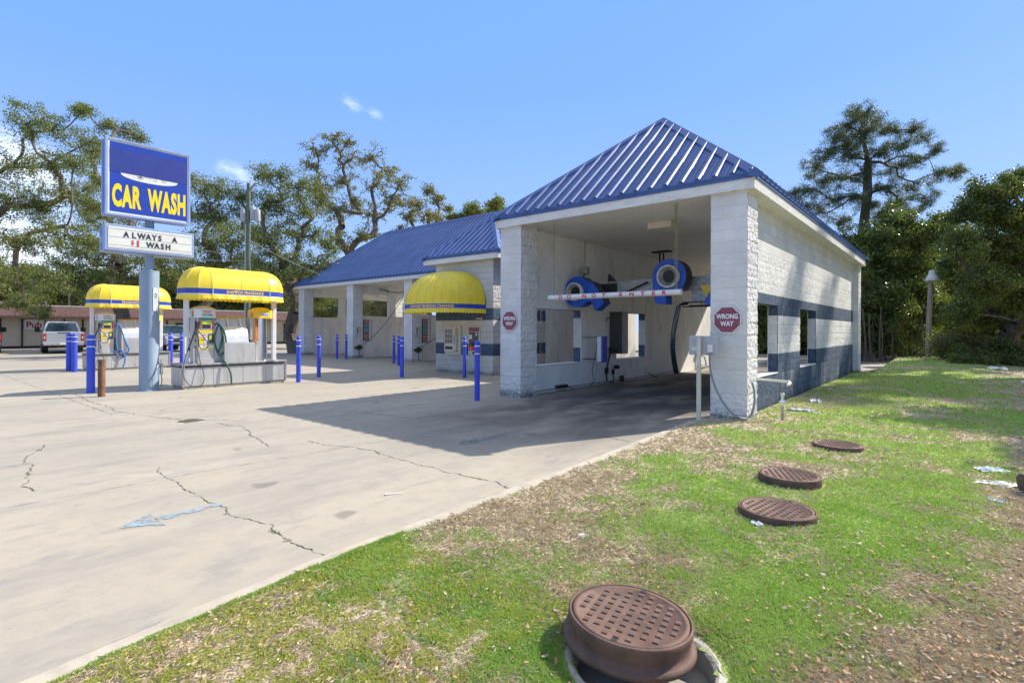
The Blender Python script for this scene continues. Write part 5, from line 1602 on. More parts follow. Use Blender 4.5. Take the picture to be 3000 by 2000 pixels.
# ================================================================== fittings of the tall bay
def octagon_sign(x, y, z, r, label):
    o = empty('wrong_way_sign', (x, y, z), label, 'sign', 'WRONG WAY signs')
    def octo(rr): return [(x + rr * math.cos(math.pi / 8 + i * math.pi / 4), z + rr * math.sin(math.pi / 8 + i * math.pi / 4)) for i in range(8)]
    mb = MB(); mb.prism(octo(r * 1.082), 'Y', y - .008, y); pl = mb.build('border', M['stripe'], o)
    mb = MB(); mb.prism(octo(r * 1.02), 'Y', y - .0105, y - .0085); mb.build('red_face', M['stopred'], o)
    mb = MB()
    lettering('WRONG', 1, onY(y - .0125, x, z + .02), None, None, bold=.035, fit=r * 1.62, height=r * .36, mb=mb)
    lettering('WAY', 1, onY(y - .0125, x, z - r * .46), None, None, bold=.035, fit=r * 1.0, height=r * .36, mb=mb)
    mb.build('lettering', M['stripe'], o)
octagon_sign(-.325, -.022, 1.70, .228, 'faded red octagonal WRONG WAY sign on the right front column of the wash bay')
octagon_sign(-5.265, -.022, 1.72, .225, 'faded red octagonal WRONG WAY sign on the left front column of the wash bay')
# hanging clearance bar
hb = empty('clearance_bar', (-2.78, .25, 2.24), 'white pipe reading DO NOT ENTER hung on two chains across the wash bay', 'clearance bar')
xa, xb, zb_ = -4.33, -1.25, 2.235
mb = MB(); mb.cyl((xa, .25, zb_), (xb, .25, zb_), .058, n=20, caps=False)
mb.lathe([(.058, 0), (.050, 0), (.050, -.1)], (xb, .25, zb_), 20, axis='X'); mb.lathe([(.058, 0), (.050, 0), (.050, .1)], (xa, .25, zb_), 20, axis='X'); mb.build('pipe', M['pvc'], hb)
mb = MB()
for ch, x in zip('DONOTENTER', (-3.98, -3.76, -3.37, -3.13, -2.89, -2.50, -2.26, -2.02, -1.79, -1.57)):
    def fn(u, v, x=x):
        a = (v - .036) / .058; return (x + u, .25 - .0595 * math.cos(a), zb_ + .0595 * math.sin(a))
    lettering(ch, 1, fn, None, None, bold=.055, height=.082, width=1.22, mb=mb, slices=8)
mb.build('lettering', M['pipered'], hb)
def chain(x, y, z0, z1, seed):
    mb = MB(); z = z1; k = 0; r = random.Random(seed)
    while z > z0:
        a = k % 2
        pts = []
        for i in range(9):
            t = i / 8 * math.tau
            d, e = .012 * math.cos(t), .026 * math.sin(t)
            pts.append((x + (d if a else 0) + r.uniform(-.002, .002), y + (0 if a else d), z - .026 + e))
        mb.tube(pts, .0045, 4, False); z -= .041; k += 1
    return mb
chain(-4.20, .25, zb_ + .05, ZS, 1).build('chain', M['rope'], hb)
chain(-1.38, .25, zb_ + .05, ZS, 2).build('chain', M['rope'], hb)
chain(-1.345, .25, zb_ + .05, ZS, 5).build('chain', M['rope'], hb)
# second chain hangs in the side lane, seen through the left window
ch = chain(-7.3, 3.9, .35, 3.9, 3).build('hanging_chain', M['rope'], None, 'thin chain hanging in the side lane beyond the left window of the wash bay', 'chain')
# ceiling fixture
o = empty('ceiling_light', (-2.32, 1.8, ZS), 'flat white box light on the soffit of the wash bay', 'light')
mb = MB(); mb.bbox(-2.62, -2.05, 1.62, 2.0, ZS - .15, ZS - .001, .02); mb.build('housing', M['cream'], o)
# galvanised dryer beam
bmo = empty('dryer_beam', (-2.78, 2.9, 2.6), 'galvanised beam spanning the wash bay that carries the blue blowers', 'beam')
mb = MB(); mb.box(-5.14, -.40, 2.78, 2.95, 2.46, 2.47); mb.box(-5.14, -.40, 2.78, 2.79, 2.47, 2.70); mb.box(-5.14, -.40, 2.78, 2.95, 2.70, 2.71); mb.box(-4.3, -.4, 2.80, 2.93, 2.711, 2.78); mb.build('channel', M['galv'], bmo)
mb = MB(); mb.prism([(-4.32, 2.712), (-4.0, 2.712), (-4.27, 2.98), (-4.32, 2.98)], 'Y', 2.86, 2.90); mb.bbox(-4.62, -4.0, 2.74, 2.78, 2.42, 2.72, .004); mb.build('bracket', M['darkmetal'], bmo)
for x in (-4.27, -4.15):
    mb = MB(); mb.cyl((x, 5.93, 3.02), (x, 5.93, ZS), .028, n=8); mb.build('hanger_rod', M['darkmetal'], bmo)
mb = MB(); mb.box(-4.50, -3.92, 5.80, 6.06, ZS - .04, ZS - .002); mb.build('ceiling_plate', M['darkmetal'], bmo)
mb = MB(); mb.tube([(-4.21, 5.93, 3.04), (-2.45, 2.88, 2.74)], .04, 8); mb.build('support_arm', M['darkmetal'], bmo)
mb = MB(); mb.tube([(-3.9, 2.72, 2.42), (-3.5, 2.70, 2.55), (-3.1, 2.68, 2.70)], .022, 6); mb.tube([(-1.5, 2.7, 2.72), (-1.3, 2.65, 2.86), (-1.05, 2.65, 2.86), (-1.1, 2.65, 2.74), (-1.4, 2.66, 2.74)], .016, 6); mb.build('cable', M['black'], bmo)
mb = MB(); mb.box(-2.2, -.5, 2.60, 2.95, 2.16, 2.18)
for x in (-2.2, -1.75, -1.3, -.85, -.5): mb.tube([(x, 2.6, 2.16), (x + .05, 2.55, 2.06)], .012, 5)
mb.tube([(-2.15, 2.55, 2.06), (-.5, 2.55, 2.06)], .014, 5); mb.tube([(-2.15, 2.9, 2.10), (-.5, 2.9, 2.10)], .014, 5)
mb.build('underframe', M['darkmetal'], bmo)
mb = MB(); mb.box(-2.05, -.45, 2.79, 2.80, 2.19, 2.45); mb.build('skirt_plate', M['galv'], bmo)
def blower_mid():
    o = empty('dryer_blower', (-2.42, 2.35, 2.76), 'larger blue snail shell blower at the middle of the dryer beam', 'blower', 'dryer blowers')
    cx, cz, R, y = -2.40, 2.76, .42, 2.32
    prof = [(cx + .40, cz - .0)] if 0 else []
    prof += [(cx + R * (1 - .05 * i / 40) * math.cos(t), cz + R * (1 - .05 * i / 40) * math.sin(t)) for i, t in [(i, math.pi - math.radians(285) * i / 40) for i in range(41)]]
    prof += [(cx - .09, cz - .42), (cx - .07, cz - .64), (cx - .33, cz - .62), (cx - .40, cz - .3)]
    mb = MB(); mb.prism(prof, 'Y', y, y + .36); hs = mb.build('housing', [M['blower'], M['blackgrey']], o)
    for p in hs.data.polygons:
        if abs(p.normal.y) < .5: p.material_index = 1 if p.center.z > cz - .25 else 0
    ri = .265; c = cx + .0
    mb = MB(); mb.lathe([(ri * 1.0, .0), (ri * 1.0, -.10), (ri * .96, -.115), (ri * .86, -.11)], (c, y - .002, cz), 32, axis='Y'); ir = mb.build('inlet_ring', M['pvc'], o)
    mb = MB(); mb.lathe([(ri * .86, -.11), (ri * .72, -.07), (ri * .56, -.012)], (c, y - .002, cz), 32, axis='Y'); mb.build('throat', M['throat'], ir)
    mb = MB()
    for i in range(10):
        t = i * math.tau / 10; mb.cyl((c + ri * .96 * math.cos(t), y - .125, cz + ri * .96 * math.sin(t)), (c + ri * .96 * math.cos(t), y - .11, cz + ri * .96 * math.sin(t)), .008, n=6)
    mb.build('ring_bolts', M['darkmetal'], ir)
    mb = MB(); mb.cyl((c, y - .012, cz), (c, y - .001, cz), ri * .575, n=24); mb.build('intake_core', M['black'], o)
blower_mid()
# mirrored nozzle blower low on the left
def blower_left():
    o = empty('dryer_blower', (-4.93, 2.3, 2.5), 'blue blower low at the left wall with nozzle pointing down right', 'blower', 'dryer blowers')
    cx, cz, R, y = -4.80, 2.50, .39, 2.12
    prof = [(cx + R * math.cos(t), cz + R * math.sin(t)) for t in [math.radians(48) + math.radians(272) * i / 40 for i in range(41)]]
    prof += [(cx + .42, cz - .27), (cx + .54, cz - .50), (cx + .80, cz - .31), (cx + .62, cz + .02), (cx + .45, cz + .22)]
    mb = MB(); mb.prism(prof, 'Y', y, y + .34); hs = mb.build('housing', [M['blower'], M['blackgrey']], o)
    for p in hs.data.polygons:
        if abs(p.normal.y) < .5: p.material_index = 1 if p.center.x > cx - .1 and p.center.z > cz - .15 else 0
    ri = .235
    mb = MB(); mb.lathe([(ri * 1.0, .0), (ri * 1.0, -.10), (ri * .96, -.115), (ri * .86, -.11)], (cx - .04, y - .002, cz), 32, axis='Y'); ir = mb.build('inlet_ring', M['pvc'], o)
    mb = MB(); mb.lathe([(ri * .86, -.11), (ri * .72, -.07), (ri * .56, -.012)], (cx - .04, y - .002, cz), 32, axis='Y'); mb.build('throat', M['throat'], ir)
    mb = MB(); mb.cyl((cx - .04, y - .012, cz), (cx - .04, y - .001, cz), ri * .575, n=24); mb.build('intake_core', M['black'], o)
blower_left()
o = empty('dryer_blower', (-.95, 2.4, 2.45), 'blue angular blower nozzle with yellow panel half hidden by the right column', 'blower', 'dryer blowers')
mb = MB(); mb.prism([(-1.50, 2.10), (-1.15, 1.98), (-.55, 2.0), (-.55, 2.75), (-.95, 2.85), (-1.15, 2.75)], 'Y', 2.05, 2.35); mb.build('housing', M['blower'], o)
mb = MB(); mb.prism([(-1.46, 2.13), (-1.20, 2.52), (-1.66, 2.52)], 'Y', 2.30, 2.352); mb.build('yellow_panel', M['yellow'], o)
# wall things on the left inner wall (faces +X at -5.15)
IX = -5.15
o = empty('light_box', (IX, 3.6, .62), 'blue and white instruction light box hung on the left inner wall', 'light box')
mb = MB(); mb.bbox(IX + .42, IX + .55, 3.0, 3.25, .66, 1.33, .01); mb.build('white_body', M['white'], o)
mb = MB(); mb.bbox(IX + .551, IX + .60, 3.0, 3.25, .64, 1.35, .008); mb.build('blue_face', M['bandblue'], o)
mb = MB()
for z in (.72, 1.31): mb.tube([(IX, 2.95, z), (IX + .42, 3.08, z)], .012, 6)
mb.build('bracket', M['darkmetal'], o)
mb = MB(); mb.tube([(IX + .42, 3.02, 1.22), (IX + .40, 2.98, .9), (IX + .3, 2.95, .4), (IX + .34, 3.0, .15), (IX + .25, 2.9, G + .02)], .01, 6); mb.build('cable', M['black'], o)
o = empty('steel_cabinet', (IX, 4.9, .8), 'tall grey steel cabinet projecting from the left inner wall by the window', 'cabinet')
mb = MB(); mb.bbox(IX + .0, IX + .42, 4.42, 4.78, .82, 2.05, .006); cab = mb.build('body', M['lightgrey'], o)
mb = MB(); mb.box(IX + .005, IX + .415, 4.416, 4.4195, .83, 2.04); mb.build('door', M['steeldark'], cab)
mb = MB(); mb.bbox(IX + .05, IX + .25, 4.30, 4.42, .86, .96, .01); mb.build('hinge_box', M['darkmetal'], o)
mb = MB(); mb.tube([(IX + .06, 4.36, .86), (IX + .05, 4.25, .55), (IX + .05, 4.15, .3), (IX + .05, 4.2, .02), (IX + .08, 4.5, -.02)], .022, 7); mb.bbox(IX + .01, IX + .09, 4.12, 4.22, .25, .42, .01); mb.build('conduit', M['black'], o)
mb = MB()
for z in (.98, 1.86): mb.tube([(IX, 4.2, z - .1), (IX + .04, 4.2, z), (IX + .05, 4.42, z)], .014, 6)
mb.build('bracket', M['darkmetal'], o)
o = empty('wall_outlet', (IX, 4.7, .35), 'small black spray outlet and pipe low on the left inner wall', 'pipe fitting')
mb = MB(); mb.cyl((IX + .08, 4.62, .42), (IX + .22, 4.55, .42), .06, n=12); mb.bbox(IX + .02, IX + .08, 4.52, 4.60, .2, .34, .01); mb.build('nozzle', M['black'], o)
mb = MB(); mb.tube([(IX + .06, 4.6, .4), (IX + .05, 4.58, .1), (IX + .05, 4.6, -.02)], .014, 6); mb.build('pipe', M['black'], o)
o = empty('floor_pipe', (IX + .05, 4, G), 'thin pipe run along the foot of the left inner wall', 'pipe')
mb = MB(); mb.tube([(IX + .06, .7, .02), (IX + .06, 2.0, .02), (IX + .06, 4.4, .01), (IX + .05, 7.8, .015), (IX + .06, 8.9, .06)], .016, 6); mb.build('pipe_run', M['galv'], o)
mb = MB(); mb.bbox(IX + .02, IX + .16, 1.62, 2.02, .02, .10, .01); mb.bbox(IX + .02, IX + .1, 5.0, 5.15, G, .13, .01); mb.tube([(IX + .1, 2.0, .06), (IX + .2, 2.25, G + .01)], .012, 5); mb.build('valve', M['darkmetal'], o)
o = empty('outlet_box', (IX, 6.8, .1), 'small white outlet box with a stub cable on the left inner wall', 'outlet box')
mb = MB(); mb.bbox(IX + .001, IX + .06, 6.75, 6.93, .09, .26, .006); mb.build('box', M['white'], o)
mb = MB(); mb.tube([(IX + .05, 6.85, .12), (IX + .2, 6.9, .02), (IX + .3, 7.0, -.04)], .014, 6); mb.build('cable', M['black'], o)
o = empty('ceiling_conduit', (IX + .05, 2.6, 3.07), 'grey conduit dropping from the soffit to a junction box above the left blower', 'conduit')
mb = MB(); mb.cyl((IX + .22, 2.7, 3.1), (IX + .22, 2.7, ZS), .018, n=8); mb.build('tube', M['galv'], o)
mb = MB(); mb.bbox(IX + .12, IX + .34, 2.6, 2.76, 3.0, 3.2, .02); mb.build('junction_box', M['galv'], o)
mb = MB(); mb.tube([(IX + .22, 2.68, 3.0), (IX + .26, 2.5, 2.85)], .02, 6); mb.build('cable', M['black'], o)
o = empty('drip_hose', (-2.2, 2.75, 2.1), 'dark blue limp hose sleeve hanging from the dryer beam to the floor', 'hose')
mb = MB(); mb.tube([(-2.10, 2.7, 2.14), (-2.30, 2.7, 2.12), (-2.34, 2.72, 1.95)], .03, 8); mb.build('elbow', M['black'], o)
hp = [(-2.36, 2.72, 1.98), (-2.43, 2.9, 1.6), (-2.66, 3.3, 1.35), (-2.70, 3.6, 1.0), (-2.66, 3.9, .6), (-2.62, 4.2, .25), (-2.60, 4.4, .0)]
hp = [tuple(at(1500 / 1 * 0 + q[0], q[1], q[2])) for q in ((1559, 702, 12.2), (1553, 730, 12.2), (1546, 765, 12.25), (1545, 800, 12.3), (1549, 830, 12.4), (1553, 853, 12.9))]
mb = MB(); mb.tube(hp, [.055, .06, .06, .062, .065, .065], 10); mb.build('sleeve', M['navycar'], o)
o = empty('rear_pipework', (-5.0, 12, 0), 'small bracket and pipe stub low in the sunlit back corner of the bay', 'pipe fitting')
mb = MB(); mb.tube([(IX + .05, 11.3, .6), (IX + .2, 11.6, .45), (IX + .15, 11.9, .2), (IX + .05, 12.2, .1)], .03, 6); mb.bbox(IX + .01, IX + .12, 11.2, 11.4, .5, .66, .01); mb.tube([(IX + .06, 11.5, .12), (IX + .06, 12.9, .14)], .02, 6); mb.build('pipe', M['galv'], o)
o = empty('wall_pipe', (RW, 1.0, .6), 'white pvc pipe elbow sticking out of the right side wall', 'pipe')
mb = MB(); mb.tube([(RW - .05, .95, .62), (RW + .45, .95, .61), (RW + .60, .96, .60)], .022, 8); mb.tube([(RW + .60, .96, .605), (RW + .64, .90, .585), (RW + .63, .80, .56)], .028, 8); mb.build('pipe', M['pvc'], o)

# ================================================================== control box on its post
o = empty('control_box', (-.66, -.4, G), 'grey control box pair on a slim white post at the right front column', 'control box')
mb = MB(); mb.bbox(-.70, -.635, -.45, -.39, G - .05, 1.40, .006); mb.build('post', M['cream'], o)
mb = MB(); mb.bbox(-.86, -.37, -.375, -.27, 1.09, 1.42, .008); bx = mb.build('enclosure', M['greypaint'], o)
mb = MB(); mb.box(-.635 + .035, -.595, -.379, -.376, 1.10, 1.41); mb.build('door_seam', M['lightgrey'], bx)
mb = MB(); mb.box(-.81, -.72, -.380, -.3765, 1.16, 1.23); mb.build('sticker', M['white'], bx)
mb = MB(); mb.bbox(-.52, -.44, -.43, -.376, 1.14, 1.27, .005); mb.build('switch_box', M['white'], o)
cp = [(-.48, -.41, 1.14), (-.485, -.42, 1.05), (-.46, -.42, .80), (-.36, -.40, .48), (-.18, -.34, .18), (-.02, -.22, .05), (.07, -.06, .08), (.10, .06, .28), (.08, .12, .50), (.04, .14, .62)]
def smooth_pts(pts, k=6):
    out = []; n = len(pts)
    for i in range(n - 1):
        p0, p1, p2, p3 = [Vector(pts[max(0, min(n - 1, j))]) for j in (i - 1, i, i + 1, i + 2)]
        for q in range(k):
            t = q / k
            out.append(.5 * ((2 * p1) + (-p0 + p2) * t + (2 * p0 - 5 * p1 + 4 * p2 - p3) * t * t + (-p0 + 3 * p1 - 3 * p2 + p3) * t ** 3))
    out.append(Vector(pts[-1])); return out
mb = MB(); mb.tube(smooth_pts(cp), .018, 8); mb.cyl((-.48, -.41, 1.14), (-.48, -.41, 1.08), .026, n=8); mb.build('flexible_conduit', M['conduit'], o)

# ================================================================== hydrant valve, manholes, litter
o = empty('yard_valve', (.46, .40, G), 'short grey water valve standpipe in the grass by the side wall', 'valve')
mb = MB(); mb.cyl((.46, .40, G - .05), (.46, .40, .27), .020, n=12); mb.build('standpipe', M['galv'], o)
mb = MB(); mb.lathe([(.022, .24), (.05, .27), (.062, .30), (.050, .32), (.026, .34), (.024, .40), (.034, .41), (.034, .45), (.02, .455), (.001, .456)], (.46, .40, 0), 14); mb.build('bonnet', M['chrome'], o)

def manhole(cx, cy, zt, R, h, ang, label, tilt=(0, 0), big=False, flange=0):
    o = empty('manhole_cover', (cx, cy, zt - h), label, 'manhole', 'iron manhole covers in the lawn')
    mb = MB()
    pr = [(R * .93 if not big else R, -h - .15)] if not big else []
    if big:
        pr = [(R * .90, -h - .02), (R * 1.05, -h - .02), (R * 1.065, -h - .01), (R * 1.06, -h + .004), (R * 1.02, -h + .012), (R * .975, -h + .022), (R * .965, -h + .04), (R, -.03)]
    else:
        pr = [(R * 1.04, -h - .10), (R, -.03)]
    pr += [(R * 1.0, -.008), (R * .985, 0), (R * .955, 0), (R * .95, -.004), (R * .95, -.016)]
    mb.lathe(pr, (0, 0, 0), 56); fr = mb.build('frame', M['iron'], None)
    mb = MB(); r2 = R * .935
    mb.lathe([(R * .948, -.018), (r2, -.016), (r2, -.002), (R * .86, -.002), (R * .85, -.006), (.001, -.006)], (0, 0, 0), 56)
    k = .055 * R / .3; c, s_ = math.cos(ang), math.sin(ang)
    w = .0155 * R / .3
    for i in range(-6, 7):
        for j in range(-6, 7):
            px, py = i * k, j * k
            if math.hypot(px, py) > R * .80: continue
            if abs(i) == 6 or (i == 0 and j == 5): continue
            b = [(px - w, py - w * 1.1), (px + w, py - w * 1.1), (px + w, py + w * 1.1), (px - w, py + w * 1.1)]
            t = [(px + (x - px) * .78, py + (y - py) * .78) for x, y in b]
            R2 = lambda p, z: (p[0] * c - p[1] * s_, p[0] * s_ + p[1] * c, z)
            mb.add([R2(p, -.0062) for p in b] + [R2(p, .000) for p in t], [(4, 5, 6, 7), (0, 1, 5, 4), (1, 2, 6, 5), (2, 3, 7, 6), (3, 0, 4, 7)])
    lid = mb.build('lid', M['iron'], None)
    parts = [fr, lid]
    mb = MB()
    for a in (ang + math.pi * .5, ang - math.pi * .5):
        cxn, cyn = R * .87 * math.cos(a), R * .87 * math.sin(a)
        mb.lathe([(R * .05, -.0012), (R * .03, -.0012), (.001, -.0018)], (cxn, cyn, 0), 12)
    pick = mb.build('pick_hole', M['black'], None)
    mt = Matrix.Translation((cx, cy, zt)) @ Matrix.Rotation(tilt[0], 4, 'X') @ Matrix.Rotation(tilt[1], 4, 'Y')
    for q in (fr, lid, pick):
        q.data.transform(mt)
    put(fr, o); put(lid, o); put(pick, lid)
    return o
manhole(1.51, -7.11, .142, .298, .112, D2R(12), 'big rusty manhole cover and flanged frame sitting askew beside its open hole, nearest the viewer', (D2R(-2), D2R(3)), True)
manhole(1.605, -4.76, .075, .290, .10, D2R(-8), 'rusty manhole cover with white scrap beside it, second nearest in the lawn')
manhole(1.44, -3.58, .08, .285, .12, D2R(25), 'rusty manhole cover with a bit of concrete collar showing, third from the viewer')
manhole(1.545, -1.50, .06, .288, .10, D2R(40), 'flat rusty manhole cover at the edge of the tree shade, farthest from the viewer')
# concrete collar and the dark open hole beneath the near frame
o = empty('manhole_collar', (HOLE[0], HOLE[1], G), 'round concrete collar with a dark gap under the nearest manhole frame', 'manhole collar')
mb = MB(); n = 40; v = []
rr = random.Random(2)
for i in range(n):
    t = i * math.tau / n
    ro = .395 + rr.uniform(-.02, .03)
    for q, z in ((.32, G - .5), (.32, G + .008), (.335, G + .020), (ro * .9, G + .024), (ro, G + .004), (ro + .05, G - .06)):
        v.append((HOLE[0] + q * math.cos(t), HOLE[1] + q * math.sin(t), z + rr.uniform(-.002, .002)))
f = []
for i in range(n):
    a, b = i * 6, ((i + 1) % n) * 6
    for j in range(5): f.append((a + j, b + j, b + j + 1, a + j + 1)[::-1])
mb.add(v, f); mb.build('collar_ring', M['concpad'], o)
mb = MB(); mb.add([(HOLE[0] + .35 * math.cos(i * math.tau / 24), HOLE[1] + .35 * math.sin(i * math.tau / 24), G - .45) for i in range(24)], [tuple(range(24))]); mb.build('hole_floor', M['hole'], o)
o = empty('concrete_stub', (1.80, -3.35, G), 'pale concrete stub beside the third manhole', 'concrete')
mb = MB(); mb.lathe([(.16, -.06), (.15, .02), (.11, .035), (.001, .038)], (1.74, -3.52, G), 14); mb.build('collar', M['concpad'], o)

def scrap(cx, cy, lx, ly, h, seed, name, label, mat=None, cat='litter', rot=0):
    """crumpled sheet"""
    n = 14; v = []; z0 = float(lawn_h(np.array([cx]), np.array([cy]))[0]) if cx > -.4 else G + .004
    for i in range(n + 1):
        for j in range(n + 1):
            a, b = i / n - .5, j / n - .5
            e = 1 - .35 * noise.noise((math.atan2(b, a) * 1.3, seed, 2))
            x, y = a * lx * e, b * ly * e
            zz = h * (.55 + .9 * noise.noise((a * 5, b * 5, seed))) * (1 - 1.5 * max(abs(a), abs(b)) ** 2)
            c, s_ = math.cos(rot), math.sin(rot)
            v.append((cx + x * c - y * s_, cy + x * s_ + y * c, z0 + max(.004, zz)))
    mb = MB(); mb.add(v, [(i * (n + 1) + j, (i + 1) * (n + 1) + j, (i + 1) * (n + 1) + j + 1, i * (n + 1) + j + 1) for i in range(n) for j in range(n)])
    o = mb.build(name, mat or M['litter'], None, label, cat); return o
scrap(.46, 1.74, .42, .16, .07, 1, 'rag', 'crumpled pale rag in the shaded grass beside the yard valve', rot=-.1)
scrap(.42, 3.3, .22, .2, .09, 9, 'plastic_scrap', 'small white plastic scrap by the weeds at the side wall')
scrap(3.02, -1.70, .26, .15, .05, 2, 'rag', 'crumpled bluish white rag on the dry grass near the shade edge', rot=.5)
scrap(3.02, -2.36, .36, .16, .03, 3, 'rag', 'torn pale rag beside the rotten log at the right edge', rot=.2)
scrap(3.00, -3.05, .12, .07, .02, 12, 'plastic_scrap', 'small light blue plastic bit at the right edge', pm('light_blue_plastic', (.30, .55, .72), .5))
scrap(1.545, -5.10, .09, .06, .03, 4, 'paper_scrap', 'tiny white paper bit against the second manhole')
scrap(.60, -6.1, .07, .06, .02, 5, 'paper_scrap', 'tiny white paper bit on the near grass')
scrap(4.6, 12.5, .8, .4, .10, 6, 'plastic_bag', 'white plastic bag on the leaf litter at the far right')
scrap(3.9, 17.2, .55, .3, .16, 7, 'plastic_bag', 'rounded white plastic bag at the edge of the undergrowth')
scrap(-.03, 11.5, .35, .2, .03, 8, 'concrete_chip', 'flat pale concrete chip at the foot of the far column', M['concpad'])
scrap(1.86, -7.42, .13, .09, .02, 10, 'food_crumbs', 'little heap of orange crumbs on the concrete collar', M['orange'])
# plastic spoon on the slab
o = MB(); o.add([(-1.385, -6.365, G + .012), (-1.395, -6.355, G + .012), (-1.325, -6.245, G + .01), (-1.318, -6.25, G + .01)], [(0, 1, 2, 3)][0:1])
sp_c = Vector((-1.395, -6.375, G + .012)); o.lathe([(.017, .004), (.013, .0), (.001, -.002)], tuple(sp_c), 10)
o.build('plastic_spoon', M['litter'], None, 'white plastic spoon lying on the concrete lot', 'litter')
# rotten log stump at the right edge
o = empty('log_stump', (3.27, -2.55, G), 'dark rotten log stump cut off by the right edge', 'stump')
mb = MB(); pr = []
n = 26; v = []
for j, (r, z) in enumerate([(.10, -.03), (.105, .05), (.13, .13), (.14, .20), (.12, .23), (.001, .215)]):
    for i in range(n):
        t = i * math.tau / n; q = r * (1 + .22 * noise.noise((math.cos(t) * 1.5, math.sin(t) * 1.5, j * .4)))
        v.append((3.30 + q * math.cos(t), -2.55 + q * math.sin(t), G + z + .02 * noise.noise((t, j, 3))))
mb.add(v, [(j * n + i, j * n + (i + 1) % n, (j + 1) * n + (i + 1) % n, (j + 1) * n + i) for j in range(5) for i in range(n)]); mb.build('log', M['stump'], o)

# ================================================================== vehicles by the pub
def pickup(name, cx, cy, paint, label, plate=True):
    """pickup heading -X, its tail at x=cx, centred on y=cy"""
    o = empty(name, (cx - 2.9, cy, G), label, 'pickup truck')
    w = .98
    mb = MB()
    # bed and hood as side-profile prisms
    bed = [(0, .62), (0, 1.24), (-.03, 1.27), (-2.1, 1.27), (-2.1, .55), (-1.85, .55), (-1.7, .95), (-1.1, .95), (-.9, .55), (-.1, .55)]
    bed = [(cx + a, z) for a, z in bed]
    fr = [(-2.1, .50), (-2.1, 1.27), (-4.35, 1.27), (-5.95, 1.22), (-6.1, 1.1), (-6.1, .55), (-5.6, .5), (-5.45, .92), (-4.85, .92), (-4.65, .5)]
    fr = [(cx + a, z) for a, z in fr]
    for pr in (bed, fr):
        mb.prism(pr, 'Y', cy - w + .03, cy + w - .03)
    # rounded shoulder strips
    for s in (-1, 1):
        mb.prism([(a, z if z < 1.2 else z - .06) for a, z in bed], 'Y', cy + s * (w - .03) if s > 0 else cy - w, cy + w if s > 0 else cy - w + .03)
        mb.prism([(a, z if z < 1.2 else z - .06) for a, z in fr], 'Y', cy + s * (w - .03) if s > 0 else cy - w, cy + w if s > 0 else cy - w + .03)
    body = mb.build('body', paint, o)
    mb = MB()     # cab with tumblehome
    lo = [(-2.12, 1.27), (-4.4, 1.27)]; 
    a0, a1, r0, r1 = cx - 2.12, cx - 4.45, cx - 2.45, cx - 3.75
    zt = 1.93; wl, wt = w - .04, w - .22
    v = [(a0, cy - wl, 1.26), (a0, cy + wl, 1.26), (a1, cy + wl, 1.26), (a1, cy - wl, 1.26), (r0, cy - wt, zt - .05), (r0, cy + wt, zt - .05), (r1, cy + wt, zt - .05), (r1, cy - wt, zt - .05),
         (r0 - .08, cy - wt + .08, zt), (r0 - .08, cy + wt - .08, zt), (r1 + .1, cy + wt - .08, zt), (r1 + .1, cy - wt + .08, zt)]
    mb.add(v, [(0, 1, 5, 4), (1, 2, 6, 5), (2, 3, 7, 6), (3, 0, 4, 7), (4, 5, 9, 8), (5, 6, 10, 9), (6, 7, 11, 10), (7, 4, 8, 11), (8, 9, 10, 11)])
    mb.build('cab', paint, o)
    def inset(q, k, off, nm):
        P = [Vector(v[i]) for i in q]; c = sum(P, Vector()) / 4
        n = (P[1] - P[0]).cross(P[2] - P[1]).normalized()
        mb = MB(); mb.quad(*[c + (p - c) * k + n * off for p in P]); mb.build(nm, M['carglass'], o)
    inset((0, 1, 5, 4), .88, .006, 'rear_window'); inset((1, 2, 6, 5), .84, .006, 'side_window'); inset((3, 0, 4, 7), .84, .006, 'side_window'); inset((2, 3, 7, 6), .88, .006, 'windscreen')
    mb = MB(); mb.bbox(cx - .001, cx + .022, cy - w + .17, cy + w - .17, .66, 1.25, .01); tg = mb.build('tailgate', paint, o)
    mb = MB(); mb.box(cx + .0225, cx + .027, cy - .6, cy + .6, .90, .915); mb.box(cx + .0225, cx + .027, cy - .6, cy + .6, 1.02, 1.03); mb.build('crease', M['greypaint'], tg)
    mb = MB(); mb.bbox(cx + .0225, cx + .035, cy - .3, cy + .3, 1.19, 1.245, .004); mb.build('handle', M['black'], tg)
    for s in (-1, 1):
        mb = MB(); yy = cy + s * (w - .085)
        mb.bbox(cx - .03, cx + .03, yy - .075, yy + .075, .72, 1.16, .012); tl = mb.build('tail_light', M['taillight'], o)
        mb = MB(); mb.bbox(cx + .0305, cx + .034, yy - .03, yy + .03, .88, .98, .001); mb.build('reverse_lamp', M['white'], tl)
    mb = MB(); mb.bbox(cx - .02, cx + .18, cy - w + .02, cy + w - .02, .46, .64, .03); bp = mb.build('rear_bumper', M['chrome'], o)
    mb = MB(); mb.bbox(cx + .181, cx + .186, cy - .17, cy + .17, .50, .61, .002); mb.build('number_plate', M['white'], bp)
    mb = MB(); mb.cyl((cx + .1, cy, .38), (cx + .30, cy, .38), .04, n=10); mb.bbox(cx - .1, cx + .12, cy - .3, cy + .3, .33, .44, .01); mb.build('tow_hitch', M['darkmetal'], o)
    mb = MB(); mb.box(cx - 5.9, cx - .1, cy - .7, cy + .7, .35, .55); mb.build('chassis', M['black'], o)
    for a in (cx - 1.4, cx - 5.15):
        for s in (-1, 1):
            y0 = cy + s * (w - .28); y1 = cy + s * (w + .01)
            mb = MB(); mb.cyl((a, y0, G + .40), (a, y1, G + .40), .40, n=28); wh = mb.build('wheel', M['tyre'], o)
            mb = MB(); mb.cyl((a, y1, G + .40), (a, y1 + s * .01, G + .40), .23, n=20); mb.build('rim', M['chrome'], wh)
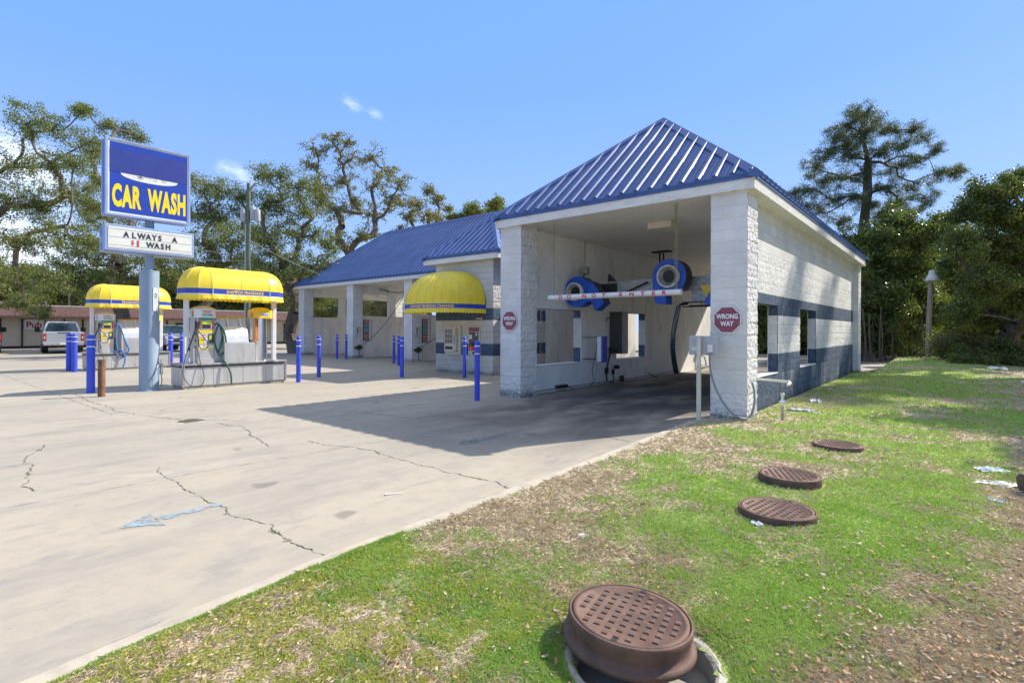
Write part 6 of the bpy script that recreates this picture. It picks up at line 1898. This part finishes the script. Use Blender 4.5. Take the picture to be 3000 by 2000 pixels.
    for s in (-1, 1):
        mb = MB(); yy = cy + s * (w + .20); mb.bbox(cx - 4.15, cx - 4.02, yy - .13, yy + .13, 1.24, 1.56, .03); mb.cyl((cx - 4.1, yy, 1.34), (cx - 4.1, cy + s * (w - .1), 1.30), .03, n=8); mb.build('door_mirror', M['black'], o)
    return o
o = pickup('pickup_truck', -39.35, -2.22, M['silver'], 'silver pickup truck parked nose in at the pub, right of the Pub sign')
o.rotation_euler.z = D2R(-7.5); o.location.y += .40
o = pickup('pickup_truck', -41.8, -5.62, M['navycar'], 'dark blue pickup truck cut off by the left edge of the photo')
o.rotation_euler.z = D2R(-5); o.location.y += .15
def suv(cx, cy):
    """front faces +X at x=cx"""
    o = empty('parked_car', (cx - 2.3, cy, G), 'silver grey car with chrome grille parked facing us between sign pole and nearer island', 'car')
    w = .93; mb = MB()
    pr = [(0, .42), (.0, .85), (-.12, 1.0), (-1.2, 1.12), (-4.6, 1.12), (-4.75, .9), (-4.7, .42), (-4.2, .4), (-4.05, .8), (-3.4, .8), (-3.25, .4), (-1.35, .4), (-1.2, .8), (-.6, .8), (-.45, .42)]
    mb.prism([(cx + a, z) for a, z in pr], 'Y', cy - w, cy + w); mb.build('body', M['silver'], o)
    a0, a1, r0, r1 = cx - 1.15, cx - 4.5, cx - 1.95, cx - 4.2
    zt = 1.74; wl, wt = w - .04, w - .2
    v = [(a0, cy - wl, 1.11), (a0, cy + wl, 1.11), (a1, cy + wl, 1.11), (a1, cy - wl, 1.11), (r0, cy - wt, zt), (r0, cy + wt, zt), (r1, cy + wt, zt), (r1, cy - wt, zt)]
    mb = MB(); mb.add(v, [(0, 1, 5, 4), (1, 2, 6, 5), (2, 3, 7, 6), (3, 0, 4, 7), (4, 5, 6, 7)]); mb.build('cab', M['silver'], o)
    for q, nm in (((0, 1, 5, 4), 'windscreen'), ((1, 2, 6, 5), 'side_window'), ((3, 0, 4, 7), 'side_window')):
        P = [Vector(v[i]) for i in q]; c = sum(P, Vector()) / 4; n = (P[1] - P[0]).cross(P[2] - P[1]).normalized()
        mb = MB(); mb.quad(*[c + (p - c) * .88 + n * .006 for p in P]); mb.build(nm, M['carglass'], o)
    mb = MB(); mb.bbox(cx - .01, cx + .03, cy - .5, cy + .5, .62, .86, .01); gr = mb.build('grille', M['darkmetal'], o)
    mb = MB(); mb.bbox(cx + .031, cx + .05, cy - .5, cy + .5, .72, .76, .004); mb.build('chrome_bar', M['chrome'], gr)
    mb = MB(); mb.bbox(cx - .05, cx + .09, cy - w + .02, cy + w - .02, .42, .58, .03); mb.build('front_bumper', M['chrome'], o)
    for s in (-1, 1):
        mb = MB(); mb.bbox(cx - .05, cx + .02, cy + s * .72 - .17, cy + s * .72 + .17, .66, .86, .02); mb.build('headlight', M['white'], o)
        mb = MB(); mb.bbox(cx - 1.7, cx - 1.55, cy + s * (w + .1) - .1, cy + s * (w + .1) + .1, 1.1, 1.25, .02); mb.build('door_mirror', M['silver'], o)
        for a in (cx - .9, cx - 3.72):
            y1 = cy + s * (w + .005); mb = MB(); mb.cyl((a, cy + s * (w - .24), G + .36), (a, y1, G + .36), .36, n=24); wh = mb.build('wheel', M['tyre'], o)
            mb = MB(); mb.cyl((a, y1, G + .36), (a, y1 + s * .01, G + .36), .21, n=18); mb.build('rim', M['chrome'], wh)
    for s in (-1, 1):
        mb = MB(); mb.bbox(cx - 4.1, cx - 2.0, cy + s * .62 - .02, cy + s * .62 + .02, zt + .03, zt + .06, .008); mb.build('roof_rail', M['darkmetal'], o)
suv(-37.2, 3.55)
# grey saloon glimpsed at far right of the island pair is left out of sight

# ================================================================== poles and wires
def upole(px, pyt, d, label, h0=.0, r=.125, name='utility_pole', mat='poledark'):
    t = at(px, pyt, d); o = empty(name, (t.x, t.y, G - .1), label, 'utility pole')
    mb = MB(); mb.tube([(t.x, t.y, G - .3), (t.x, t.y, t.z * .5), (t.x, t.y, t.z)], [r * 1.1, r, r * .8], 12); mb.build('pole', M[mat], o)
    return o, t
up, tp = upole(571, 421, 30, 'tall green tinged utility pole with transformers above the nearer island canopy')
for i, (du, dz) in enumerate(((.42, 0), (.78, -.12), (-.35, -.1))):
    du *= .72; p = tp + cR0 * du + Vector((0, 0, -1.75 + dz))
    mb = MB(); mb.lathe([(.001, 0), (.14, .01), (.15, .04), (.15, .66), (.13, .70), (.04, .72), (.035, .82), (.001, .83)], tuple(p + Vector((0, 0, -.35)) + cF * -.1), 14); mb.build('transformer', M['greypaint'], up)
mb = MB(); mb.tube([tuple(tp + Vector((0, 0, -.5))), tuple(tp + cR0 * .38 + Vector((0, 0, .0)))], .07, 6); mb.build('lamp_arm', M['wood'], up)
mb = MB(); b_ = tp - cR0 * .12 - cF * .08; mb.cyl((b_.x, b_.y, G), (b_.x, b_.y, tp.z - 2.3), .05, n=8); mb.build('conduit', M['greypaint'], up)
_, t2 = upole(160, 640, 66, 'thin brown pole rising behind the pub roof at the left', r=.13, mat='wood')
_, t3 = upole(106, 690, 64, 'short pale pole behind the pub roof left of the pub sign', r=.12, name='utility_pole', mat='greypaint')
def wire(a, b, sag, label, r=.012):
    a, b = Vector(a), Vector(b); pts = []
    for i in range(25):
        t = i / 24; p = a.lerp(b, t); p.z -= sag * 4 * t * (1 - t); pts.append(p)
    mb = MB(); mb.tube(pts, r, 4); return mb.build('overhead_wire', M['greywire'], None, label, 'wire', 'overhead wires')
M['greywire'] = pm('aluminium_wire', (.40, .41, .43), .5, var=.1)
for (y0, y1, nm) in ((285, 418, 'upper overhead wire running from the left edge past the big oak to the utility pole'), (322, 428, 'second overhead wire from the left edge to the utility pole'), (450, 590, 'third overhead wire crossing the oak below the upper pair'), (535, 600, 'lowest overhead wire from the left edge behind the letter board')):
    a = at(-60, y0, 26); wire(a, tp + Vector((0, 0, -(y1 - 421) * .0245)), .35, nm, .016)
wire(tp + Vector((0, 0, -3.2)), at(900, 690, 33), .3, 'overhead service wire slanting down right of the utility pole', .016)
# yard light on a leaning timber pole
yb, yt = at(2131, 829, 25), at(2138, 645, 25)
o = empty('yard_light', tuple(yb), 'leaning weathered timber light pole with a white lamp hood at the wood edge', 'lamp pole')
mb = MB(); mb.tube([tuple(yb - Vector((0, 0, .4))), tuple(yb.lerp(yt, .5) + cR0 * -.03), tuple(yt)], [.115, .105, .095], 12); mb.build('pole', M['wood'], o)
hd = yt + cR0 * .06
mb = MB(); mb.lathe([(.001, .50), (.10, .50), (.13, .46), (.14, .34), (.17, .28), (.24, .14), (.30, .02), (.29, .0), (.2, .05), (.001, .08)], tuple(hd), 20); mb.build('lamp_hood', M['white'], o)

# ================================================================== trees
def tree(name, label, cat, base, fork, blobs, trunk_r, leafm, seed, barkm='bark', leaves_per=26, tips=16, leaf=.13, clump=.42, group=None, gnarl=.22, flat=.8, up_bias=.0, leaf_shape=.5, extra_nodes=(), spread=1.3, cov=1.0, minr=.012, rexp=1.6, tipk=3.2):
    r = np.random.default_rng(seed)
    o = empty(name, tuple(base), label, cat, group)
    pos = [np.array(base, float)]; par = [-1]
    base = np.array(base, float); fork = np.array(fork, float)
    def limb(i0, target, nseg, jit):
        p0 = pos[i0]; d = target - p0; L = np.linalg.norm(d); i = i0
        A1, A2, A3 = (r.normal(0, q, 3) * jit * L for q in (.42, .34, .20))
        for k in range(1, nseg + 1):
            t = k / nseg
            p = p0 + d * t + A1 * math.sin(math.pi * t) + A2 * math.sin(2 * math.pi * t) + A3 * math.sin(3.3 * math.pi * t) * (1 - t)
            p[2] += math.sin(t * math.pi) * L * .05
            pos.append(p); par.append(i); i = len(pos) - 1
        return i
    top = limb(0, fork, 6, .10)
    start = max(1, int(6 * .55))
    cand = list(range(start, len(pos)))
    order = sorted(blobs, key=lambda b: np.linalg.norm(np.array(b[:3]) - fork))
    LV = []
    for b in order:
        c = np.array(b[:3], float); rad = b[3]
        P = np.array([pos[i] for i in cand])
        dd = np.linalg.norm(P - c, axis=1) + .55 * np.maximum(0, P[:, 2] - c[2] + .3) + .38 * np.linalg.norm(P - fork, axis=1)
        i0 = cand[int(np.argmin(dd))]
        L = np.linalg.norm(pos[i0] - c)
        n0 = len(pos)
        limb(i0, c, max(4, int(L / .5)), gnarl)
        mine = list(range(n0, len(pos)))
        cand += mine
        sub = mine[-max(1, int(len(mine) * .5)):]
        nt = max(8, int(tips * tipk * (rad / 1.4) ** 1.1))
        for k in range(nt):
            v = r.normal(0, 1, 3); v /= np.linalg.norm(v)
            v[2] = v[2] * flat + up_bias
            q = c + v * rad * r.uniform(.3, spread)
            S_ = np.array([pos[i] for i in sub]); j = sub[int(np.argmin(np.linalg.norm(S_ - q, axis=1) + r.uniform(0, .5, len(sub))))]
            n1 = len(pos); limb(j, q, 4, gnarl * 1.5)
            sub += [n1, n1 + 1, n1 + 2]
            for m_ in (n1 + 1, n1 + 2, n1 + 3):
                LV.append((pos[m_], 1.0 if m_ == n1 + 3 else .6))
    pos = np.array(pos); par_a = np.array(par)
    w = np.full(len(pos), 0.0); ch = np.zeros(len(pos))
    e = rexp
    for i in range(len(pos) - 1, 0, -1):
        if w[i] == 0: w[i] = 1.0
        w[par_a[i]] += w[i]
    rad_ = (w / w[0]) ** (1 / e) * trunk_r
    rad_ = np.maximum(rad_, minr)
    # frustum segments
    idx = np.arange(1, len(pos)); a = pos[par_a[idx]]; b = pos[idx]
    ra = np.minimum(rad_[par_a[idx]], rad_[idx] * 1.35); rb = rad_[idx]
    base_seg = par_a[idx] == 0; ra = np.where(base_seg, rad_[idx] * 1.5, ra)
    d = b - a; Ln = np.linalg.norm(d, axis=1, keepdims=True) + 1e-9; d /= Ln
    h = np.where(np.abs(d[:, 2:3]) < .9, [[0, 0, 1.0]], [[1.0, 0, 0]]); u = np.cross(d, h); u /= np.linalg.norm(u, axis=1, keepdims=True) + 1e-9; v = np.cross(d, u)
    ns = 7; b2 = b + d * rb[:, None] * .3
    rings = []
    for k in range(ns):
        t = 2 * math.pi * k / ns; q = u * math.cos(t) + v * math.sin(t)
        rings.append((a + q * ra[:, None], b2 + q * rb[:, None]))
    Q = []
    for k in range(ns):
        p0, p1 = rings[k]; q0, q1 = rings[(k + 1) % ns]
        Q.append(np.stack([p0, q0, q1, p1], 1))
    np_mesh('trunk', np.concatenate(Q).reshape(-1, 3), 4, M[barkm], parent=o, smooth=False)
    C = np.array([p for p, _ in LV]); Wt = np.array([q for _, q in LV])
    cnt = np.maximum(1, r.poisson(leaves_per * 1.7 * Wt * cov))
    cc = np.repeat(C, cnt, 0); n = len(cc)
    off = r.normal(0, 1, (n, 3)); off /= np.linalg.norm(off, axis=1, keepdims=True); off *= (.25 + 1.15 * r.random((n, 1)) ** .8) * clump; off[:, 2] *= .7
    cc = cc + off
    A = r.normal(0, 1, (n, 3)); A /= np.linalg.norm(A, axis=1, keepdims=True)
    Bv = np.cross(A, r.normal(0, 1, (n, 3))); Bv /= np.linalg.norm(Bv, axis=1, keepdims=True) + 1e-9
    s = leaf * r.uniform(.6, 1.35, (n, 1)); w_ = s * leaf_shape
    V = np.stack([cc - A * s * .5, cc + Bv * w_ * .5, cc + A * s * .5, cc - Bv * w_ * .5], 1).reshape(-1, 3)
    np_mesh('crown', V, 4, M[leafm], parent=o)
    return o
def blobs_at(lst, d, seed, jd=1.0, k=1.0):
    """crown masses given as (x, y, radius) in the 2352 px photo, spread in depth about d"""
    r = random.Random(seed); out = []
    for (x, y, q) in lst:
        dd = d + r.uniform(-jd, jd); p = at(x, y, dd)
        out.append((p.x, p.y, p.z, q * dd / (FPX * 2352 / 3000) * k))
    return out
def gp(px, d, dz=0):
    p = at(px, 800, d); return (p.x, p.y, G - .15 + dz)
GO = 'oaks between the lot and the pub'
# 1 big oak leaning in from the left
b = blobs_at([(60, 285, 42), (120, 300, 40), (30, 380, 48), (120, 375, 44), (205, 330, 30), (20, 470, 50), (95, 470, 48), (165, 440, 42), (60, 560, 48), (150, 540, 46), (-40, 420, 60), (-50, 540, 60), (215, 480, 38), (120, 640, 44), (30, 650, 55), (60, 700, 30), (200, 560, 40), (190, 255, 18), (-50, 650, 60), (180, 380, 25)], 27, 1, 2.0)
tree('oak_tree', 'large oak whose crown fills the left edge of the photo', 'oak', gp(-130, 26), tuple(at(-60, 690, 27)), b, .36, 'oakleaf', 11, leaves_per=16, tips=20, leaf=.10, clump=.27, group=GO, gnarl=.2, flat=.75, spread=1.6)
# 2 oak with a thick forked trunk behind the farther island
b = blobs_at([(195, 250, 18), (240, 290, 20), (215, 350, 26), (225, 420, 26), (290, 300, 20), (320, 315, 16), (205, 470, 26), (270, 540, 50), (200, 590, 48), (330, 600, 48), (150, 620, 40), (380, 610, 40), (260, 620, 50), (110, 650, 35), (190, 650, 40), (300, 560, 45), (240, 500, 38), (360, 650, 35), (100, 720, 16)], 38, 2, 2.0)
tree('oak_tree', 'oak with thick forked trunk rising behind the farther vacuum island', 'oak', gp(270, 38), tuple(at(268, 650, 38)), b, .45, 'oakleaf', 12, leaves_per=13, tips=18, leaf=.135, clump=.33, group=GO, gnarl=.2, spread=1.6)
# 3 oak between sign and utility pole
b = blobs_at([(470, 435, 30), (520, 440, 26), (455, 490, 36), (505, 500, 40), (560, 450, 24), (470, 560, 46), (540, 550, 44), (420, 590, 40), (500, 610, 46), (575, 600, 40), (600, 540, 36), (445, 650, 36), (560, 500, 32), (380, 640, 36), (440, 410, 14)], 42, 3, 2.0)
tree('oak_tree', 'oak between the pylon sign and the utility pole', 'oak', gp(470, 43), tuple(at(480, 690, 42)), b, .36, 'oakleaf', 13, leaves_per=13, tips=18, leaf=.145, clump=.36, group=GO, gnarl=.2, spread=1.6)
# 4 oak whose trunk stands just left of the low wing
b = blobs_at([(600, 400, 24), (640, 405, 26), (690, 420, 34), (650, 460, 36), (610, 470, 28), (700, 480, 36), (740, 450, 26), (660, 530, 42), (720, 540, 38), (620, 560, 38), (650, 610, 46), (710, 610, 44), (760, 560, 26), (755, 620, 34), (600, 620, 36), (700, 670, 36), (625, 660, 34), (780, 640, 26), (735, 685, 28), (645, 690, 24)], 34, 4, 2.0)
tree('oak_tree', 'oak with a dark leaning trunk standing just left of the low wing', 'oak', gp(682, 34), tuple(at(665, 660, 34)), b, .36, 'oakleaf', 14, leaves_per=13, tips=18, leaf=.125, clump=.32, group=GO, gnarl=.2, spread=1.6)
# 5 the tall thin crowned oak behind the low roof
b = blobs_at([(725, 350, 20), (765, 330, 24), (720, 385, 18), (800, 370, 24), (850, 365, 22), (890, 395, 22), (920, 420, 20), (860, 425, 22), (790, 420, 22), (740, 430, 24), (815, 470, 26), (900, 460, 24), (860, 490, 24), (770, 490, 24), (730, 470, 22), (930, 470, 18), (830, 540, 20), (780, 560, 22), (870, 545, 16), (800, 330, 14)], 44, 5, 2.2)
tree('oak_tree', 'tall sparse oak with bare spreading limbs above the low wing roof', 'oak', gp(812, 44), tuple(at(812, 600, 44)), b, .42, 'oaktop', 15, leaves_per=4.5, tips=30, leaf=.15, clump=.26, group=GO, gnarl=.20, up_bias=.15, minr=.022, tipk=3.0, spread=1.8)
b = blobs_at([(985, 435, 16), (1000, 460, 18), (960, 470, 20), (940, 500, 20), (985, 500, 24), (1005, 500, 16), (960, 540, 26), (1000, 540, 24), (920, 530, 16)], 46, 6, 2.0)
tree('oak_tree', 'small thin oak above the middle of the low wing ridge', 'oak', gp(975, 46), tuple(at(975, 620, 46)), b, .30, 'oaktop', 16, leaves_per=6, tips=22, leaf=.16, clump=.30, group=GO, gnarl=.3, minr=.02)
b = blobs_at([(1080, 480, 20), (1062, 505, 16), (1098, 500, 18), (1040, 500, 10), (1030, 480, 6)], 48, 7, 1.5)
tree('oak_tree', 'rounded yellow green treetop behind the low wing ridge', 'tree', gp(1078, 48), tuple(at(1078, 600, 48)), b, .25, 'yelleaf', 17, leaves_per=12, tips=24, leaf=.17, clump=.4, group='yellow green treetops behind the low roof')
b = blobs_at([(1140, 470, 18), (1125, 490, 16), (1155, 492, 16)], 48, 8, 1.5)
tree('oak_tree', 'yellow green treetop beside the tall roof corner', 'tree', gp(1142, 48), tuple(at(1142, 600, 48)), b, .22, 'yelleaf', 18, leaves_per=14, tips=26, leaf=.17, clump=.4, group='yellow green treetops behind the low roof')
# row of background trees behind the pub
bgd = [(-40, 640, 60, 0), (60, 650, 52, 1), (150, 665, 34, 2), (235, 660, 46, 0), (330, 665, 46, 1), (410, 660, 46, 2), (500, 655, 50, 0), (590, 655, 52, 1), (680, 660, 50, 2), (760, 665, 46, 0), (860, 670, 44, 1)]
nm_ = ['dark', 'mid green', 'pale']
spots = ['at the far left edge', 'left of the thin brown pole', 'behind the thin brown pole', 'behind the farther canopy', 'right of the farther canopy', 'behind the sign pole', 'left of the nearer canopy', 'behind the utility pole', 'behind the leaning oak trunk', 'seen through the first open bay', 'behind the low wing roof']
for i, (x, y, q, k) in enumerate(bgd):
    D_ = 66 + (i * 7) % 5
    bb = blobs_at([(x, y - q * .25, q * .7), (x - q * .5, y + 10, q * .6), (x + q * .5, y + 12, q * .6), (x, y + q * .6, q * .8), (x - q * .6, y + q * .7, q * .5), (x + q * .6, y + q * .75, q * .5)], D_, 30 + i, 2.5)
    tree('background_tree', nm_[k] + ' bushy background tree ' + spots[i], 'tree', gp(x, D_), tuple(at(x, y + q, D_)), bb, .3, ['oakleaf', 'yelleaf', 'bushleaf'][k], 50 + i, leaves_per=13, tips=18, leaf=.32, clump=.75, group='trees behind the pub', leaf_shape=.7)
# shrubs behind the open bays
for i, (x, y, q, D_, lm, lab) in enumerate(((745, 720, 26, 44, 'yelleaf', 'green shrub seen through the first open bay'), (778, 735, 26, 43, 'bushleaf', 'paler shrub beside it in the first open bay view'), (868, 700, 26, 47, 'dryleaf', 'pale dry brush seen above the tan partition'), (900, 715, 22, 46, 'dryleaf', 'dry brush next to the rear pier of the second bay'), (1300, 780, 50, 30, 'bushleaf', 'shrub behind the side lane'))):
    bb = blobs_at([(x, y - 20, q), (x - q * .6, y + 5, q * .8), (x + q * .6, y + 5, q * .8), (x, y + 30, q)], D_, 70 + i, 1.0)
    tree('shrub', lab, 'shrub', gp(x, D_), tuple(at(x, y + 30, D_)), bb, .08, lm, 80 + i, leaves_per=14, tips=18, leaf=.14, clump=.32)
# the pine
b = blobs_at([(1970, 262, 22), (1990, 300, 24), (1950, 340, 26), (2010, 500, 26), (2150, 345, 14), (1990, 470, 24), (2080, 490, 26), (1985, 262, 20), (1950, 285, 24), (2010, 285, 24), (1925, 315, 24), (1975, 320, 28), (2040, 300, 22), (2095, 300, 22), (2120, 318, 16), (2070, 335, 26), (2020, 350, 26), (1900, 350, 24), (1945, 360, 26), (1870, 385, 22), (1885, 420, 24), (1930, 410, 26), (1990, 400, 24), (2060, 385, 28), (2110, 365, 20), (2160, 400, 14), (2185, 398, 18), (2205, 390, 12), (1855, 440, 18), (1822, 448, 16), (1910, 460, 26), (1960, 450, 20), (2040, 430, 26), (2100, 430, 26), (2130, 455, 20), (1880, 490, 22), (1930, 510, 22), (1850, 480, 14), (2060, 465, 24)], 31, 9, 1.6)
tree('pine_tree', 'tall pine with open layered crown rising behind the wash bay', 'pine', gp(1992, 31), tuple(at(1985, 330, 31)), b, .25, 'pineleaf', 19, barkm='barkpine', leaves_per=22, tips=22, leaf=.16, clump=.22, gnarl=.15, flat=.75, leaf_shape=.12, minr=.012, tipk=3.6, spread=1.75)
# dense evergreens behind the bay
b = blobs_at([(2050, 520, 44), (1990, 560, 44), (2110, 540, 44), (1950, 620, 42), (2020, 620, 50), (2090, 620, 50), (1960, 690, 46), (2030, 690, 50), (2110, 680, 46), (1950, 760, 40), (2020, 760, 46), (2090, 755, 40), (2150, 600, 34), (2145, 720, 34), (1900, 560, 30), (2160, 520, 26)], 28.5, 10, 1.6)
tree('evergreen_tree', 'dense glossy evergreen directly behind the wash bay below the pine', 'tree', gp(2020, 28.5), tuple(at(2020, 760, 28.5)), b, .3, 'magleaf', 20, leaves_per=26, tips=26, leaf=.15, clump=.38, flat=.9)
b = blobs_at([(2260, 445, 34), (2300, 440, 34), (2350, 420, 36), (2225, 490, 38), (2290, 500, 42), (2345, 500, 44), (2210, 560, 40), (2270, 570, 46), (2340, 580, 50), (2210, 640, 42), (2270, 650, 50), (2350, 660, 54), (2200, 715, 32), (2260, 720, 46), (2330, 735, 50), (2400, 700, 60), (2400, 520, 60), (2180, 600, 20), (2380, 770, 44), (2440, 600, 60)], 23.5, 11, 1.6)
tree('oak_tree', 'big dark spreading tree filling the right edge of the photo', 'tree', gp(2330, 24), tuple(at(2320, 760, 23.5)), b, .38, 'magleaf', 21, leaves_per=26, tips=26, leaf=.12, clump=.32, flat=.85)
# lower edge of the wood: leafy thicket and slim stems
for i, (x, y, q, D_, lm, lab) in enumerate(((2180, 790, 34, 24.5, 'bushleaf', 'sunlit leafy bush right of the yard light'), (2240, 800, 34, 24, 'bushleaf', 'pale leafed bush in the middle of the thicket'), (2300, 810, 30, 23, 'magleaf', 'dark low bush under the big right tree'), (2345, 820, 26, 22, 'bushleaf', 'pale low bush at the right edge'), (2210, 825, 20, 22.5, 'magleaf', 'low creeping bush in front of the thicket'), (2270, 830, 16, 21.5, 'bushleaf', 'small twiggy bush on the litter slope'), (2090, 790, 30, 33, 'yelleaf', 'yellow green bush behind the slim stems'), (2010, 790, 34, 34, 'yelleaf', 'bright bush behind the far kerb'), (2160, 640, 40, 34, 'yelleaf', 'sunlit yellow foliage behind the yard light'), (2150, 740, 40, 34, 'yelleaf', 'lower sunlit yellow foliage behind the yard light'), (2200, 760, 40, 36, 'yelleaf', 'backlit foliage behind the thicket'), (2330, 780, 40, 34, 'yelleaf', 'backlit foliage far behind the right tree'), (1950, 800, 30, 36, 'magleaf', 'dark undergrowth left of the far kerb'), (1850, 760, 60, 36, 'magleaf', 'dark undergrowth seen through the side windows'), (1730, 770, 60, 37, 'magleaf', 'dark shrubs seen through the wash bay windows'))):
    bb = blobs_at([(x, y - 12, q), (x - q * .7, y + 5, q * .8), (x + q * .7, y + 5, q * .8), (x, y + q * .6, q * .9)], D_, 90 + i, 1.0)
    tree('bush', lab, 'bush', gp(x, D_), tuple(at(x, y + 20, D_)), bb, .07, lm, 110 + i, leaves_per=16, tips=20, leaf=.10 if D_ < 30 else .15, clump=.28)
for i, (x, y, q, D_, lm, lab) in enumerate(((1930, 600, 60, 36, 'magleaf', 'dark tree mass behind the far corner of the wash bay'), (2060, 560, 60, 38, 'oakleaf', 'green tree mass behind the dense evergreen'), (2180, 560, 60, 37, 'oakleaf', 'green tree mass above the yard light'), (2300, 600, 60, 35, 'magleaf', 'dark tree mass behind the big right tree'), (2400, 560, 60, 34, 'magleaf', 'dark tree mass at the right edge behind the big tree'), (1760, 610, 56, 41, 'oakleaf', 'tree mass seen through the side windows beyond the rear exit'), (1650, 630, 50, 43, 'oakleaf', 'tree mass hidden mostly by the right column beyond the rear exit'), (1850, 600, 56, 40, 'magleaf', 'dark tree mass behind the far half of the side wall'))):
    bb = blobs_at([(x, y, q * .8), (x - q * .7, y + 30, q * .7), (x + q * .7, y + 20, q * .7), (x, y + 80, q), (x - q * .8, y + 110, q * .9), (x + q * .8, y + 100, q * .9), (x, y + 170, q), (x - q * .7, y + 200, q * .8), (x + q * .7, y + 200, q * .8)], D_, 190 + i, 1.5)
    tree('forest_tree', lab, 'tree', gp(x, D_), tuple(at(x, y + 120, D_)), bb, .3, lm, 210 + i, leaves_per=17, tips=18, leaf=.24, clump=.55, group='dense wood behind the lawn')
rs = random.Random(9)
mbs = []
for i in range(22):
    x = 1975 + i * 7.4 + rs.uniform(-3, 3); D_ = 27.5 + rs.uniform(-1.2, 1.5)
    p = Vector(gp(x, D_)); q = p + Vector((rs.uniform(-.3, .3), rs.uniform(-.3, .3), rs.uniform(2.2, 3.4)))
    mb = MB(); r0 = rs.uniform(.025, .06); mb.tube([p, p.lerp(q, .5) + Vector((rs.uniform(-.08, .08), 0, 0)), q], [r0, r0 * .8, r0 * .6], 6)
    mb.build('slim_trunk', M['bark'], None, 'slim bare stem in the row under the dense evergreen left of the yard light', 'stem', 'slim stems at the wood edge')
# trees outside the frame to the right, which throw the dappled shade over lawn and wall
def off_tree(x, y, h, R_, seed, lab):
    r = random.Random(seed); bb = []
    for k in range(17):
        a = r.uniform(0, math.tau); q = R_ * math.sqrt(r.random()) * .9
        bb.append((x + q * math.cos(a), y + q * math.sin(a), h * r.uniform(.55, .95), R_ * .36))
    return tree('oak_tree', lab, 'oak', (x, y, G - .1), (x + .2, y, h * .42), bb, .22, 'oakleaf', 140 + seed, leaves_per=22, tips=20, leaf=.17, clump=.45, gnarl=.26)
b = []
rp = random.Random(31)
for (tx, ty, th_, wh_) in ((8.0, 21.5, 17.0, 'nearest of three'), (8.8, 25.0, 18.0, 'middle one of three'), (8.0, 28.5, 17.5, 'farthest of three')):
    b = [(tx + rp.uniform(-1.5, 1.5), ty + rp.uniform(-1.5, 1.5), th_ * q, .8) for q in (.68, .72, .77, .81, .85, .89, .93, .97, 1.0)]
    tree('pine_tree', 'tall slim pine outside the frame beyond the lawn, ' + wh_, 'pine', (tx, ty, G - .1), (tx, ty, th_ * .7), b, .2, 'pineleaf', int(ty), barkm='barkpine', leaves_per=16, tips=20, leaf=.2, clump=.3, gnarl=.15, leaf_shape=.14, spread=1.5)
off_tree(7.9, 9.4, 8.2, 2.7, 1, 'oak outside the frame beside the lawn, nearest the manholes')
off_tree(8.5, 14.8, 9.6, 3.2, 2, 'oak outside the frame behind the lawn, shading the side wall')
off_tree(9.9, 20.5, 10.5, 3.6, 3, 'oak outside the frame near the wood edge')
off_tree(10.2, 6.0, 8.0, 2.6, 4, 'smaller oak outside the frame at the dry end of the lawn')
